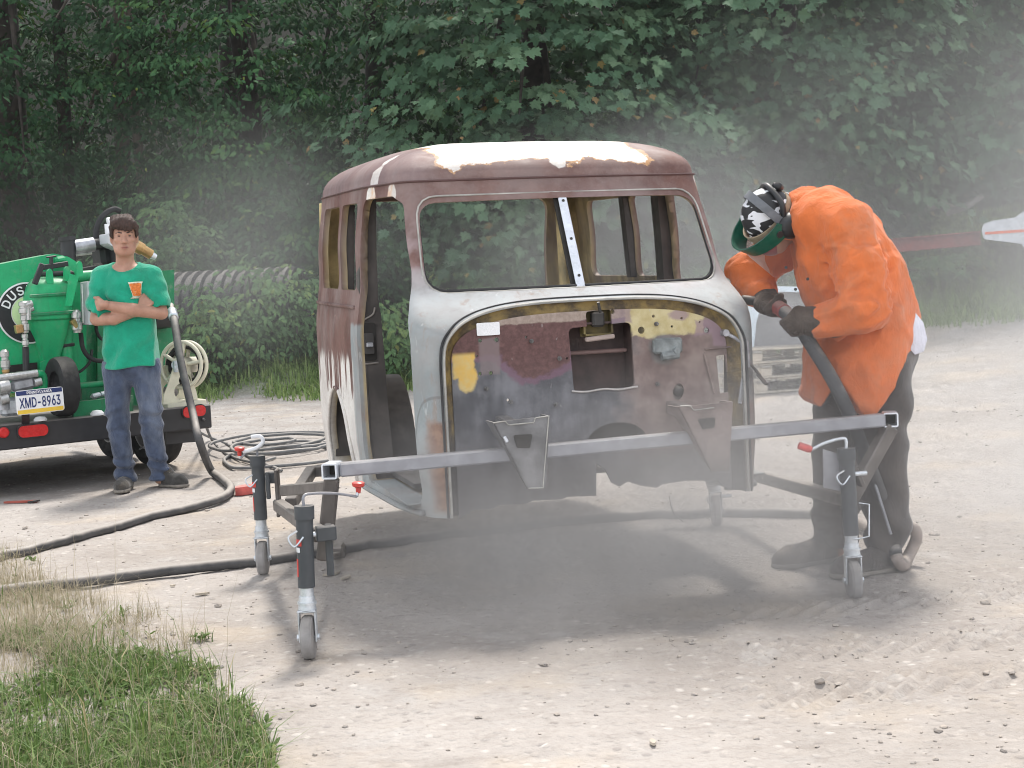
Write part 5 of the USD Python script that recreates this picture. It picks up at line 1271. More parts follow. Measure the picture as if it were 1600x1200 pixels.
    for s in (-1, 1):                                              # eye sockets
        c = Q(s * 0.033, 0.092, 0.003); s_, P = H.window(c - 0.05, c + 0.05); q = np.linalg.norm((P - c) @ M / np.array([0.019, 0.016, 0.010]), axis=-1); H.v[s_] += 0.009 * np.clip(1.2 - q, 0, 1)
        c = Q(0, 0.099, -0.0705); s_, P = H.window(c - 0.05, c + 0.05); q = np.linalg.norm((P - c) @ M / np.array([0.026, 0.02, 0.0028]), axis=-1); H.v[s_] += 0.002 * np.clip(1.5 - q, 0, 1)
    head = H.mesh()
    try:
        bd = MF(body)
        for m in (head, hl, hr): bd = bd + MF(m)
        bd = T(bd)
        if len(bd.faces) < len(body.faces) * 0.8: raise ValueError
    except Exception:
        bd = trimesh.util.concatenate([body, head, hl, hr])
    obj("body", bd, m_skin, t, True)
    for s in (-1, 1):
        obj("eye", trimesh.creation.icosphere(2, 0.0088).apply_transform(mat4(rt, fw, up_ * 0.5, Q(s * 0.033, 0.0752, 0.003))), m_eye, t, True)
        obj("eyebrow", tube([Q(s * 0.014, 0.0875, 0.021), Q(s * 0.032, 0.086, 0.0265), Q(s * 0.052, 0.074, 0.021)], np.array([0.004, 0.005, 0.003]), 6), m_brow, t, True)
    obj("lips", [tube([Q(-0.022, 0.088, -0.0705), Q(-0.008, 0.0965, -0.0675), Q(0.008, 0.0965, -0.0675), Q(0.022, 0.088, -0.0705)], np.array([0.002, 0.0042, 0.0042, 0.002]), 6), tube([Q(-0.020, 0.088, -0.0725), Q(0, 0.0965, -0.077), Q(0.020, 0.088, -0.0725)], np.array([0.002, 0.0048, 0.002]), 6)], m_lip, t, True)
    # ---- hair: cap with a swept fringe
    R = Field(hc - [0.14, 0.15, 0.12], hc + [0.14, 0.15, 0.19], 0.004)
    R.egg(Q(0, -0.016, 0.038), (0.083, 0.102, 0.101), 0.01, M)
    R.cut(lambda P: 0.018 - (P - hc) @ up_ + np.maximum((P - hc) @ fw - 0.02, 0) * 1.15 - np.maximum(-((P - hc) @ fw), 0) * 0.75, k=0.012)
    for a in np.linspace(-0.060, 0.058, 8):                         # fringe swept across the brow
        R.chain([Q(a * 0.8 - 0.012, 0.020, 0.112), Q(a * 0.9 - 0.004, 0.070, 0.096 - 5 * a * a), Q(a + 0.010, 0.092 - 9 * a * a, 0.066), Q(a + 0.018, 0.097 - 9 * a * a, 0.040 + 0.12 * max(-a, 0) + 0.006 * math.sin(a * 190))], [0.026, 0.023, 0.015, 0.005], 0.018)
    for s in (-1, 1): R.chain([Q(s * 0.074, 0.03, 0.06), Q(s * 0.077, 0.024, 0.01), Q(s * 0.074, 0.022, -0.012)], [0.020, 0.011, 0.004], 0.014)
    R.wobble(lambda P: 0.007 * noise_at(P, 30, 3) + 0.0022 * np.sin(((P - hc) @ rt) * 300 + ((P - hc) @ fw) * 40 + 9 * noise_at(P, 16, 4)))
    obj("hair", R.mesh(), m_hair, t, True)
    # ---- t-shirt
    C = Field(lo, hi, 0.0068); fl = ((0, 1, 0), 0.74)
    C.bone(A(0.0, 0.0, 0.76), A(0.0, 0.005, 1.05), 0.200, 0.170, 0.04, ((0, 1, 0), 0.74)); C.bone(A(0, 0.005, 1.05), A(0, 0.012, 1.30), 0.163, 0.162, 0.04, ((0, 1, 0), 0.72))
    C.bone(A(-0.118, 0.015, 1.388), A(0.126, 0.02, 1.380), 0.068, 0.068, 0.05); C.bone(A(-0.06, 0.015, 1.43), A(0.06, 0.015, 1.43), 0.045, 0.045, 0.05)
    for sh, el in ((shR, elR), (shL, elL)): C.bone(sh + [0, 0, 0.0], sh + (el - sh) * 0.92, 0.068, 0.073, 0.035)
    def folds(P):
        q = P - o; x, y, z = q[..., 0], q[..., 1], q[..., 2]
        f = 0.022 * noise_at(q * [1, 1, 0.45], 15, 5, 3)
        pull = sstep(1.06, 1.18, z) * sstep(1.36, 1.22, z)
        f = f + 0.020 * pull * np.sin(46 * (x * 0.55 + z * 0.85) + 9 * noise_at(q, 6, 6)) * sstep(0.05, -0.03, y)
        low = sstep(1.06, 0.92, z)
        f = f + 0.016 * low * np.sin(30 * (x * 1.0 - z * 0.55) + 7 * noise_at(q, 5, 7))
        arm = sstep(0.15, 0.20, np.abs(x))
        return f * (1 - 0.5 * arm) + 0.004 * arm * np.sin(55 * z + 30 * np.abs(x) + 5 * noise_at(q, 8, 8))
    C.wobble(folds)
    # openings: hem, sleeves, neck
    C.cut(lambda P: o[2] + 0.795 + 0.008 * np.sin((P[..., 0] - o[0]) * 18) - P[..., 2])
    for sh, el, s in ((shR, elR, -1), (shL, elL, 1)):
        d = unit(el - sh); e = sh + (el - sh) * 0.90
        C.cut(lambda P, d=d, e=e, s=s: np.minimum((P - e) @ d, s * (P[..., 0] - o[0]) - 0.168))
        s_, P = C.window(e - 0.14, e + 0.14); al = (P - e) @ d; rad = np.linalg.norm((P - e) - al[..., None] * d, axis=-1)
        C.v[s_] = np.maximum(C.v[s_], -np.maximum(rad - 0.056, -al - 0.035))
    C.cut(lambda P: 0.078 - np.linalg.norm((P - A(0.004, -0.02, 1.475)) * [0.92, 0.95, 1.0], axis=-1))
    obj("t_shirt", C.mesh(), m_shirt, t, True)
    nk = [A(0.004, -0.02, 1.475) + np.array([0.079 * math.cos(a) / 0.92, 0.070 * math.sin(a), -0.030 + 0.030 * math.sin(a) + 0.0 * a]) for a in np.linspace(0, 2 * math.pi, 28)]
    # chest emblem: orange keystone with pale bars
    def on_chest(u, v):
        return A(u, -0.135 - 0.0 * u, v)
    ex, ez = 0.085, 1.292
    def emblem(pts, dy):
        m = prism(sg.Polygon(pts), 0.003).subdivide().subdivide().subdivide(); v = m.vertices
        # drape over the chest: project along y onto the shirt
        m.vertices = np.stack([o[0] + v[:, 0], o[1] + np.array([front_at(a, b) for a, b in v[:, :2]]) - dy - v[:, 2], o[2] + v[:, 1]], 1); return m
    cols = C.v
    def front_at(x, z):
        i = int(round((o[0] + x - C.lo[0]) / C.h)); k = int(round((o[2] + z - C.lo[2]) / C.h)); col = C.v[i, :, k]
        j = np.flatnonzero(col < 0); j = j[0] if len(j) else len(col) // 2
        return C.ax[1][j] - o[1]
    em = [(ex - 0.036, ez + 0.036), (ex - 0.026, ez + 0.041), (ex + 0.026, ez + 0.041), (ex + 0.036, ez + 0.036), (ex + 0.022, ez - 0.040), (ex - 0.018, ez - 0.040)]
    pl = obj("chest_print", emblem([(ex - 0.044, ez + 0.050), (ex + 0.044, ez + 0.050), (ex + 0.038, ez + 0.036), (ex + 0.026, ez - 0.044), (ex + 0.036, ez - 0.056), (ex - 0.034, ez - 0.056), (ex - 0.022, ez - 0.044), (ex - 0.038, ez + 0.036)], 0.008), plain("print_pale", (0.62, 0.66, 0.52), 0.8, 0, 0.1, 40), t, False)
    obj("keystone", emblem(em, 0.012), plain("print_orange", (0.72, 0.22, 0.05), 0.8, 0, 0.2, 60), pl, False)
    # ---- jeans
    J = Field(A(-0.30, -0.24, 0.02), A(0.32, 0.22, 0.96), 0.0068)
    J.bone(A(0, 0.0, 0.90), A(0, 0.0, 0.83), 0.150, 0.158, 0.03, ((0, 1, 0), 0.74))
    for h, k, a in ((hipR, knR, anR), (hipL, knL, anL)): J.chain([h - [0, 0, 0.04], k + [0, 0, 0.02], k - [0, 0, 0.10], a + [0, 0, 0.02], a - [0, 0, 0.03]], [0.102, 0.074, 0.068, 0.060, 0.064], 0.022)
    def jf(P):
        q = P - o; z = q[..., 2]; x = q[..., 0]
        f = 0.010 * noise_at(q * [1, 1, 0.6], 16, 15, 3)
        f = f + 0.009 * sstep(0.62, 0.45, z) * np.sin(62 * z + 22 * np.abs(x) + 10 * noise_at(q, 5, 16)) * sstep(0.33, 0.42, z)
        f = f + 0.012 * sstep(0.26, 0.14, z) * np.sin(78 * z + 12 * x + 9 * noise_at(q, 6, 17))
        return f + 0.006 * sstep(0.66, 0.80, z) * np.sin(40 * (np.abs(x) - 0.7 * z))
    J.wobble(jf); J.cut(lambda P: o[2] + 0.045 - P[..., 2]); J.cut(lambda P: P[..., 2] - o[2] - 0.845)
    obj("jeans", J.mesh(), m_jeans, t, True)
    # ---- shoes
    for (hx, hy_), (tx, ty) in (((-0.098, 0.075), (-0.078, -0.205)), ((0.118, 0.06), (0.325, -0.055))):
        u, s_ = shoe(None, A(hx, hy_, 0), A(tx, ty, 0)); sh = obj("shoe", u, m_shoe, t, True); obj("sole", s_, m_sole, sh, True)
        d = unit(np.array([tx - hx, ty - hy_, 0])); w = np.array([-d[1], d[0], 0])
        L = np.linalg.norm([tx - hx, ty - hy_])
        for k in range(4):
            c = A(hx, hy_, 0) + d * L * (0.45 + 0.085 * k) + [0, 0, 0.103 - 0.013 * k]
            obj("lace", tube([c - w * 0.022 - [0, 0, 0.008], c, c + w * 0.022 - [0, 0, 0.008]], 0.0035, 5), m_sole, sh, True)
    return t
young_man()

# ---------------------------------------------------------------- bent man with the blast nozzle
m_orange = cloth("orange_cotton", (0.64, 0.165, 0.050), 0.12, 6, stain=((0.48, 0.22, 0.13), 0.6), sheen=0.15)
m_seam = cloth("orange_seam", (0.50, 0.100, 0.028), 0.1, 20)
m_pants = cloth("dusty_work_trousers", (0.066, 0.057, 0.052), 0.3, 9, weave=0.10, stain=((0.17, 0.145, 0.125), 0.6))
m_glove = cloth("leather_glove", (0.070, 0.052, 0.042), 0.3, 18, weave=0.4, stain=((0.13, 0.11, 0.095), 0.6), sheen=0.1)
m_boot = cloth("dusty_boot", (0.085, 0.075, 0.068), 0.3, 20, stain=((0.26, 0.22, 0.19), 0.7), sheen=0.1)
m_visor = plain("green_visor", (0.008, 0.085, 0.055), 0.35, 0, 0.12, 14, dust=0.1)
m_muff = plain("black_plastic", (0.018, 0.019, 0.021), 0.4, 0, 0.15, 20, dust=0.2)
m_band = plain("tan_band", (0.34, 0.27, 0.19), 0.75, 0, 0.2, 30)
m_greyband = plain("grey_band", (0.13, 0.14, 0.155), 0.6, 0, 0.15, 30)
g = G(); p = g.pos()
capn = g.ss(g.noise(g.scale(p, (1.0, 1.0, 2.4)), 15, 2, 0.4, 0.8), 0.545, 0.56)
m_cap = g.make("printed_cap", g.bsdf(base_color=g.mix(capn, (0.018, 0.018, 0.020), (0.72, 0.74, 0.78)), roughness=0.5))
g = G(); fr = g.add("fresnel", "fac", IOR=1.35)
shield_s = g.add("mix_closure", "closure", fac=g.plus(g.mul(fr, 0.7), 0.04), closure1=g.add("transparent_bsdf", "BSDF", color=(0.92, 0.93, 0.92)), closure2=g.bsdf(base_color=(0.75, 0.74, 0.73), roughness=0.25))
m_shield = g.make("clear_shield", shield_s)

MAN_Y = 5.70
def bent_man():
    o = dp(1343, 893, MAN_Y); o[2] = float(ground_z(o[0], o[1])[0])
    t = thing("person", "man in an orange shirt and face shield bending over the truck body with a hose", "person", o)
    W = lambda px, py, yo=0.0: dp(px, py, o[1] + yo)
    Z = np.array([0, 0, 1.0]); Yv = np.array([0, 1.0, 0])
    lo, hi = o + [-0.62, -0.50, -0.02], o + [0.36, 0.50, 1.68]
    hipN, hipF = W(1378, 560, -0.10), W(1330, 565, 0.11)
    knN, knF = W(1378, 705, -0.10), W(1304, 700, 0.13)
    anN, anF = W(1388, 850, -0.10), W(1306, 848, 0.13)
    shN, shF = W(1322, 352, -0.20), W(1268, 360, 0.20)
    elN, wrN = W(1352, 478, -0.31), W(1288, 502, -0.24)
    elF, wrF = W(1168, 428, 0.26), W(1196, 466, 0.12)
    B = Field(lo, hi, 0.009)
    for h, k, a in ((hipN, knN, anN), (hipF, knF, anF)): B.chain([h, k, a, a - 0.03 * Z], [0.095, 0.062, 0.036, 0.034], 0.03)
    B.chain([W(1368, 545), W(1345, 480), W(1315, 400), W(1285, 345)], [0.15, 0.165, 0.155, 0.11], 0.05)
    for s_, e_, w_ in ((shN, elN, wrN), (shF, elF, wrF)): B.chain([s_, e_, w_], [0.065, 0.050, 0.033], 0.03)
    B.bone(W(1262, 335), W(1222, 352), 0.066, 0.062, 0.03)
    # head: looks down and to the left
    hc = W(1203, 345); fw = unit(np.array([-0.66, 0.10, -0.72])); up_ = np.array([-0.68, -0.46, 0.62]); up_ = unit(up_ - fw * (up_ @ fw)); rt = np.cross(fw, up_)
    M = np.stack([rt, fw, up_], 1); Q = lambda a, b, c: hc + rt * a + fw * b + up_ * c
    body = B.mesh()
    H = Field(hc - 0.19, hc + 0.19, 0.0045)
    H.egg(Q(0, -0.012, 0.025), (0.078, 0.098, 0.100), 0.01, M); H.egg(Q(0, 0.03, -0.05), (0.062, 0.066, 0.080), 0.03, M)
    H.bone(Q(-0.03, 0.055, -0.09), Q(0.03, 0.055, -0.09), 0.028, 0.028, 0.03)
    H.chain([Q(0, 0.085, 0.01), Q(0, 0.100, -0.02), Q(0, 0.110, -0.036)], [0.010, 0.011, 0.014], 0.012)
    for s in (-1, 1):
        H.egg(Q(s * 0.015, 0.092, -0.038), (0.010, 0.010, 0.008), 0.008, M); H.egg(Q(s * 0.080, -0.004, -0.012), (0.010, 0.020, 0.032), 0.008, M)
        c = Q(s * 0.033, 0.094, 0.003); w_, P = H.window(c - 0.05, c + 0.05); q = np.linalg.norm((P - c) @ M / np.array([0.02, 0.018, 0.012]), axis=-1); H.v[w_] += 0.007 * np.clip(1.3 - q, 0, 1)
    H.egg(Q(0, 0.088, -0.072), (0.025, 0.012, 0.012), 0.008, M); H.bone(Q(0, -0.02, -0.06), Q(0, -0.07, -0.16), 0.06, 0.066, 0.03)
    head = H.mesh()
    # hands: five fingers closed around the hose; gloves follow them
    def grip(c, ax, near, wr, r, glove, flip=1):
        ax = unit(ax); e1 = unit(near - ax * (near @ ax)); e2 = np.cross(ax, e1) * flip
        F = Field(np.minimum(c, wr) - 0.13, np.maximum(c, wr) + 0.13, 0.004); g_ = 0.003 if glove else 0.0
        R = r + 0.013 + g_
        on = lambda ang, s, rr=R: c + ax * s + e1 * rr * math.cos(ang) + e2 * rr * math.sin(ang)
        palm = c + e1 * (R + 0.010) - e2 * 0.020
        for s in (-0.030, -0.010, 0.010, 0.030): F.bone(wr + (palm - wr) * 0.35 + ax * s * 0.5, on(-0.55, s, R + 0.006), 0.019 + g_, 0.016 + g_, 0.014)
        F.bone(wr - (palm - wr) * 0.15, wr + (palm - wr) * 0.55, 0.032 + g_, 0.034 + g_, 0.02)
        for s, L in ((-0.034, 2.5), (-0.0115, 2.8), (0.0115, 2.85), (0.034, 2.65)):
            F.chain([on(a, s * (1 - 0.06 * a)) for a in np.linspace(-0.5, L, 5)], [0.0125 + g_, 0.0115 + g_, 0.0105 + g_, 0.0098 + g_, 0.009 + g_], 0.003)
        F.chain([palm + ax * 0.045 - e2 * 0.01, on(-1.2, 0.055), on(-1.9, 0.050), on(-2.5, 0.040)], [0.016 + g_, 0.014 + g_, 0.0125 + g_, 0.0105 + g_], 0.006)
        return F
    hN, hF = W(1243, 503, -0.20), W(1206, 474, 0.03)
    axN, axF = W(1268, 540, -0.19) - W(1222, 488, -0.18), W(1240, 492, -0.14) - W(1180, 470, 0.05)
    nearN, nearF = np.array([0.35, -1.0, -0.1]), np.array([-0.1, -0.7, -0.6])
    bare = [grip(hN, axN, nearN, wrN + unit(hN - wrN) * 0.03, 0.027, False).mesh(), grip(hF, axF, nearF, wrF, 0.027, False).mesh()]
    try:
        bd = MF(body)
        for m in [head] + bare: bd = bd + MF(m)
        bd = T(bd)
        if len(bd.faces) < len(body.faces) * 0.8: raise ValueError
    except Exception:
        bd = trimesh.util.concatenate([body, head] + bare)
    obj("body", bd, m_skin, t, True)
    GN = grip(hN, axN, nearN, wrN + unit(hN - wrN) * 0.03, 0.024, True)
    GN2 = Field(GN.lo - [0.02, 0.02, 0.06], GN.lo + GN.h * GN.n + [0.14, 0.08, 0.06], 0.0045)
    s_, P = GN2.window(GN.lo, GN.lo + GN.h * (GN.n - 1))
    from scipy.ndimage import map_coordinates
    GN2.v[s_] = map_coordinates(GN.v, ((P - GN.lo) / GN.h).transpose(3, 0, 1, 2), order=1, mode="nearest")
    GN2.chain([hN + unit(wrN - hN) * 0.035 + [0.005, -0.02, 0], wrN + unit(hN - wrN) * 0.03 + [0, 0, -0.005], wrN + unit(wrN - hN) * 0.04], [0.046, 0.056, 0.064], 0.03)
    GN2.wobble(lambda P: 0.007 * noise_at(P, 28, 41))
    obj("glove", GN2.mesh(), m_glove, t, True)
    GF = grip(hF, axF, nearF, wrF, 0.024, True); GF.chain([hF + unit(wrF - hF) * 0.03, wrF], [0.042, 0.055], 0.03); GF.wobble(lambda P: 0.006 * noise_at(P, 28, 42))
    obj("glove", GF.mesh(), m_glove, t, True)
    # shirt
    C = Field(o + [-0.62, -0.48, 0.55], o + [0.36, 0.48, 1.68], 0.0078)
    wide = ((0, 1, 0), 1.22)
    C.chain([W(1292, 350), W(1310, 385), W(1334, 440), W(1350, 500), W(1342, 555), W(1330, 620)], [0.128, 0.165, 0.188, 0.192, 0.192, 0.195], 0.06, wide)
    C.bone(W(1256, 332), W(1282, 340), 0.088, 0.115, 0.05)
    C.bone(W(1280, 345, -0.10), shN, 0.105, 0.090, 0.05); C.bone(W(1275, 350, 0.10), shF, 0.105, 0.090, 0.05)
    C.chain([shN, shN + (elN - shN) * 0.5 + [0.012, -0.01, 0], elN, elN + (wrN - elN) * 0.95], [0.088, 0.084, 0.078, 0.068], 0.04)
    C.chain([shF, shF + (elF - shF) * 0.6 + [0, 0, 0.01], elF, elF + (wrF - elF) * 0.75], [0.09, 0.080, 0.074, 0.066], 0.035)
    def folds(P):
        q = P - o; x, y, z = q[..., 0], q[..., 1], q[..., 2]
        f = 0.011 * noise_at(q, 6, 51, 3) + 0.004 * noise_at(q, 30, 52, 2)
        def ridge(d, across, along, seed, sharp=3.0):
            d = unit(d); u = q @ d; w_ = q - u[..., None] * d
            n = meshkit.fbm(w_ * across + (u * along)[..., None] * d, 2, seed); return np.clip(1 - np.abs(2 * n - 1) * 1.6, 0, 1) ** sharp
        arm = np.minimum(np.minimum(np.linalg.norm(P - elN, axis=-1), np.linalg.norm(P - (elN + wrN) / 2, axis=-1)), np.linalg.norm(P - (elN + shN) / 2, axis=-1))
        arm = np.minimum(arm, np.linalg.norm(P - elF, axis=-1)); am = sstep(0.20, 0.10, arm)
        f = f - 0.012 * (1 - am) * ridge((0.55, 0.1, -0.83), 9.0, 2.2, 53) - 0.008 * ridge((-0.55, 0.2, -0.8), 13.0, 3.5, 54)
        f = f - 0.026 * am * ridge((0.75, -0.5, 0.35), 15.0, 5.0, 55, 2.0) + 0.010 * am
        return f - 0.006 * sstep(1.0, 0.8, z) * ridge((0.25, 0.0, -0.97), 11.0, 2.0, 56)
    C.wobble(folds)
    hem = [W(*q) for q in ((1180, 600), (1252, 618), (1270, 633), (1281, 612), (1292, 590), (1303, 606), (1320, 636), (1336, 649), (1350, 634), (1384, 592), (1424, 536), (1470, 500))]
    hx, hz = np.array([q[0] for q in hem]), np.array([q[2] for q in hem])
    C.cut(lambda P: np.where((P[..., 2] < o[2] + 1.06) & (np.linalg.norm((P - (elN + wrN) / 2) * [1, 1, 1.4], axis=-1) > 0.17), np.interp(P[..., 0], hx, hz) - P[..., 2], -1.0))
    dN = unit(wrN - elN); eN = elN + (wrN - elN) * 0.98
    s_, P = C.window(eN - 0.13, eN + 0.13); al = (P - eN) @ dN; rad = np.linalg.norm((P - eN) - al[..., None] * dN, axis=-1)
    C.v[s_] = np.maximum(C.v[s_], -np.maximum(rad - 0.044, -al - 0.02))
    # collar opening
    nc_ = W(1246, 338)
    C.cut(lambda P: 0.080 - np.linalg.norm((P - (nc_ + [-0.05, 0, 0.0])), axis=-1))
    # inside of the hem is hollow
    s_, P = C.window(o + [-0.3, -0.4, 0.55], o + [0.36, 0.4, 0.86]); C.v[s_] = np.maximum(C.v[s_], -(C.v[s_] + 0.022 + np.maximum(P[..., 2] - o[2] - 0.74, 0) * 2))
    obj("shirt", C.mesh(), m_orange, t, True)
    col = [W(1262, 290, -0.02), W(1247, 306, -0.09), W(1240, 330, -0.105), W(1232, 355, -0.09), W(1222, 372, -0.03)]
    P_ = spline(col, 6); rings = []
    for q in P_: rings.append([q, q + [0.028, -0.012, -0.006], q + [0.034, -0.010, -0.012], q + [0.012, 0.012, -0.006]])
    obj("collar", loft(np.array(rings)), m_orange, t, 40)
    cm_ = C.mesh(); tree_ = trimesh.proximity.ProximityQuery(cm_)
    def seam(pts, r_, nm):
        q = spline([W(*p_) for p_ in pts], 8); c, _, fi = tree_.on_surface(q); obj(nm, tube(c + cm_.face_normals[fi] * 0.001, r_, 5), m_seam, t, True)
    for q in ((1228, 418), (1243, 452), (1262, 436)): obj("button", cyl(W(q[0], q[1], -0.150), W(q[0], q[1], -0.165), 0.006, n=10), m_muff, t)
    # trousers
    J = Field(o + [-0.30, -0.36, 0.06], o + [0.32, 0.36, 1.0], 0.0078)
    J.bone(W(1372, 545), W(1362, 580), 0.165, 0.165, 0.04, ((0, 1, 0), 1.1))
    for h, k, a in ((hipN, knN, anN), (hipF, knF, anF)): J.chain([h - 0.02 * Z, h + (k - h) * 0.5, k, k + (a - k) * 0.55, a + 0.03 * Z], [0.125, 0.110, 0.094, 0.092, 0.086], 0.03)
    def pf(P):
        q = P - o; z, x, y = q[..., 2], q[..., 0], q[..., 1]; w = noise_at(q, 4.5, 61, 2)
        return 0.018 * noise_at(q * [1, 1, 0.7], 9, 62, 4) + 0.012 * sstep(0.40, 0.2, z) * np.sin(42 * z + 14 * x + 12 * w) + 0.007 * sstep(0.40, 0.55, z) * np.sin(30 * (z * 0.8 + x) + 12 * w)
    J.wobble(pf); J.cut(lambda P: o[2] + 0.065 - P[..., 2]); J.cut(lambda P: P[..., 2] - o[2] - 0.97)
    obj("trousers", J.mesh(), m_pants, t, True)
    for (hp, tp, yo) in (((1328, 893), (1256, 900), 0.12), ((1402, 893), (1344, 909), -0.13)):
        hh, tt = gp(*hp), gp(*tp); hh[1], tt[1] = o[1] + yo + 0.03, o[1] + yo - 0.05
        hh[2] = tt[2] = float(ground_z(hh[0], hh[1])[0])
        d = unit(tt - hh); tt = hh + d * 0.315
        u, s_ = shoe(None, hh, tt, 0.055, 0.17); b = obj("boot", u, m_boot, t, True); obj("sole", s_, m_sole, b, True)
    # cap, bands, visor, shield, ear muffs
    K = Field(hc - 0.20, hc + 0.20, 0.0045); K.egg(Q(0, -0.012, 0.032), (0.088, 0.108, 0.108), 0.01, M)
    K.cut(lambda P: 0.012 - (P - hc) @ up_ - 0.10 * ((P - hc) @ fw), k=0.01); K.wobble(lambda P: 0.004 * noise_at(P, 24, 71))
    obj("cap", K.mesh(), m_cap, t, True)
    def hoop(c, rx, ry, ax1, ax2, a0, a1, w, h, n=26, nrm=None):
        th = np.linspace(a0, a1, n); nz = unit(np.cross(ax1, ax2)) if nrm is None else unit(nrm); rings = []
        for a in th:
            p_ = c + ax1 * rx * math.cos(a) + ax2 * ry * math.sin(a); out = unit(ax1 * math.cos(a) + ax2 * math.sin(a))
            rings.append([p_ - nz * h / 2, p_ - nz * h / 2 + out * w, p_ + nz * h / 2 + out * w, p_ + nz * h / 2])
        return loft(np.array(rings))
    obj("head_band", hoop(Q(0, -0.005, 0.022), 0.090, 0.112, rt, fw, 0, 2 * math.pi, 0.006, 0.032, 40), m_band, t, 40)
    obj("crown_band", hoop(Q(0, -0.02, 0.03), 0.096, 0.116, rt, up_, -0.1, math.pi + 0.1, 0.008, 0.034, 28), m_greyband, t, 40)
    obj("visor", hoop(Q(0, 0.010, 0.008), 0.118, 0.150, rt, fw, -0.18, math.pi + 0.18, 0.006, 0.072, 34, unit(up_ + 0.30 * fw)), m_visor, t, 40)
    vis_c = Q(0, 0.022, -0.105); sh_rings = []
    for a in np.linspace(-0.12, math.pi + 0.12, 30):
        top = Q(0.120 * math.cos(a), 0.012 + 0.150 * math.sin(a), -0.030); bot = Q(0.112 * math.cos(a), 0.018 + 0.142 * math.sin(a), -0.185)
        sh_rings.append([top, bot])
    obj("face_shield", loft(np.array(sh_rings), closed_ring=False, cap=False), m_shield, t, True)
    for s in (-1, 1):
        c = Q(s * 0.094, -0.030, -0.020); d = rt * s
        obj("ear_muff", lathe([(0, 0.042), (0.034, 0.040), (0.049, 0.026), (0.053, 0.005), (0.053, -0.010), (0.044, -0.018), (0, -0.018)], 22, axis_M(c, d)), m_muff, t, 40)
        obj("shield_pivot", cyl(Q(s * 0.112, 0.02, 0.004), Q(s * 0.130, 0.02, 0.004), 0.014, n=12), m_muff, t)
    obj("head_strap", [tube(spline([Q(-0.095, -0.03, 0.01), Q(-0.09, -0.075, 0.07), Q(0, -0.095, 0.115), Q(0.09, -0.075, 0.07), Q(0.095, -0.03, 0.01)], 6), 0.012, 7), tube(spline([Q(-0.09, -0.05, 0.0), Q(-0.05, -0.115, 0.0), Q(0.05, -0.115, 0.0), Q(0.09, -0.05, 0.0)], 6), 0.014, 7), tube(spline([Q(0.03, -0.11, 0.08), Q(0.01, -0.125, 0.06), Q(-0.03, -0.12, 0.10)], 5), 0.016, 7)], m_muff, t, True)
    E_ = [trimesh.creation.icosphere(2, 0.011).apply_transform(mat4(rt, fw, up_, Q(s * 0.033, 0.080, 0.003))) for s in (-1, 1)]
    for m in E_: obj("eye", m, m_eye, t, True)
    K2 = Field(hc - 0.2, hc + 0.2, 0.005); K2.egg(Q(0, 0.062, -0.064), (0.060, 0.058, 0.062), 0.01, M)
    K2.wobble(lambda P: 0.004 * noise_at(P, 30, 75)); obj("face_mask", K2.mesh(), cloth("pink_mask", (0.27, 0.075, 0.085), 0.15, 20), t, True)
    # rag hanging from the back pocket
    rg = [(1416, 492), (1428, 490), (1440, 505), (1446, 530), (1441, 548), (1430, 552), (1420, 540), (1413, 520)]
    pl = sg.Polygon(rg).buffer(2); pts = np.array(pl.exterior.coords)[:-1]
    front = np.array([W(a, b, -0.16 + 0.0012 * (a - 1430)) for a, b in pts]); cen = front.mean(0) + [0.0, -0.018, 0]
    n = len(front); V = np.vstack([front, front + [0.006, 0.012, 0], cen, cen + [0.006, 0.02, 0]]); i = np.arange(n); j = (i + 1) % n
    F = np.vstack([np.stack([i, j, np.full(n, 2 * n)], 1), np.stack([n + j, n + i, np.full(n, 2 * n + 1)], 1), np.stack([i, n + i, n + j], 1), np.stack([i, n + j, j], 1)])
    tag(obj("rag", TM(V, F), cloth("white_rag", (0.66, 0.66, 0.74), 0.06, 30, sheen=0.1), None, 30), "white rag hanging from the back pocket of the man in orange", "rag")
    return t
bent_man()
# ================================================================ green blasting machine on its trailer
def enamel(name, col, grime):
    g = G(); p = g.world(); n = g.noise(p, 5, 5, 0.6)
    c = g.mix(g.ss(n, 0.3, 0.7), tuple(x * 0.85 for x in col), tuple(x * 1.1 for x in col))
    streak = g.ss(g.noise(g.scale(p, (18, 18, 2.2)), 1.0, 5, 0.65), 0.52, 0.72)
    c = g.mix(g.mul(streak, grime), c, (0.05, 0.075, 0.05))
    c = g.mix(g.mul(g.ss(g.noise(p, 9, 6, 0.7), 0.5, 0.7), grime * 0.9), c, (0.24, 0.25, 0.21))
    chip = g.ss(g.noise(p, 26, 4, 0.7), 0.70, 0.72); c = g.mix(g.mul(chip, 0.8), c, (0.12, 0.10, 0.09))
    nz = g.sep(g.add("geometry", "normal"))[2]; c = g.mix(g.mul(g.ss(g.plus(nz, g.mul(n, 0.5)), 0.6, 1.3), 0.35), c, (0.42, 0.40, 0.35))
    return g.make(name, g.bsdf(base_color=c, roughness=g.ss(g.noise(p, 11, 4), 0.3, 0.7, 0.32, 0.6), normal=g.bump(g.noise(p, 16, 3), 0.08, 0.006)))
m_green, m_green2 = enamel("green_enamel", (0.012, 0.37, 0.145), 0.32), enamel("green_enamel_worn", (0.010, 0.20, 0.080), 0.6)
m_black = plain("black_frame_paint", (0.020, 0.020, 0.022), 0.42, 0, 0.2, 10, dust=0.35)
m_tyre = plain("tyre", (0.020, 0.020, 0.021), 0.8, 0, 0.25, 12, bump=0.4, bscale=90, dust=0.3)
m_chrome = plain("plated_pipe", (0.52, 0.52, 0.51), 0.3, 0.85, 0.15, 16)
m_brass = plain("brass", (0.42, 0.27, 0.12), 0.35, 0.8, 0.2, 16)
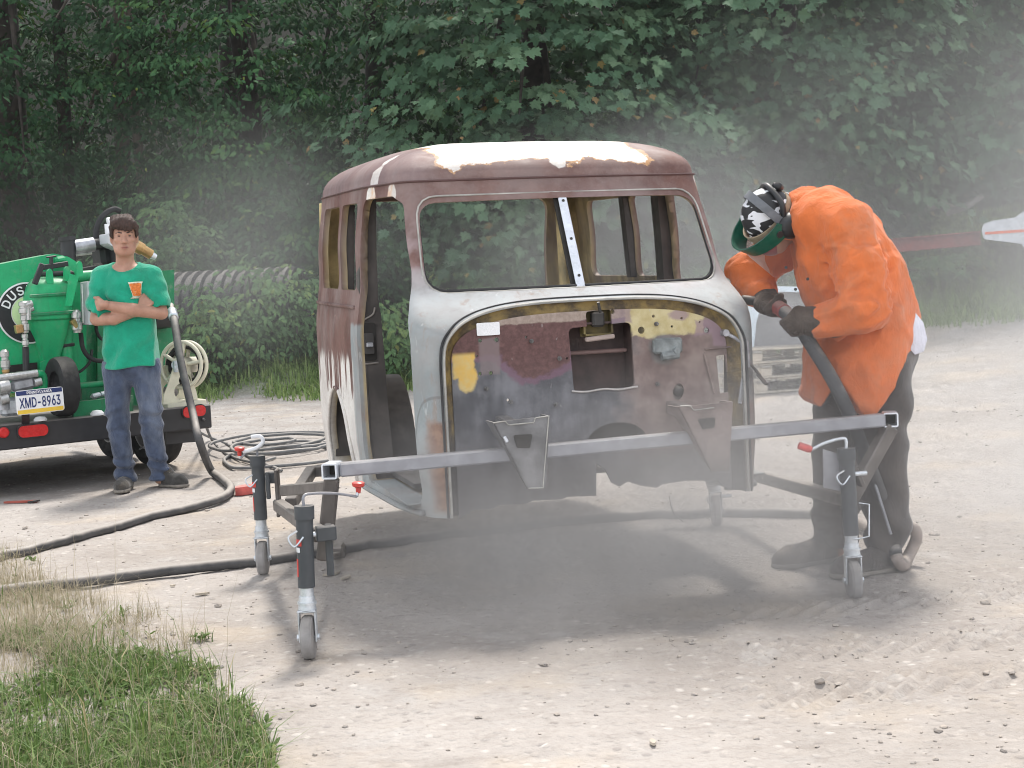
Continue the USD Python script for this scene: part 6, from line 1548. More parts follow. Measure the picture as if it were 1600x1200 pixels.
m_greybox = plain("grey_box", (0.48, 0.49, 0.51), 0.45, 0.1, 0.06, 9, dust=0.15)
m_lens = plain("red_lens", (0.52, 0.022, 0.022), 0.22, 0, 0.1, 30)
m_cream = plain("cream_paint", (0.66, 0.63, 0.50), 0.45, 0, 0.08, 12, dust=0.25)
m_wht = plain("white_paint", (0.78, 0.79, 0.80), 0.5, 0, 0.04, 20)
m_navy = plain("navy_print", (0.015, 0.03, 0.12), 0.5, 0, 0.05, 20)
m_yellowp = plain("yellow_print", (0.75, 0.50, 0.05), 0.5, 0, 0.05, 20)
m_pale = plain("pale_green_print", (0.55, 0.70, 0.38), 0.5, 0, 0.08, 14)
m_ink = plain("black_print", (0.015, 0.016, 0.018), 0.5, 0, 0.05, 20)
m_tag = plain("orange_tag", (0.75, 0.14, 0.03), 0.5, 0, 0.1, 20)
TE = dp(328, 632, 9.85)                                          # right rear corner of the trailer
ang = math.radians(36); E1, E2, E3 = np.array([math.cos(ang), math.sin(ang), 0]), np.array([-math.sin(ang), math.cos(ang), 0]), np.array([0, 0, 1.0])
def TP(px, py, w=0.0):
    """World point where a sight line meets the plane w metres ahead of the rear bumper."""
    r = ray(px, py); return EYE + r * (((TE + E2 * w - EYE) @ E2) / (r @ E2))
trailer = thing("blasting_trailer", "green blasting machine with hopper, pipes and hose reel on a black two axle trailer", "trailer", (TE[0], TE[1], 0))
def tob(name, m, mt, parent=None, smooth=35, **k): return obj(name, m, mt, parent or trailer, smooth, **k)
def tbar(a, b, w, h=None, **k): return bar(a, b, w, h, **k)
def facing(o, flip=1): return mat4(E1, E3, np.cross(E1, E3), o)        # local xy in the rear plane, z towards the camera side
def plate(pts, w, t, mt, name, parent=None, bevel=0):
    """Flat piece outlined by pixels, w ahead of the bumper, t thick."""
    q = np.array([TP(a, b, w) for a, b in pts]); o = q.mean(0); uv = [((p - o) @ E1, (p - o) @ E3) for p in q]
    pl = sg.Polygon(uv); pl = rounded(pl, bevel, 5) if bevel else pl
    return tob(name, prism(pl, t, facing(o)), mt, parent, smooth=30)
# bumper, frame rails, deck
b0, b1 = TP(-190, 712, 0.0), TP(327, 643, 0.0); zb = (TP(300, 650, 0)[2] + TP(60, 680, 0)[2]) / 2
b0[2] = b1[2] = zb; hb = 0.165
bump_ = tob("bumper", bar(b0, b1, 0.07, hb, bevel=0.008), m_black)
tob("deck", box((b0 + b1) / 2 + E2 * 1.1 + [0, 0, hb * 0.4], (np.linalg.norm(b1 - b0) * 0.98, 2.2, 0.03), M=np.block([[np.stack([E1, E2, E3], 1), np.zeros((3, 1))], [np.zeros((1, 3)), 1]])), m_black)
for off in (-0.06, -1.55):
    a = b1 + E1 * off; tob("frame_rail", bar(a, a + E2 * 2.4, 0.06, 0.12), m_black)
# lamps
def lamp(px0, px1, py0, py1, w, h, mt=m_lens, nm="tail_lamp"):
    c = TP((px0 + px1) / 2, (py0 + py1) / 2, -0.037); pl = sg.box(-w / 2, -h / 2, w / 2, h / 2); pl = pl.buffer(-h * 0.45).buffer(h * 0.45, quad_segs=6)
    l = tob(nm, prism(pl, 0.018, facing(c)), mt, smooth=40); tob("lamp_rim", prism(pl.buffer(0.008), 0.010, facing(c)), m_black, l, smooth=30); return l
lamp(30, 72, 664, 682, 0.19, 0.075); lamp(284, 302, 636, 652, 0.075, 0.075); lamp(302, 320, 633, 650, 0.085, 0.075)
c = TP(6, 676, -0.037); l = tob("side_lamp", lathe([(0, 0.018), (0.025, 0.016), (0.034, 0.006), (0.036, -0.005), (0, -0.005)], 18, facing(c)), m_lens)
c = TP(152, 649, 0.0); tob("marker_lamp", lathe([(0, 0.035), (0.03, 0.03), (0.045, 0.012), (0.045, 0), (0, 0)], 16, mat4(E1, E2, E3, [c[0], c[1], zb + hb / 2])), m_wht)
c = TP(63, 655, 0.0); tob("marker_lamp", lathe([(0, 0.03), (0.03, 0.024), (0.042, 0.010), (0.042, 0), (0, 0)], 16, mat4(E1, E2, E3, [c[0], c[1], zb + hb / 2])), m_wht)
plate([(258, 656), (306, 652), (306, 690), (258, 694)], 0.03, 0.02, m_black, "mud_flap")
# wheels: two on the right side in line
def wheel(c, ax, R, Wd, name="wheel", rim=True, nslots=0):
    M = axis_M(c, ax)
    pr = [(R * 0.60, -Wd / 2 * 0.8), (R * 0.82, -Wd / 2), (R * 0.95, -Wd / 2 * 0.85), (R, -Wd / 2 * 0.55), (R, Wd / 2 * 0.55), (R * 0.95, Wd / 2 * 0.85), (R * 0.82, Wd / 2), (R * 0.60, Wd / 2 * 0.8), (R * 0.60, -Wd / 2 * 0.8)]
    wx = UsdGeom.Xform.Define(stage, free_path(path_of(trailer), name)).GetPrim()
    ty = obj("tyre", lathe(pr, 32, M), m_tyre, wx, 30)
    for gx_ in (-0.25, 0.0, 0.25):
        pass
    obj("rim", lathe([(0, -0.01), (R * 0.2, -0.01), (R * 0.25, -0.03), (R * 0.52, -0.02), (R * 0.60, -Wd * 0.42), (R * 0.63, -Wd * 0.42), (R * 0.63, Wd * 0.42), (R * 0.60, Wd * 0.42), (R * 0.52, 0.02), (R * 0.25, 0.03), (0, 0.03)], 24, M), m_black if not rim else m_greybox, wx, 30)
    return wx
wr = gp(250, 727); wr[2] = 0; wheel(wr + [0, 0, 0.345] + E2 * 0.05, E1, 0.345, 0.22); wheel(wr + [0, 0, 0.345] + E2 * 0.80, E1, 0.345, 0.22)
wl = wr - E1 * 1.75; wheel(wl + [0, 0, 0.345] + E2 * 0.05, E1, 0.345, 0.22); wheel(wl + [0, 0, 0.345] + E2 * 0.80, E1, 0.345, 0.22)
# green base plates and the dark recess of the machine
plate([(112, 628), (205, 618), (205, 648), (112, 656)], 0.10, 0.04, m_green2, "base_plate")
plate([(118, 432), (180, 428), (268, 422), (268, 640), (118, 652)], 0.55, 0.05, m_green2, "back_panel")
plate([(150, 455), (158, 455), (158, 640), (150, 640)], 0.48, 0.03, m_green2, "upright")
tob("cross_pipe", cyl(TP(120, 432, 0.32), TP(205, 424, 0.32), 0.036, n=14), m_green)
tob("low_pipe", cyl(TP(122, 603, 0.30), TP(200, 596, 0.30), 0.022, n=12), m_green)
plate([(126, 606), (152, 603), (152, 622), (126, 625)], 0.32, 0.03, m_green2, "foot")
# big green tank with its round badge on the left
q = [(-60, 424), (0, 411), (62, 399), (84, 404), (104, 416), (112, 470), (112, 600), (-60, 618)]
tank = plate(q, 0.62, 0.30, m_green, "tank", None, 0.02)
plate([(4, 572), (58, 566), (58, 596), (4, 602)], 0.30, 0.006, m_hole, "dark_opening")
plate([(62, 566), (74, 560), (74, 640), (62, 645)], 0.28, 0.03, m_green, "strut")
bc = TP(44, 489, 0.31); Mb = facing(bc); Rb = 0.0
def ring_poly(r0, r1): 
    a = sg.Point(0, 0).buffer(r1, quad_segs=16); return a.difference(sg.Point(0, 0).buffer(r0, quad_segs=16)) if r0 > 0 else a
R1 = 48 / (FOCAL_PX / bc[1])
def at_z(M, z): N = M.copy(); N[:3, 3] = M[:3, 3] + M[:3, 2] * z; return N
bd_ = tob("round_badge", prism(ring_poly(0, R1), 0.006, Mb), m_wht, smooth=False)
tob("badge_ring", prism(ring_poly(R1 * 0.56, R1 * 0.95), 0.003, at_z(Mb, 0.0062)), m_ink, bd_, smooth=False)
tob("badge_centre", prism(ring_poly(0, R1 * 0.53), 0.003, at_z(Mb, 0.0062)), m_pale, bd_, smooth=False)
for ch, a in zip("DUST", (155, 131, 107, 84)):
    m = meshkit.text_mesh(ch, R1 * 0.27, 0.003, bold=True); m.apply_translation([-m.bounds[:, 0].mean(), -R1 * 0.135, 0]); th = math.radians(a)
    m.apply_transform(trimesh.transformations.rotation_matrix(th - math.pi / 2, [0, 0, 1])); m.apply_translation([R1 * 0.755 * math.cos(th), R1 * 0.755 * math.sin(th), 0.0095])
    m.apply_transform(Mb); tob("lettering", m, m_wht, bd_, smooth=False)
tob("badge_swoosh", prism(sg.Polygon([(-R1 * 0.15, -R1 * 0.45), (R1 * 0.5, -R1 * 0.62), (R1 * 0.9, -R1 * 0.42), (R1 * 0.45, -R1 * 0.36)]), 0.003, at_z(Mb, 0.0095)), m_navy, bd_, smooth=False)
# pressure pot: square shouldered hopper, cone, lid with lugs
def loft_px(levels, w0, depth, mt, name, parent=None):
    """Rounded box sections: (left px, right px, py) at the front plane w0, each depth deep."""
    rings = []
    for l, r_, y, dd in levels:
        a, b = TP(l, y, w0), TP(r_, y, w0); cz = (a + b) / 2; hw = abs((b - a) @ E1) / 2; hd = depth * dd / 2
        pl = rounded(sg.box(-hw, -hd, hw, hd), min(hw, hd) * 0.45, 4); pts = np.array([pl.exterior.interpolate(k / 32, True).coords[0] for k in range(32)])
        rings.append([cz + E1 * u + E2 * (v + depth / 2) for u, v in pts])
    return tob(name, loft(np.array(rings)), mt, parent, smooth=40)
pot = loft_px([(52, 117, 500, 1), (46, 117, 496, 1), (48, 118, 462, 1), (52, 116, 446, 0.98), (56, 112, 440, 0.9), (62, 106, 434, 0.7), (74, 96, 431, 0.35)], 0.14, 0.42, m_green, "hopper")
loft_px([(80, 98, 590, 0.35), (78, 100, 576, 0.4), (66, 110, 530, 0.75), (53, 117, 503, 1.0), (52, 118, 497, 1.02)], 0.15, 0.40, m_green, "cone")
for y in (463, 492):
    a, b = TP(46, y, 0.132), TP(118, y - 5, 0.132); tob("weld_band", bar(a, b, 0.012, 0.022, bevel=0.004), m_green2, pot)
plate([(108, 428), (121, 432), (110, 478), (101, 478)], 0.10, 0.03, m_green, "brace", pot)
for x, y in ((76, 432), (103, 428), (122, 420)):
    plate([(x - 5, y + 12), (x + 6, y + 11), (x + 4, y - 8), (x, y - 13), (x - 4, y - 8)], 0.18, 0.03, m_green, "lid_lug", pot, 0.008)
lid = tob("lid_ring", tube([TP(88, 428, 0.34) + 0.10 * (E1 * math.cos(a) + E2 * math.sin(a)) for a in np.linspace(0, 2 * math.pi, 25)], 0.018, 8, False), m_black, pot, True)
tob("lid_bar", [bar(TP(66, 418, 0.25), TP(106, 412, 0.25), 0.025, 0.035), cyl(TP(80, 424, 0.25), TP(80, 402, 0.25), 0.014, n=10), bar(TP(72, 402, 0.25), TP(88, 400, 0.25), 0.016, 0.012)], m_black, pot)
tob("lid_pad", bar(TP(86, 407, 0.3), TP(102, 404, 0.3), 0.05, 0.045, bevel=0.015), m_green, pot)
tob("hinge_arm", bar(TP(54, 444, 0.12), TP(66, 412, 0.12), 0.03, 0.035), m_black, pot)
tob("discharge_pipe", cyl(TP(102, 508, 0.3), TP(104, 600, 0.3), 0.045, n=14), m_green)
tob("pipe_clamp", cyl(TP(94, 541, 0.26), TP(116, 538, 0.26), 0.012, n=8), m_black)
# control box with a small badge and an orange tag
cb = plate([(125, 441), (172, 436), (172, 504), (127, 508)], 0.20, 0.14, m_greybox, "control_box", None, 0.008)
c = TP(146, 475, 0.055); Mc = facing(c); tob("small_badge", prism(ring_poly(0, 0.042), 0.004, Mc), m_wht, cb, smooth=False)
tob("badge_print", prism(ring_poly(0.020, 0.036).intersection(sg.box(-1, -1, 0.0, 1)), 0.003, at_z(Mc, 0.0045)), m_navy, cb, smooth=False)
plate([(146, 499), (164, 496), (164, 503), (146, 506)], 0.055, 0.004, m_tag, "orange_tag", cb)
tob("box_door_edge", bar(TP(128, 444, 0.055), TP(130, 505, 0.055), 0.008, 0.006), m_chrome, cb)
# filters and gauges
def fitting(px, py0, py1, w, r, mt, nm="regulator"):
    a, b = TP(px, py1, w), TP(px, py0, w); L = b[2] - a[2]
    return tob(nm, lathe([(0, 0), (r * 0.7, 0), (r * 0.8, L * 0.1), (r, L * 0.15), (r, L * 0.45), (r * 0.75, L * 0.5), (r * 0.75, L * 0.62), (r * 0.95, L * 0.66), (r * 0.95, L * 0.9), (r * 0.5, L), (0, L)], 16, mat4(E1, E2, E3, a)), mt)
fitting(121, 484, 520, 0.14, 0.036, m_chrome); tob("valve_block", bar(TP(113, 508, 0.13), TP(119, 504, 0.13), 0.05, 0.06), m_brass)
fitting(40, 490, 520, 0.12, 0.028, m_chrome); fitting(38, 470, 492, 0.12, 0.034, m_chrome, "valve"); fitting(9, 546, 578, 0.10, 0.030, m_chrome)
fitting(40, 520, 542, 0.12, 0.022, m_chrome, "valve"); fitting(10, 576, 592, 0.10, 0.026, m_brass, "valve")
tob("brown_block", bar(TP(24, 515, 0.11), TP(35, 513, 0.11), 0.05, 0.055), m_brass)
tob("riser_pipe", cyl(TP(40, 542, 0.14), TP(41, 585, 0.14), 0.022, n=12), m_black)
tob("valve_stack", [cyl(TP(36, 478, 0.11), TP(50, 474, 0.11), 0.022, n=12), cyl(TP(34, 487, 0.11), TP(52, 482, 0.11), 0.018, n=12), cyl(TP(44, 470, 0.11), TP(44, 500, 0.11), 0.020, n=12), bar(TP(36, 482, 0.10), TP(50, 480, 0.10), 0.02, 0.012)], m_chrome)
tob("header_pipe", [cyl(TP(-40, 596, 0.06), TP(58, 583, 0.06), 0.026, n=14)], m_chrome)
tob("elbow_pipe", tube(spline([TP(58, 583, 0.06), TP(66, 585, 0.08), TP(69, 596, 0.1), TP(68, 615, 0.12)], 5), 0.024, 10), m_green, smooth=True)
tob("pump_body", [bar(TP(15, 604, 0.10), TP(52, 596, 0.10), 0.10, 0.085, bevel=0.02), cyl(TP(4, 600, 0.08), TP(4, 640, 0.08), 0.045, n=14)], m_steel)
tob("pump_fitting", cyl(TP(-2, 606, 0.02), TP(14, 604, 0.02), 0.045, n=14), m_chrome); tob("pump_fitting", [cyl(TP(0, 625, 0.02), TP(12, 622, 0.02), 0.038, n=14), cyl(TP(53, 598, 0.06), TP(64, 596, 0.06), 0.03, n=12)], m_chrome)
tob("pale_cover", box(TP(20, 635, 0.14), (0.16, 0.12, 0.12), M=np.block([[np.stack([E1, E2, E3], 1), np.zeros((3, 1))], [np.zeros((1, 3)), 1]]), bevel=0.02), m_galv)
# small tyre stored on edge
sc_ = TP(97, 604, 0.10); sw = UsdGeom.Xform.Define(stage, free_path(path_of(trailer), "spare_wheel")).GetPrim()
sax = unit(np.array([-0.80, -0.62, 0.04]) ); Rs = 47 / (FOCAL_PX / sc_[1]); Wd = 0.13
obj("tyre", lathe([(Rs * 0.52, -Wd * 0.4), (Rs * 0.8, -Wd * 0.5), (Rs * 0.95, -Wd * 0.42), (Rs, -Wd * 0.25), (Rs, Wd * 0.25), (Rs * 0.95, Wd * 0.42), (Rs * 0.8, Wd * 0.5), (Rs * 0.52, Wd * 0.4), (Rs * 0.52, -Wd * 0.4)], 32, axis_M(sc_, sax)), m_tyre, sw, 35)
obj("rim", lathe([(0, 0.0), (Rs * 0.3, 0.0), (Rs * 0.5, 0.02), (Rs * 0.54, 0.045), (Rs * 0.54, -0.045), (Rs * 0.5, -0.02), (0, -0.02)], 20, axis_M(sc_, sax)), m_black, sw, 30)
# licence plate
pa_, pb2 = TP(29, 630, -0.08), TP(96, 622, -0.08); pc = (TP(27, 611, -0.14) + TP(95, 604, -0.14) + TP(97, 641, -0.14) + TP(29, 649, -0.14)) / 4
pw, ph = 0.305, 0.155; Mp = facing(pc)
Mp[:3, :3] = Mp[:3, :3] @ trimesh.transformations.rotation_matrix(0.02, [0, 0, 1])[:3, :3]
lp = tob("licence_plate", prism(rounded(sg.box(-pw / 2, -ph / 2, pw / 2, ph / 2), 0.015), 0.003, Mp), m_wht, smooth=False)
tob("plate_band", prism(sg.box(-pw / 2 + 0.006, ph / 2 - 0.032, pw / 2 - 0.006, ph / 2 - 0.004), 0.001, at_z(Mp, 0.0035)), m_navy, lp, smooth=False)
tob("plate_band", prism(sg.box(-pw / 2 + 0.006, -ph / 2 + 0.004, pw / 2 - 0.006, -ph / 2 + 0.030), 0.001, at_z(Mp, 0.0035)), m_yellowp, lp, smooth=False)
def put_text(s, h, x, y, z, mt, parent, M, width=None, bold=True):
    m = meshkit.text_mesh(s, h, 0.0012, bold=bold); w0 = m.bounds[1, 0] - m.bounds[0, 0]
    if width: m.vertices[:, 0] *= width / w0
    m.apply_translation([x - m.bounds[:, 0].mean(), y - m.bounds[:, 1].mean(), z]); m.apply_transform(M); return tob("lettering", m, mt, parent, smooth=False)
put_text("XMD-8963", 0.062, 0, -0.004, 0.0035, m_navy, lp, Mp, 0.262); put_text("PENNSYLVANIA", 0.017, 0, ph / 2 - 0.018, 0.005, m_wht, lp, Mp, 0.16)
tob("plate_bracket", bar(TP(40, 645, -0.13), TP(40, 664, -0.02), 0.05, 0.012), m_black)
# engine top: intake, post, grey box and its hose
tob("intake_pipe", [cyl(TP(113, 386, 0.5), TP(166, 380, 0.5), 0.040, n=16)], m_muff if "m_muff" in globals() else m_black)
tob("intake_sleeve", cyl(TP(115, 386, 0.5), TP(146, 382, 0.5), 0.050, n=16), m_steel)
tob("intake_post", [cyl(TP(106, 376, 0.5), TP(108, 440, 0.5), 0.052, n=16), cyl(TP(105, 376, 0.5), TP(104, 370, 0.5), 0.058, n=16)], m_black)
tob("thin_rod", cyl(TP(118, 398, 0.5), TP(143, 395, 0.5), 0.012, n=8), m_chrome)
gb = plate([(155, 367), (184, 364), (184, 388), (176, 392), (162, 386), (156, 382)], 0.46, 0.16, m_greybox, "grey_unit", None, 0.008)
tob("grey_unit_stem", [cyl(TP(168, 350, 0.5), TP(169, 366, 0.5), 0.022, n=12), cyl(TP(168, 346, 0.5), TP(184, 342, 0.5), 0.026, n=12)], m_wht, gb)
tob("arched_hose", tube(spline([TP(152, 388, 0.55), TP(150, 366, 0.55), TP(154, 348, 0.55), TP(164, 334, 0.55), TP(178, 327, 0.55), TP(188, 330, 0.55)], 6), 0.020, 8), m_rubber, smooth=True)
tob("engine_block", [bar(TP(150, 400, 0.62), TP(186, 396, 0.62), 0.22, 0.16, bevel=0.03), bar(TP(112, 428, 0.5), TP(150, 420, 0.5), 0.10, 0.05), cyl(TP(172, 396, 0.5), TP(182, 395, 0.5), 0.09, n=18)], m_black)
tob("swivel", [cyl(TP(212, 384, 0.5), TP(222, 390, 0.5), 0.045, n=14), cyl(TP(220, 388, 0.5), TP(236, 398, 0.5), 0.036, n=14)], m_brass); tob("swivel_end", cyl(TP(234, 397, 0.5), TP(243, 402, 0.5), 0.03, 0.022, n=12), m_galv)
tob("black_drum", [cyl(TP(238, 497, 0.45), TP(264, 494, 0.45), 0.085, n=20)], m_black)
# hoses hanging in front of the panel
for pts, r_ in ((((126, 520), (130, 545), (142, 560), (160, 564), (178, 561)), 0.016), (((110, 586), (126, 580), (140, 566), (144, 546)), 0.010), (((150, 508), (152, 520), (160, 530), (176, 526)), 0.012), (((120, 640), (150, 634), (180, 622), (186, 612)), 0.012), (((186, 588), (172, 596), (176, 612), (190, 618)), 0.02)):
    tob("hose", tube(spline([TP(a, b, 0.22) for a, b in pts], 6), r_, 7), m_rubber, smooth=True)
tob("toggle_valve", [bar(TP(142, 620, 0.15), TP(158, 616, 0.15), 0.04, 0.035, bevel=0.012), cyl(TP(158, 616, 0.15), TP(169, 614, 0.15), 0.018, n=10)], m_galv)
# hose reel: open spoked wheel and A shaped stand
rcx = TP(283, 570, 0.12); Rr = 36 / (FOCAL_PX / rcx[1]); rax = unit(np.array([-0.35, -1.0, 0.06]))
rl = UsdGeom.Xform.Define(stage, free_path(path_of(trailer), "hose_reel")).GetPrim()
s_, u_, d_ = frame(rax); tt = np.linspace(0, 2 * math.pi, 41)
for k, (off, nm) in enumerate(((0.0, "reel_rim"), (0.07, "reel_rim"))):
    obj(nm, tube([rcx - rax * off + Rr * (s_ * math.cos(a) + u_ * math.sin(a)) for a in tt], 0.014, 8, False), m_cream, rl, True)
    for j in range(5):
        a = 0.5 + j * 2 * math.pi / 5; obj("spoke", tube([rcx - rax * off, rcx - rax * off + Rr * (s_ * math.cos(a) + u_ * math.sin(a))], 0.014, 7), m_cream, rl, True)
obj("hub", cyl(rcx + rax * 0.03, rcx - rax * 0.19, 0.055, n=20), m_cream, rl, 40)
obj("wound_hose", [tube([rcx - rax * (0.03 + 0.10 * k / 40) + 0.13 * (s_ * math.cos(k * 0.5) + u_ * math.sin(k * 0.5)) for k in range(41)], 0.016, 6)], m_rubber, rl, True)
st_pts = [(254, 632), (308, 624), (306, 612), (298, 590), (296, 572), (284, 566), (270, 574), (262, 600), (255, 618)]
q = np.array([TP(a, b, 0.10) for a, b in st_pts]); o_ = q.mean(0); pl = sg.Polygon([((p - o_) @ E1, (p - o_) @ E3) for p in q])
holes_ = []
for cx_, cy_, rr_ in ((288, 594, 0.045), (284, 612, 0.06)):
    h = TP(cx_, cy_, 0.10); holes_.append(sg.Point((h - o_) @ E1, (h - o_) @ E3).buffer(rr_, quad_segs=5))
for dz in (0.0, 0.20): obj("stand_plate", prism(pl.difference(so.unary_union(holes_)), 0.012, at_z(facing(o_), -dz)), m_cream, rl, 30)
obj("stand_base", bar(TP(252, 636, 0.16), TP(312, 628, 0.16), 0.24, 0.05), m_cream, rl, 30)
obj("swivel_joint", [cyl(rcx + rax * 0.02, rcx + rax * 0.08, 0.03, n=12), cyl(rcx + rax * 0.07 - [0, 0, 0.05], rcx + rax * 0.07 + [0, 0, 0.03], 0.018, n=10)], m_galv, rl, 40)
# ================================================================ hoses, pallets, background things
def on_ground(pts, r, lift=0.0):
    """Spline through ground pixels (px, py[, height])."""
    q = []
    for p in pts:
        z = (p[2] if len(p) > 2 else 0.0); w = gp(p[0], p[1], z + r * 0.85); q.append(w)
    q = spline(q, 8); gz = ground_z(q[:, 0], q[:, 1]) + r * 0.8
    q[:, 2] = np.maximum(q[:, 2], gz); return q
m_hose = plain("grey_black_hose", (0.060, 0.060, 0.062), 0.6, 0, 0.3, 7, bump=0.25, bscale=50, dust=0.75)
m_worn = plain("worn_pale_hose", (0.30, 0.25, 0.22), 0.75, 0, 0.25, 10, dust=0.4)
m_cable = plain("grey_air_line", (0.13, 0.135, 0.14), 0.6, 0, 0.2, 8, dust=0.6)
# thick hose from the machine across the lot to the left
hy = TE[1] - 0.28
air = [dp(266, 478, hy + 0.3), dp(272, 500, hy + 0.1), dp(279, 545, hy - 0.05), dp(288, 590, hy - 0.15), dp(300, 640, hy - 0.25), dp(312, 690, hy - 0.45)]
grd = [gp(330, 735, 0.05), gp(347, 748, 0.03), gp(361, 763, 0.026), gp(345, 778, 0.026), gp(290, 795, 0.026), gp(200, 818, 0.026), (gp(100, 848, 0.026)), gp(0, 869, 0.026), gp(-90, 884, 0.026)]
pth = spline(air + grd, 9); gz = ground_z(pth[:, 0], pth[:, 1]); pth[:, 2] = np.maximum(pth[:, 2], gz + 0.022)
h1 = thing("suction_hose", "thick grey hose from the green machine snaking left across the gravel", "hose", gp(345, 778))
obj("hose_run", tube(pth, 0.026, 12), m_hose, h1, True)
i = np.argmin(np.abs(pth[:, 2] - 0.75)); obj("coupling", tube(pth[4:9], 0.034, 12), m_galv, h1, True)
# blast hose: lies under the truck body, loops behind the man's heel, climbs to the nozzle
_o = dp(1343, 893, MAN_Y)
lie = [(-20, 926), (60, 916), (115, 910), (250, 893), (330, 884), (420, 875), (520, 862), (640, 843), (800, 823), (950, 809), (1100, 803), (1190, 802), (1262, 803), (1330, 812)]
g1 = [gp(a, b, 0.024) for a, b in lie]
up1 = [gp(1392, 838, 0.10), gp(1424, 824, 0.16), gp(1432, 840, 0.12), gp(1420, 868, 0.05), gp(1411, 884, 0.03), gp(1400, 868, 0.08)]
def Wm(px, py, yo): return dp(px, py, _o[1] + yo)
climb = [Wm(1392, 815, -0.02), Wm(1374, 768, -0.19), Wm(1350, 706, -0.26), Wm(1326, 645, -0.27), Wm(1300, 592, -0.26), Wm(1270, 543, -0.225), Wm(1243, 503, -0.20), Wm(1224, 486, -0.10), Wm(1206, 476, 0.02), Wm(1185, 471, 0.07), Wm(1160, 468, 0.11)]
pth2 = spline(g1 + up1 + climb, 8); gz = ground_z(pth2[:, 0], pth2[:, 1]); pth2[:, 2] = np.maximum(pth2[:, 2], gz + 0.020)
hose2 = thing("blast_hose", "long dusty hose under the truck body rising to the gloves of the man in orange", "hose", gp(800, 823))
nA, nB = 8 * (len(g1) - 1), 8 * (len(g1) + len(up1) - 1)
obj("ground_run", tube(pth2[:nA + 1], 0.025, 12), m_hose, hose2, True)
obj("worn_loop", tube(pth2[nA:nB + 1], 0.024, 12), m_worn, hose2, True, label="pale worn loop behind the boot")
obj("rising_run", tube(pth2[nB:-20], 0.027, 12), m_hose, hose2, True)
obj("nozzle", tube(pth2[-24:], np.linspace(0.024, 0.019, 24), 12), m_dark, hose2, True)
obj("red_grip", tube(pth2[-26:-18], 0.030, 12), plain("dull_red_grip", (0.24, 0.05, 0.045), 0.6, 0, 0.2, 20, dust=0.4), hose2, True)
# coil of thin air line on the gravel
r = np.random.default_rng(5); q = []
for k in range(120):
    a = k * 0.31; R_ = 0.34 + 0.16 * math.sin(k * 0.11) + r.normal(0, 0.012)
    q.append(gp(446 + 26 * math.sin(k * 0.05), 708 + 9 * math.cos(k * 0.045), 0) + np.array([R_ * 1.05 * math.cos(a), R_ * 1.35 * math.sin(a), 0.012 + 0.0006 * k]))
q = np.array(q); q[:, 2] += ground_z(q[:, 0], q[:, 1])
tag(obj("air_line_coil", tube(spline(q, 3), 0.013, 7), m_cable, None, True), "loose coil of thin grey air line lying beside the truck's quarter panel", "hose")
for pts, lab in ((((318, 655, TE[1] - 0.1), (333, 690, None), (360, 712, None), (398, 722, None), (430, 715, None)), "thin dark cable from the trailer's bumper end to the coiled line"),
                 (((300, 668, TE[1] - 0.05), (325, 682, None), (352, 692, None), (395, 716, None), (440, 735, None)), "second thin cable sagging just under the first one"),
                 (((246, 600, TE[1] - 0.2), (250, 650, TE[1] - 0.25), (232, 690, TE[1] - 0.3), (218, 702, TE[1] - 0.25)), "thin grey cable hanging beside the young man's leg")):
    q = [dp(a, b, y) if y else gp(a, b, 0.02 if k > 1 else 0.05) for k, (a, b, y) in enumerate(pts)]
    tag(obj("cable", tube(spline(q, 8), 0.011 if "dark" in lab or "second" in lab else 0.006, 6), m_cable, None, True), lab, "cable")
# two wires that hang under the truck body
q = [cab_world(cab_hit(1046, 775, 0.5)), dp(1052, 800, 5.9), dp(1068, 815, 5.95)]
tag(obj("hanging_wire", tube(spline(q, 6), 0.003, 5), m_dark, None, True), "thin wire hanging from under the truck body's right side", "wire")

# ---- pallets with a pale panel behind the man
m_wood = plain("grey_pallet_wood", (0.27, 0.25, 0.225), 0.85, 0, 0.3, 9, bump=0.4, dust=0.3)
m_wood2 = plain("pale_pallet_wood", (0.42, 0.37, 0.30), 0.85, 0, 0.25, 9, bump=0.4, dust=0.3)
pg = gp(1272, 618); pg[2] = float(ground_z(pg[0], pg[1])[0]); pyaw = math.radians(12)
P1, P2 = np.array([math.cos(pyaw), math.sin(pyaw), 0]), np.array([-math.sin(pyaw), math.cos(pyaw), 0])
PM = np.block([[np.stack([P1, P2, np.array([0, 0, 1.0])], 1), np.zeros((3, 1))], [np.zeros((1, 3)), 1]])
def pallet(z0, dx, label):
    b = pg + [0, 0, z0] + P1 * dx
    t = thing("pallet", label, "pallet", b, group="pallets stacked behind the man in orange"); r = np.random.default_rng(int(z0 * 1000) + 3)
    for k in range(7):
        c = b + P2 * (0.06 + 0.15 * k) + [0, 0, 0.128]; obj("slat", box(c, (1.16, 0.10, 0.020), M=PM, bevel=0.004), (m_wood, m_wood2)[r.integers(2)], t)
    for u in (-0.52, 0, 0.52):
        obj("stringer", box(b + P1 * u + P2 * 0.5 + [0, 0, 0.107], (0.10, 1.02, 0.020), M=PM, bevel=0.003), m_wood, t)
        for v in (0.05, 0.5, 0.96): obj("block", box(b + P1 * u + P2 * v + [0, 0, 0.058], (0.11, 0.10, 0.078), M=PM, bevel=0.006), m_wood2, t)
    for v in (0.05, 0.5, 0.96): obj("bottom_slat", box(b + P2 * v + [0, 0, 0.009], (1.16, 0.10, 0.018), M=PM, bevel=0.003), m_wood2, t)
pallet(0.0, 0.0, "bottom weathered wooden pallet of the stack behind the man in orange")
pallet(0.142, 0.05, "second weathered wooden pallet from the ground behind the man in orange")
pallet(0.284, -0.04, "top weathered wooden pallet, carrying the pale blue panel")
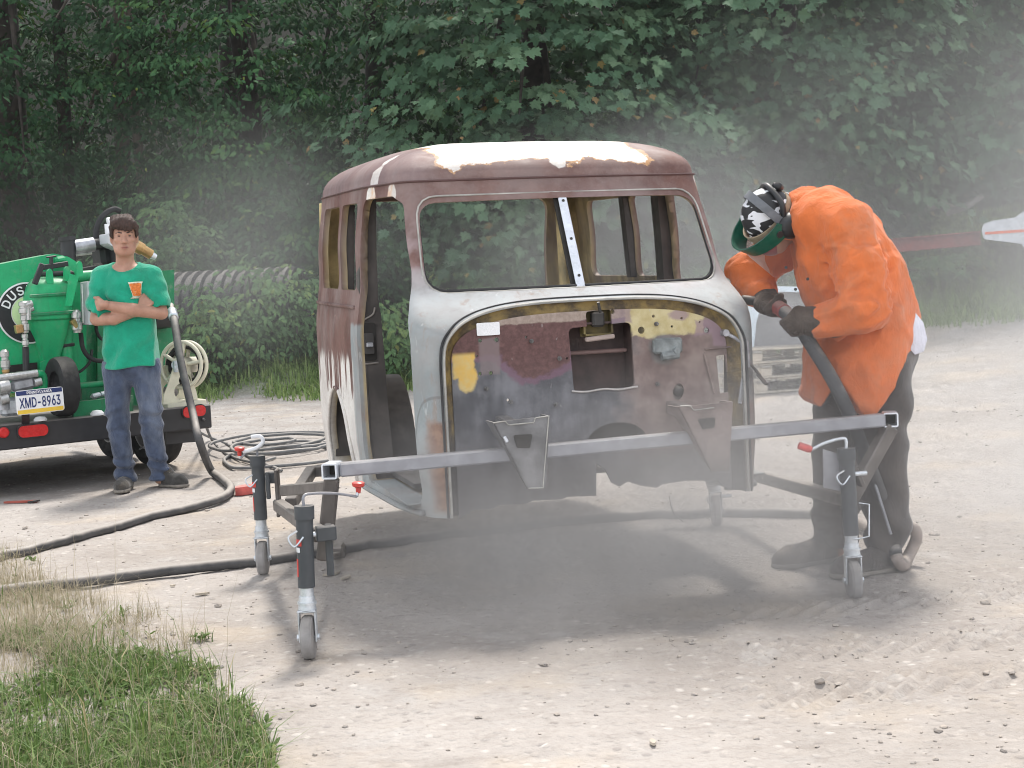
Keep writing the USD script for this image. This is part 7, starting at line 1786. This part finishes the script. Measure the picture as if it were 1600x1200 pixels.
m_paleb = plain("pale_blue_paint", (0.58, 0.68, 0.76), 0.35, 0, 0.05, 8, dust=0.2)
m_liner = plain("grey_liner", (0.22, 0.22, 0.23), 0.8, 0, 0.15, 8, dust=0.3)
yd = pg[1] + 0.25
out_ = [(1158, 545), (1163, 510), (1172, 478), (1183, 458), (1198, 449), (1216, 447), (1250, 448), (1300, 452), (1330, 470), (1338, 545)]
inn_ = [(1178, 545), (1182, 505), (1190, 475), (1203, 460), (1220, 456), (1250, 457), (1296, 462), (1318, 480), (1322, 545)]
po, pi_ = [dp(a, b, yd) for a, b in out_], [dp(a, b, yd) for a, b in inn_]
fp = sg.Polygon([(q[0], q[2]) for q in po]).difference(sg.Polygon([(q[0], q[2]) for q in pi_] ).buffer(0.001))
fen = thing("fender_panel", "pale blue arched car panel with grey inside resting on the pallets", "car part", (pg[0], yd, pg[2] + 0.43))
obj("arch", xz(fp, yd, yd + 0.10), m_paleb, fen, 30); obj("liner", xz(sg.Polygon([(q[0], q[2]) for q in pi_]).buffer(0.01), yd + 0.07, yd + 0.09), m_liner, fen, 30)

# ---- corrugated black pipe half hidden by shrubs
m_pipe = plain("black_pipe", (0.034, 0.034, 0.038), 0.5, 0, 0.2, 8, dust=0.6)
ya, yb_ = 17.6, 17.2; pa1, pb1 = dp(250, 478, ya), dp(470, 468, yb_); Rp = 52 / (FOCAL_PX / 17.4)
prof = []; Lp = np.linalg.norm(pb1 - pa1); nr = int(Lp / 0.125)
for k in range(nr * 6 + 1):
    s = k / 6.0; ph_ = s % 1.0; prof.append((Rp * (1.0 if ph_ < 0.5 else 0.90), k * Lp / (nr * 6)))
prof = [(prof[0][0] - 0.03, 0)] + prof + [(prof[-1][0] - 0.03, Lp)]
tag(obj("culvert_pipe", lathe(prof, 40, axis_M(pa1, pb1 - pa1)), m_pipe, None, 25), "large black corrugated drain pipe lying behind the green shrubs", "pipe")

# ---- fallen grey logs, red beam and a silver car on the right
m_log = plain("bleached_wood", (0.20, 0.185, 0.17), 0.9, 0, 0.3, 6, bump=0.6, bscale=20)
for (a, b, ra_l, rb_l, lab) in (((1416, 338), (1466, 318), 0.055, 0.045, "grey fallen log, lowest of those behind the bent man"), ((1424, 308), (1450, 296), 0.030, 0.022, "short pale stick above the grey logs"), ((1478, 332), (1536, 306), 0.060, 0.04, "grey log slanting up towards the silver car"), ((1470, 314), (1500, 326), 0.030, 0.026, "bright split piece of wood between the grey logs")):
    yl = on_terrain((a[0] + b[0]) / 2, max(a[1], b[1]) + 22)[1] - 0.15
    q0, q1 = dp(*a, yl), dp(*b, yl - 0.2); r = np.random.default_rng(a[0]); m = spline([q0, (q0 + q1) / 2 + r.normal(0, 0.02, 3), q1], 6)
    tag(obj("fallen_log", tube(m, np.linspace(ra_l, rb_l, len(m)) * (1 + 0.08 * r.normal(size=len(m))), 9), m_log if "bright" not in lab else m_wood2, None, 40), lab, "log")
m_redp = plain("dull_red_paint", (0.21, 0.035, 0.032), 0.6, 0, 0.2, 7, dust=0.2)
_yb = on_terrain(1465, 396)[1] - 0.25
q0, q1 = dp(1392, 384, _yb + 0.1), dp(1532, 372, _yb - 0.1)
rb_ = thing("red_beam", "long dull red steel beam lying in the weeds left of the silver car", "beam", (q0 + q1) / 2)
for dz in (0.085, -0.085): obj("flange", bar(q0 + [0, 0, dz], q1 + [0, 0, dz], 0.16, 0.02), m_redp, rb_)
obj("web", bar(q0, q1, 0.02, 0.16), m_redp, rb_)
m_silver = plain("silver_paint", (0.50, 0.53, 0.57), 0.3, 0.4, 0.05, 5, dust=0.15); m_stripe = plain("orange_stripe", (0.70, 0.13, 0.05), 0.4, 0, 0.05, 10); m_dglass = plain("dark_glass", (0.02, 0.022, 0.024), 0.08, 0, 0.1, 4)
cy0 = float(on_terrain(1590, 405)[1]) - 0.9; ce = dp(1535, 372, cy0); sc_px = FOCAL_PX / cy0
CR = np.eye(4); CR[:3, :3] = _rot(-0.36, 0, 0)
def CP(px, py): return ((px - 1535) / sc_px, (385 - py) / sc_px)         # local x along the car, z up
side = sg.Polygon([CP(1537, 374), CP(1534, 360), CP(1537, 350), CP(1552, 346), CP(1583, 343), CP(1640, 306), CP(1760, 303), CP(1830, 340), CP(1900, 348), CP(1912, 372), CP(1905, 396), CP(1860, 398), CP(1600, 400), CP(1592, 384), CP(1560, 378)])
for wc in (1640, 1850): side = side.difference(sg.Point(*CP(wc, 402)).buffer(26 / sc_px, quad_segs=8))

cb_ = np.array([ce[0], cy0, dp(1535, 385, cy0)[2]])
car = thing("parked_car", "silver car with an orange side stripe, cut off by the right edge", "car", cb_)
def cm(pl, y0, y1): m = xz(pl, y0, y1); m.apply_transform(CR); m.apply_translation(cb_); return m
obj("car_body", cm(rounded(side, 0.03), 0, 1.65), m_silver, car, 30)
win = sg.Polygon([CP(1596, 342), CP(1644, 311), CP(1690, 309), CP(1690, 341)]); win2 = sg.Polygon([CP(1698, 341), CP(1698, 309), CP(1756, 307), CP(1812, 340)])
for w_ in (win, win2): obj("window", cm(rounded(w_, 0.02), -0.006, 0.0), m_dglass, car, 30)
obj("side_stripe", cm(sg.Polygon([CP(1539, 363), CP(1900, 357), CP(1900, 362), CP(1539, 367)]), -0.008, -0.002), m_stripe, car, 30)
for wc in (1640, 1850):
    c = cb_ + CR[:3, :3] @ np.array([CP(wc, 402)[0], 0.10, CP(wc, 402)[1]])
    w = obj("wheel", lathe([(0, -0.08), (20 / sc_px, -0.1), (23 / sc_px, -0.06), (23 / sc_px, 0.06), (20 / sc_px, 0.1), (0, 0.08)], 24, axis_M(c, CR[:3, 1])), m_tyre, car, 30)
    obj("wheel_cover", lathe([(0, 0.125), (12 / sc_px, 0.115), (13.5 / sc_px, 0.095), (0, 0.095)], 20, axis_M(c, -CR[:3, 1])), m_greybox, w, 30)

# ---- bits on the ground
def scrap(px, py, w, d, h, mt, lab, cat, nm, yaw=0.3):
    q = gp(px, py); z = float(ground_z(q[0], q[1])[0]); r = np.random.default_rng(px)
    pts = [(r.uniform(0.6, 1.0) * w / 2 * math.cos(a), r.uniform(0.6, 1.0) * d / 2 * math.sin(a)) for a in np.linspace(0, 6.283, 8)[:-1]]
    m = prism(sg.Polygon(pts), h); m.apply_transform(trimesh.transformations.rotation_matrix(yaw, [0, 0, 1])); m.vertices[:, 2] += 0.03 * h * r.normal(size=len(m.vertices)) + 0.04 * m.vertices[:, 0] * np.sign(r.normal()); m.apply_translation([q[0], q[1], z + 0.004])
    tag(obj(nm, m, mt, None), lab, cat)
m_redrag = plain("faded_red_plastic", (0.50, 0.10, 0.085), 0.6, 0, 0.2, 20, dust=0.3)
scrap(384, 772, 0.22, 0.16, 0.05, m_redrag, "faded red plastic scrap on the gravel by the rear left jack", "scrap", "red_scrap")
scrap(35, 788, 0.26, 0.05, 0.012, plain("rusty_red", (0.30, 0.07, 0.05), 0.7), "thin red strip on the ground in front of the trailer", "scrap", "red_scrap", 0.2)
scrap(52, 787, 0.10, 0.04, 0.012, m_dark, "dark chip beside the thin red strip", "scrap", "dark_chip")
for k, (px, py, w, d) in enumerate(((315, 931, 0.075, 0.02), (270, 916, 0.03, 0.022), (520, 896, 0.12, 0.07), (540, 903, 0.10, 0.03), (1020, 1165, 0.05, 0.02), (62, 1055, 0.012, 0.05))):
    scrap(px, py, w, d, 0.008, m_wood2, ("pale wood chip just right of the near left grass", "small white chip near the lying hose", "torn tan scrap at the foot of the left post", "thin tan splinter near the left post", "tiny pale chip at the bottom of the picture", "pale sliver standing in the grass")[k], "chip", "wood_chip", 0.4 * k)
scrap(1085, 1010, 0.03, 0.02, 0.012, m_redrag, "tiny reddish chip on the tan ground below the beam", "chip", "red_chip") if False else None
# ================================================================ dust in the air
def vol_box(lo, hi): return box((np.asarray(lo, float) + hi) / 2, np.asarray(hi, float) - lo)
g = G(); v = g.add("principled_volume", "volume", color=(0.86, 0.87, 0.88), density=0.0005, anisotropy=0.25)
m_haze = g.make("haze", volume=v)
obj("haze", vol_box((-170, -75, -2.2), (170, 190, 34)), m_haze, kind="stuff", label="thin dusty haze over the lot and the wood", cat="haze")
def cloud(name, c, rad, dens, label, seed, col=(0.82, 0.80, 0.79), scale=1.1, power=1.6, stretch=(1, 1, 1)):
    """Dust cloud: a rounded closed shell whose density fades to nothing at its surface."""
    c, rad = np.asarray(c, float), np.asarray(rad, float)
    g = G(); p = g.world(); q = g.add("vector_math", "vector", {"math_type": "subtract", "vector2": tuple(c)}, vector1=p)
    q = g.add("vector_math", "vector", {"math_type": "multiply", "vector2": tuple(1 / rad)}, vector1=q)
    d = g.add("vector_math", "value", {"math_type": "length"}, vector1=q)
    f = g.math("power", g.math("maximum", g.minus(1.0, d), 0.0), power)
    n = g.noise(g.scale(g.plus(0, 0) if False else p, stretch), scale, 4, 0.55)
    f = g.mul(f, g.ss(n, 0.34, 0.68, 0.25, 1.6))
    v = g.add("principled_volume", "volume", color=col, density=g.mul(f, float(dens)), anisotropy=0.2)
    m = trimesh.creation.icosphere(3); m.vertices = m.vertices * rad * 1.0 + c
    return obj(name, m, g.make(f"dust_{seed}", volume=v), kind="stuff", label=label, cat="dust")
cloud("dust_cloud", (0.45, 5.0, 0.25), (1.65, 1.1, 0.82), 1.4, "low grey dust hanging under the front of the truck body", 1)
cloud("dust_cloud", (5.4, 11.0, 0.9), (6.0, 6.0, 3.4), 0.112, "pale dust drifting back past the bent man to the right", 2, (0.90, 0.90, 0.90), 0.45, 1.3)
cloud("dust_cloud", (9.0, 16.0, 1.3), (4.6, 4.4, 2.8), 0.075, "pale dust in front of the silver car at the right edge", 3, (0.90, 0.91, 0.91), 0.5, 1.3)
cloud("dust_cloud", (0.55, 7.6, 1.25), (1.5, 2.0, 1.0), 0.26, "thin dust inside and behind the truck body", 4, (0.90, 0.90, 0.90), 0.8, 1.2)
cloud("dust_cloud", (-2.6, 13.5, 1.6), (2.8, 2.8, 1.6), 0.075, "faint dust in front of the wood behind the young man", 5, (0.90, 0.91, 0.90), 0.6, 1.3)
cloud("dust_cloud", (1.9, 6.3, 0.15), (2.3, 1.7, 0.8), 0.42, "thin pale dust over the ground around the man's boots", 6, (0.92, 0.91, 0.90), 0.9, 1.2)
_n = dp(1285, 590, MAN_Y - 0.25)
cloud("dust_cloud", _n, (0.62, 0.40, 0.55), 0.85, "light puff of dust around the nozzle hose and the shirt's hem", 7, (0.92, 0.91, 0.90), 2.0, 1.2)
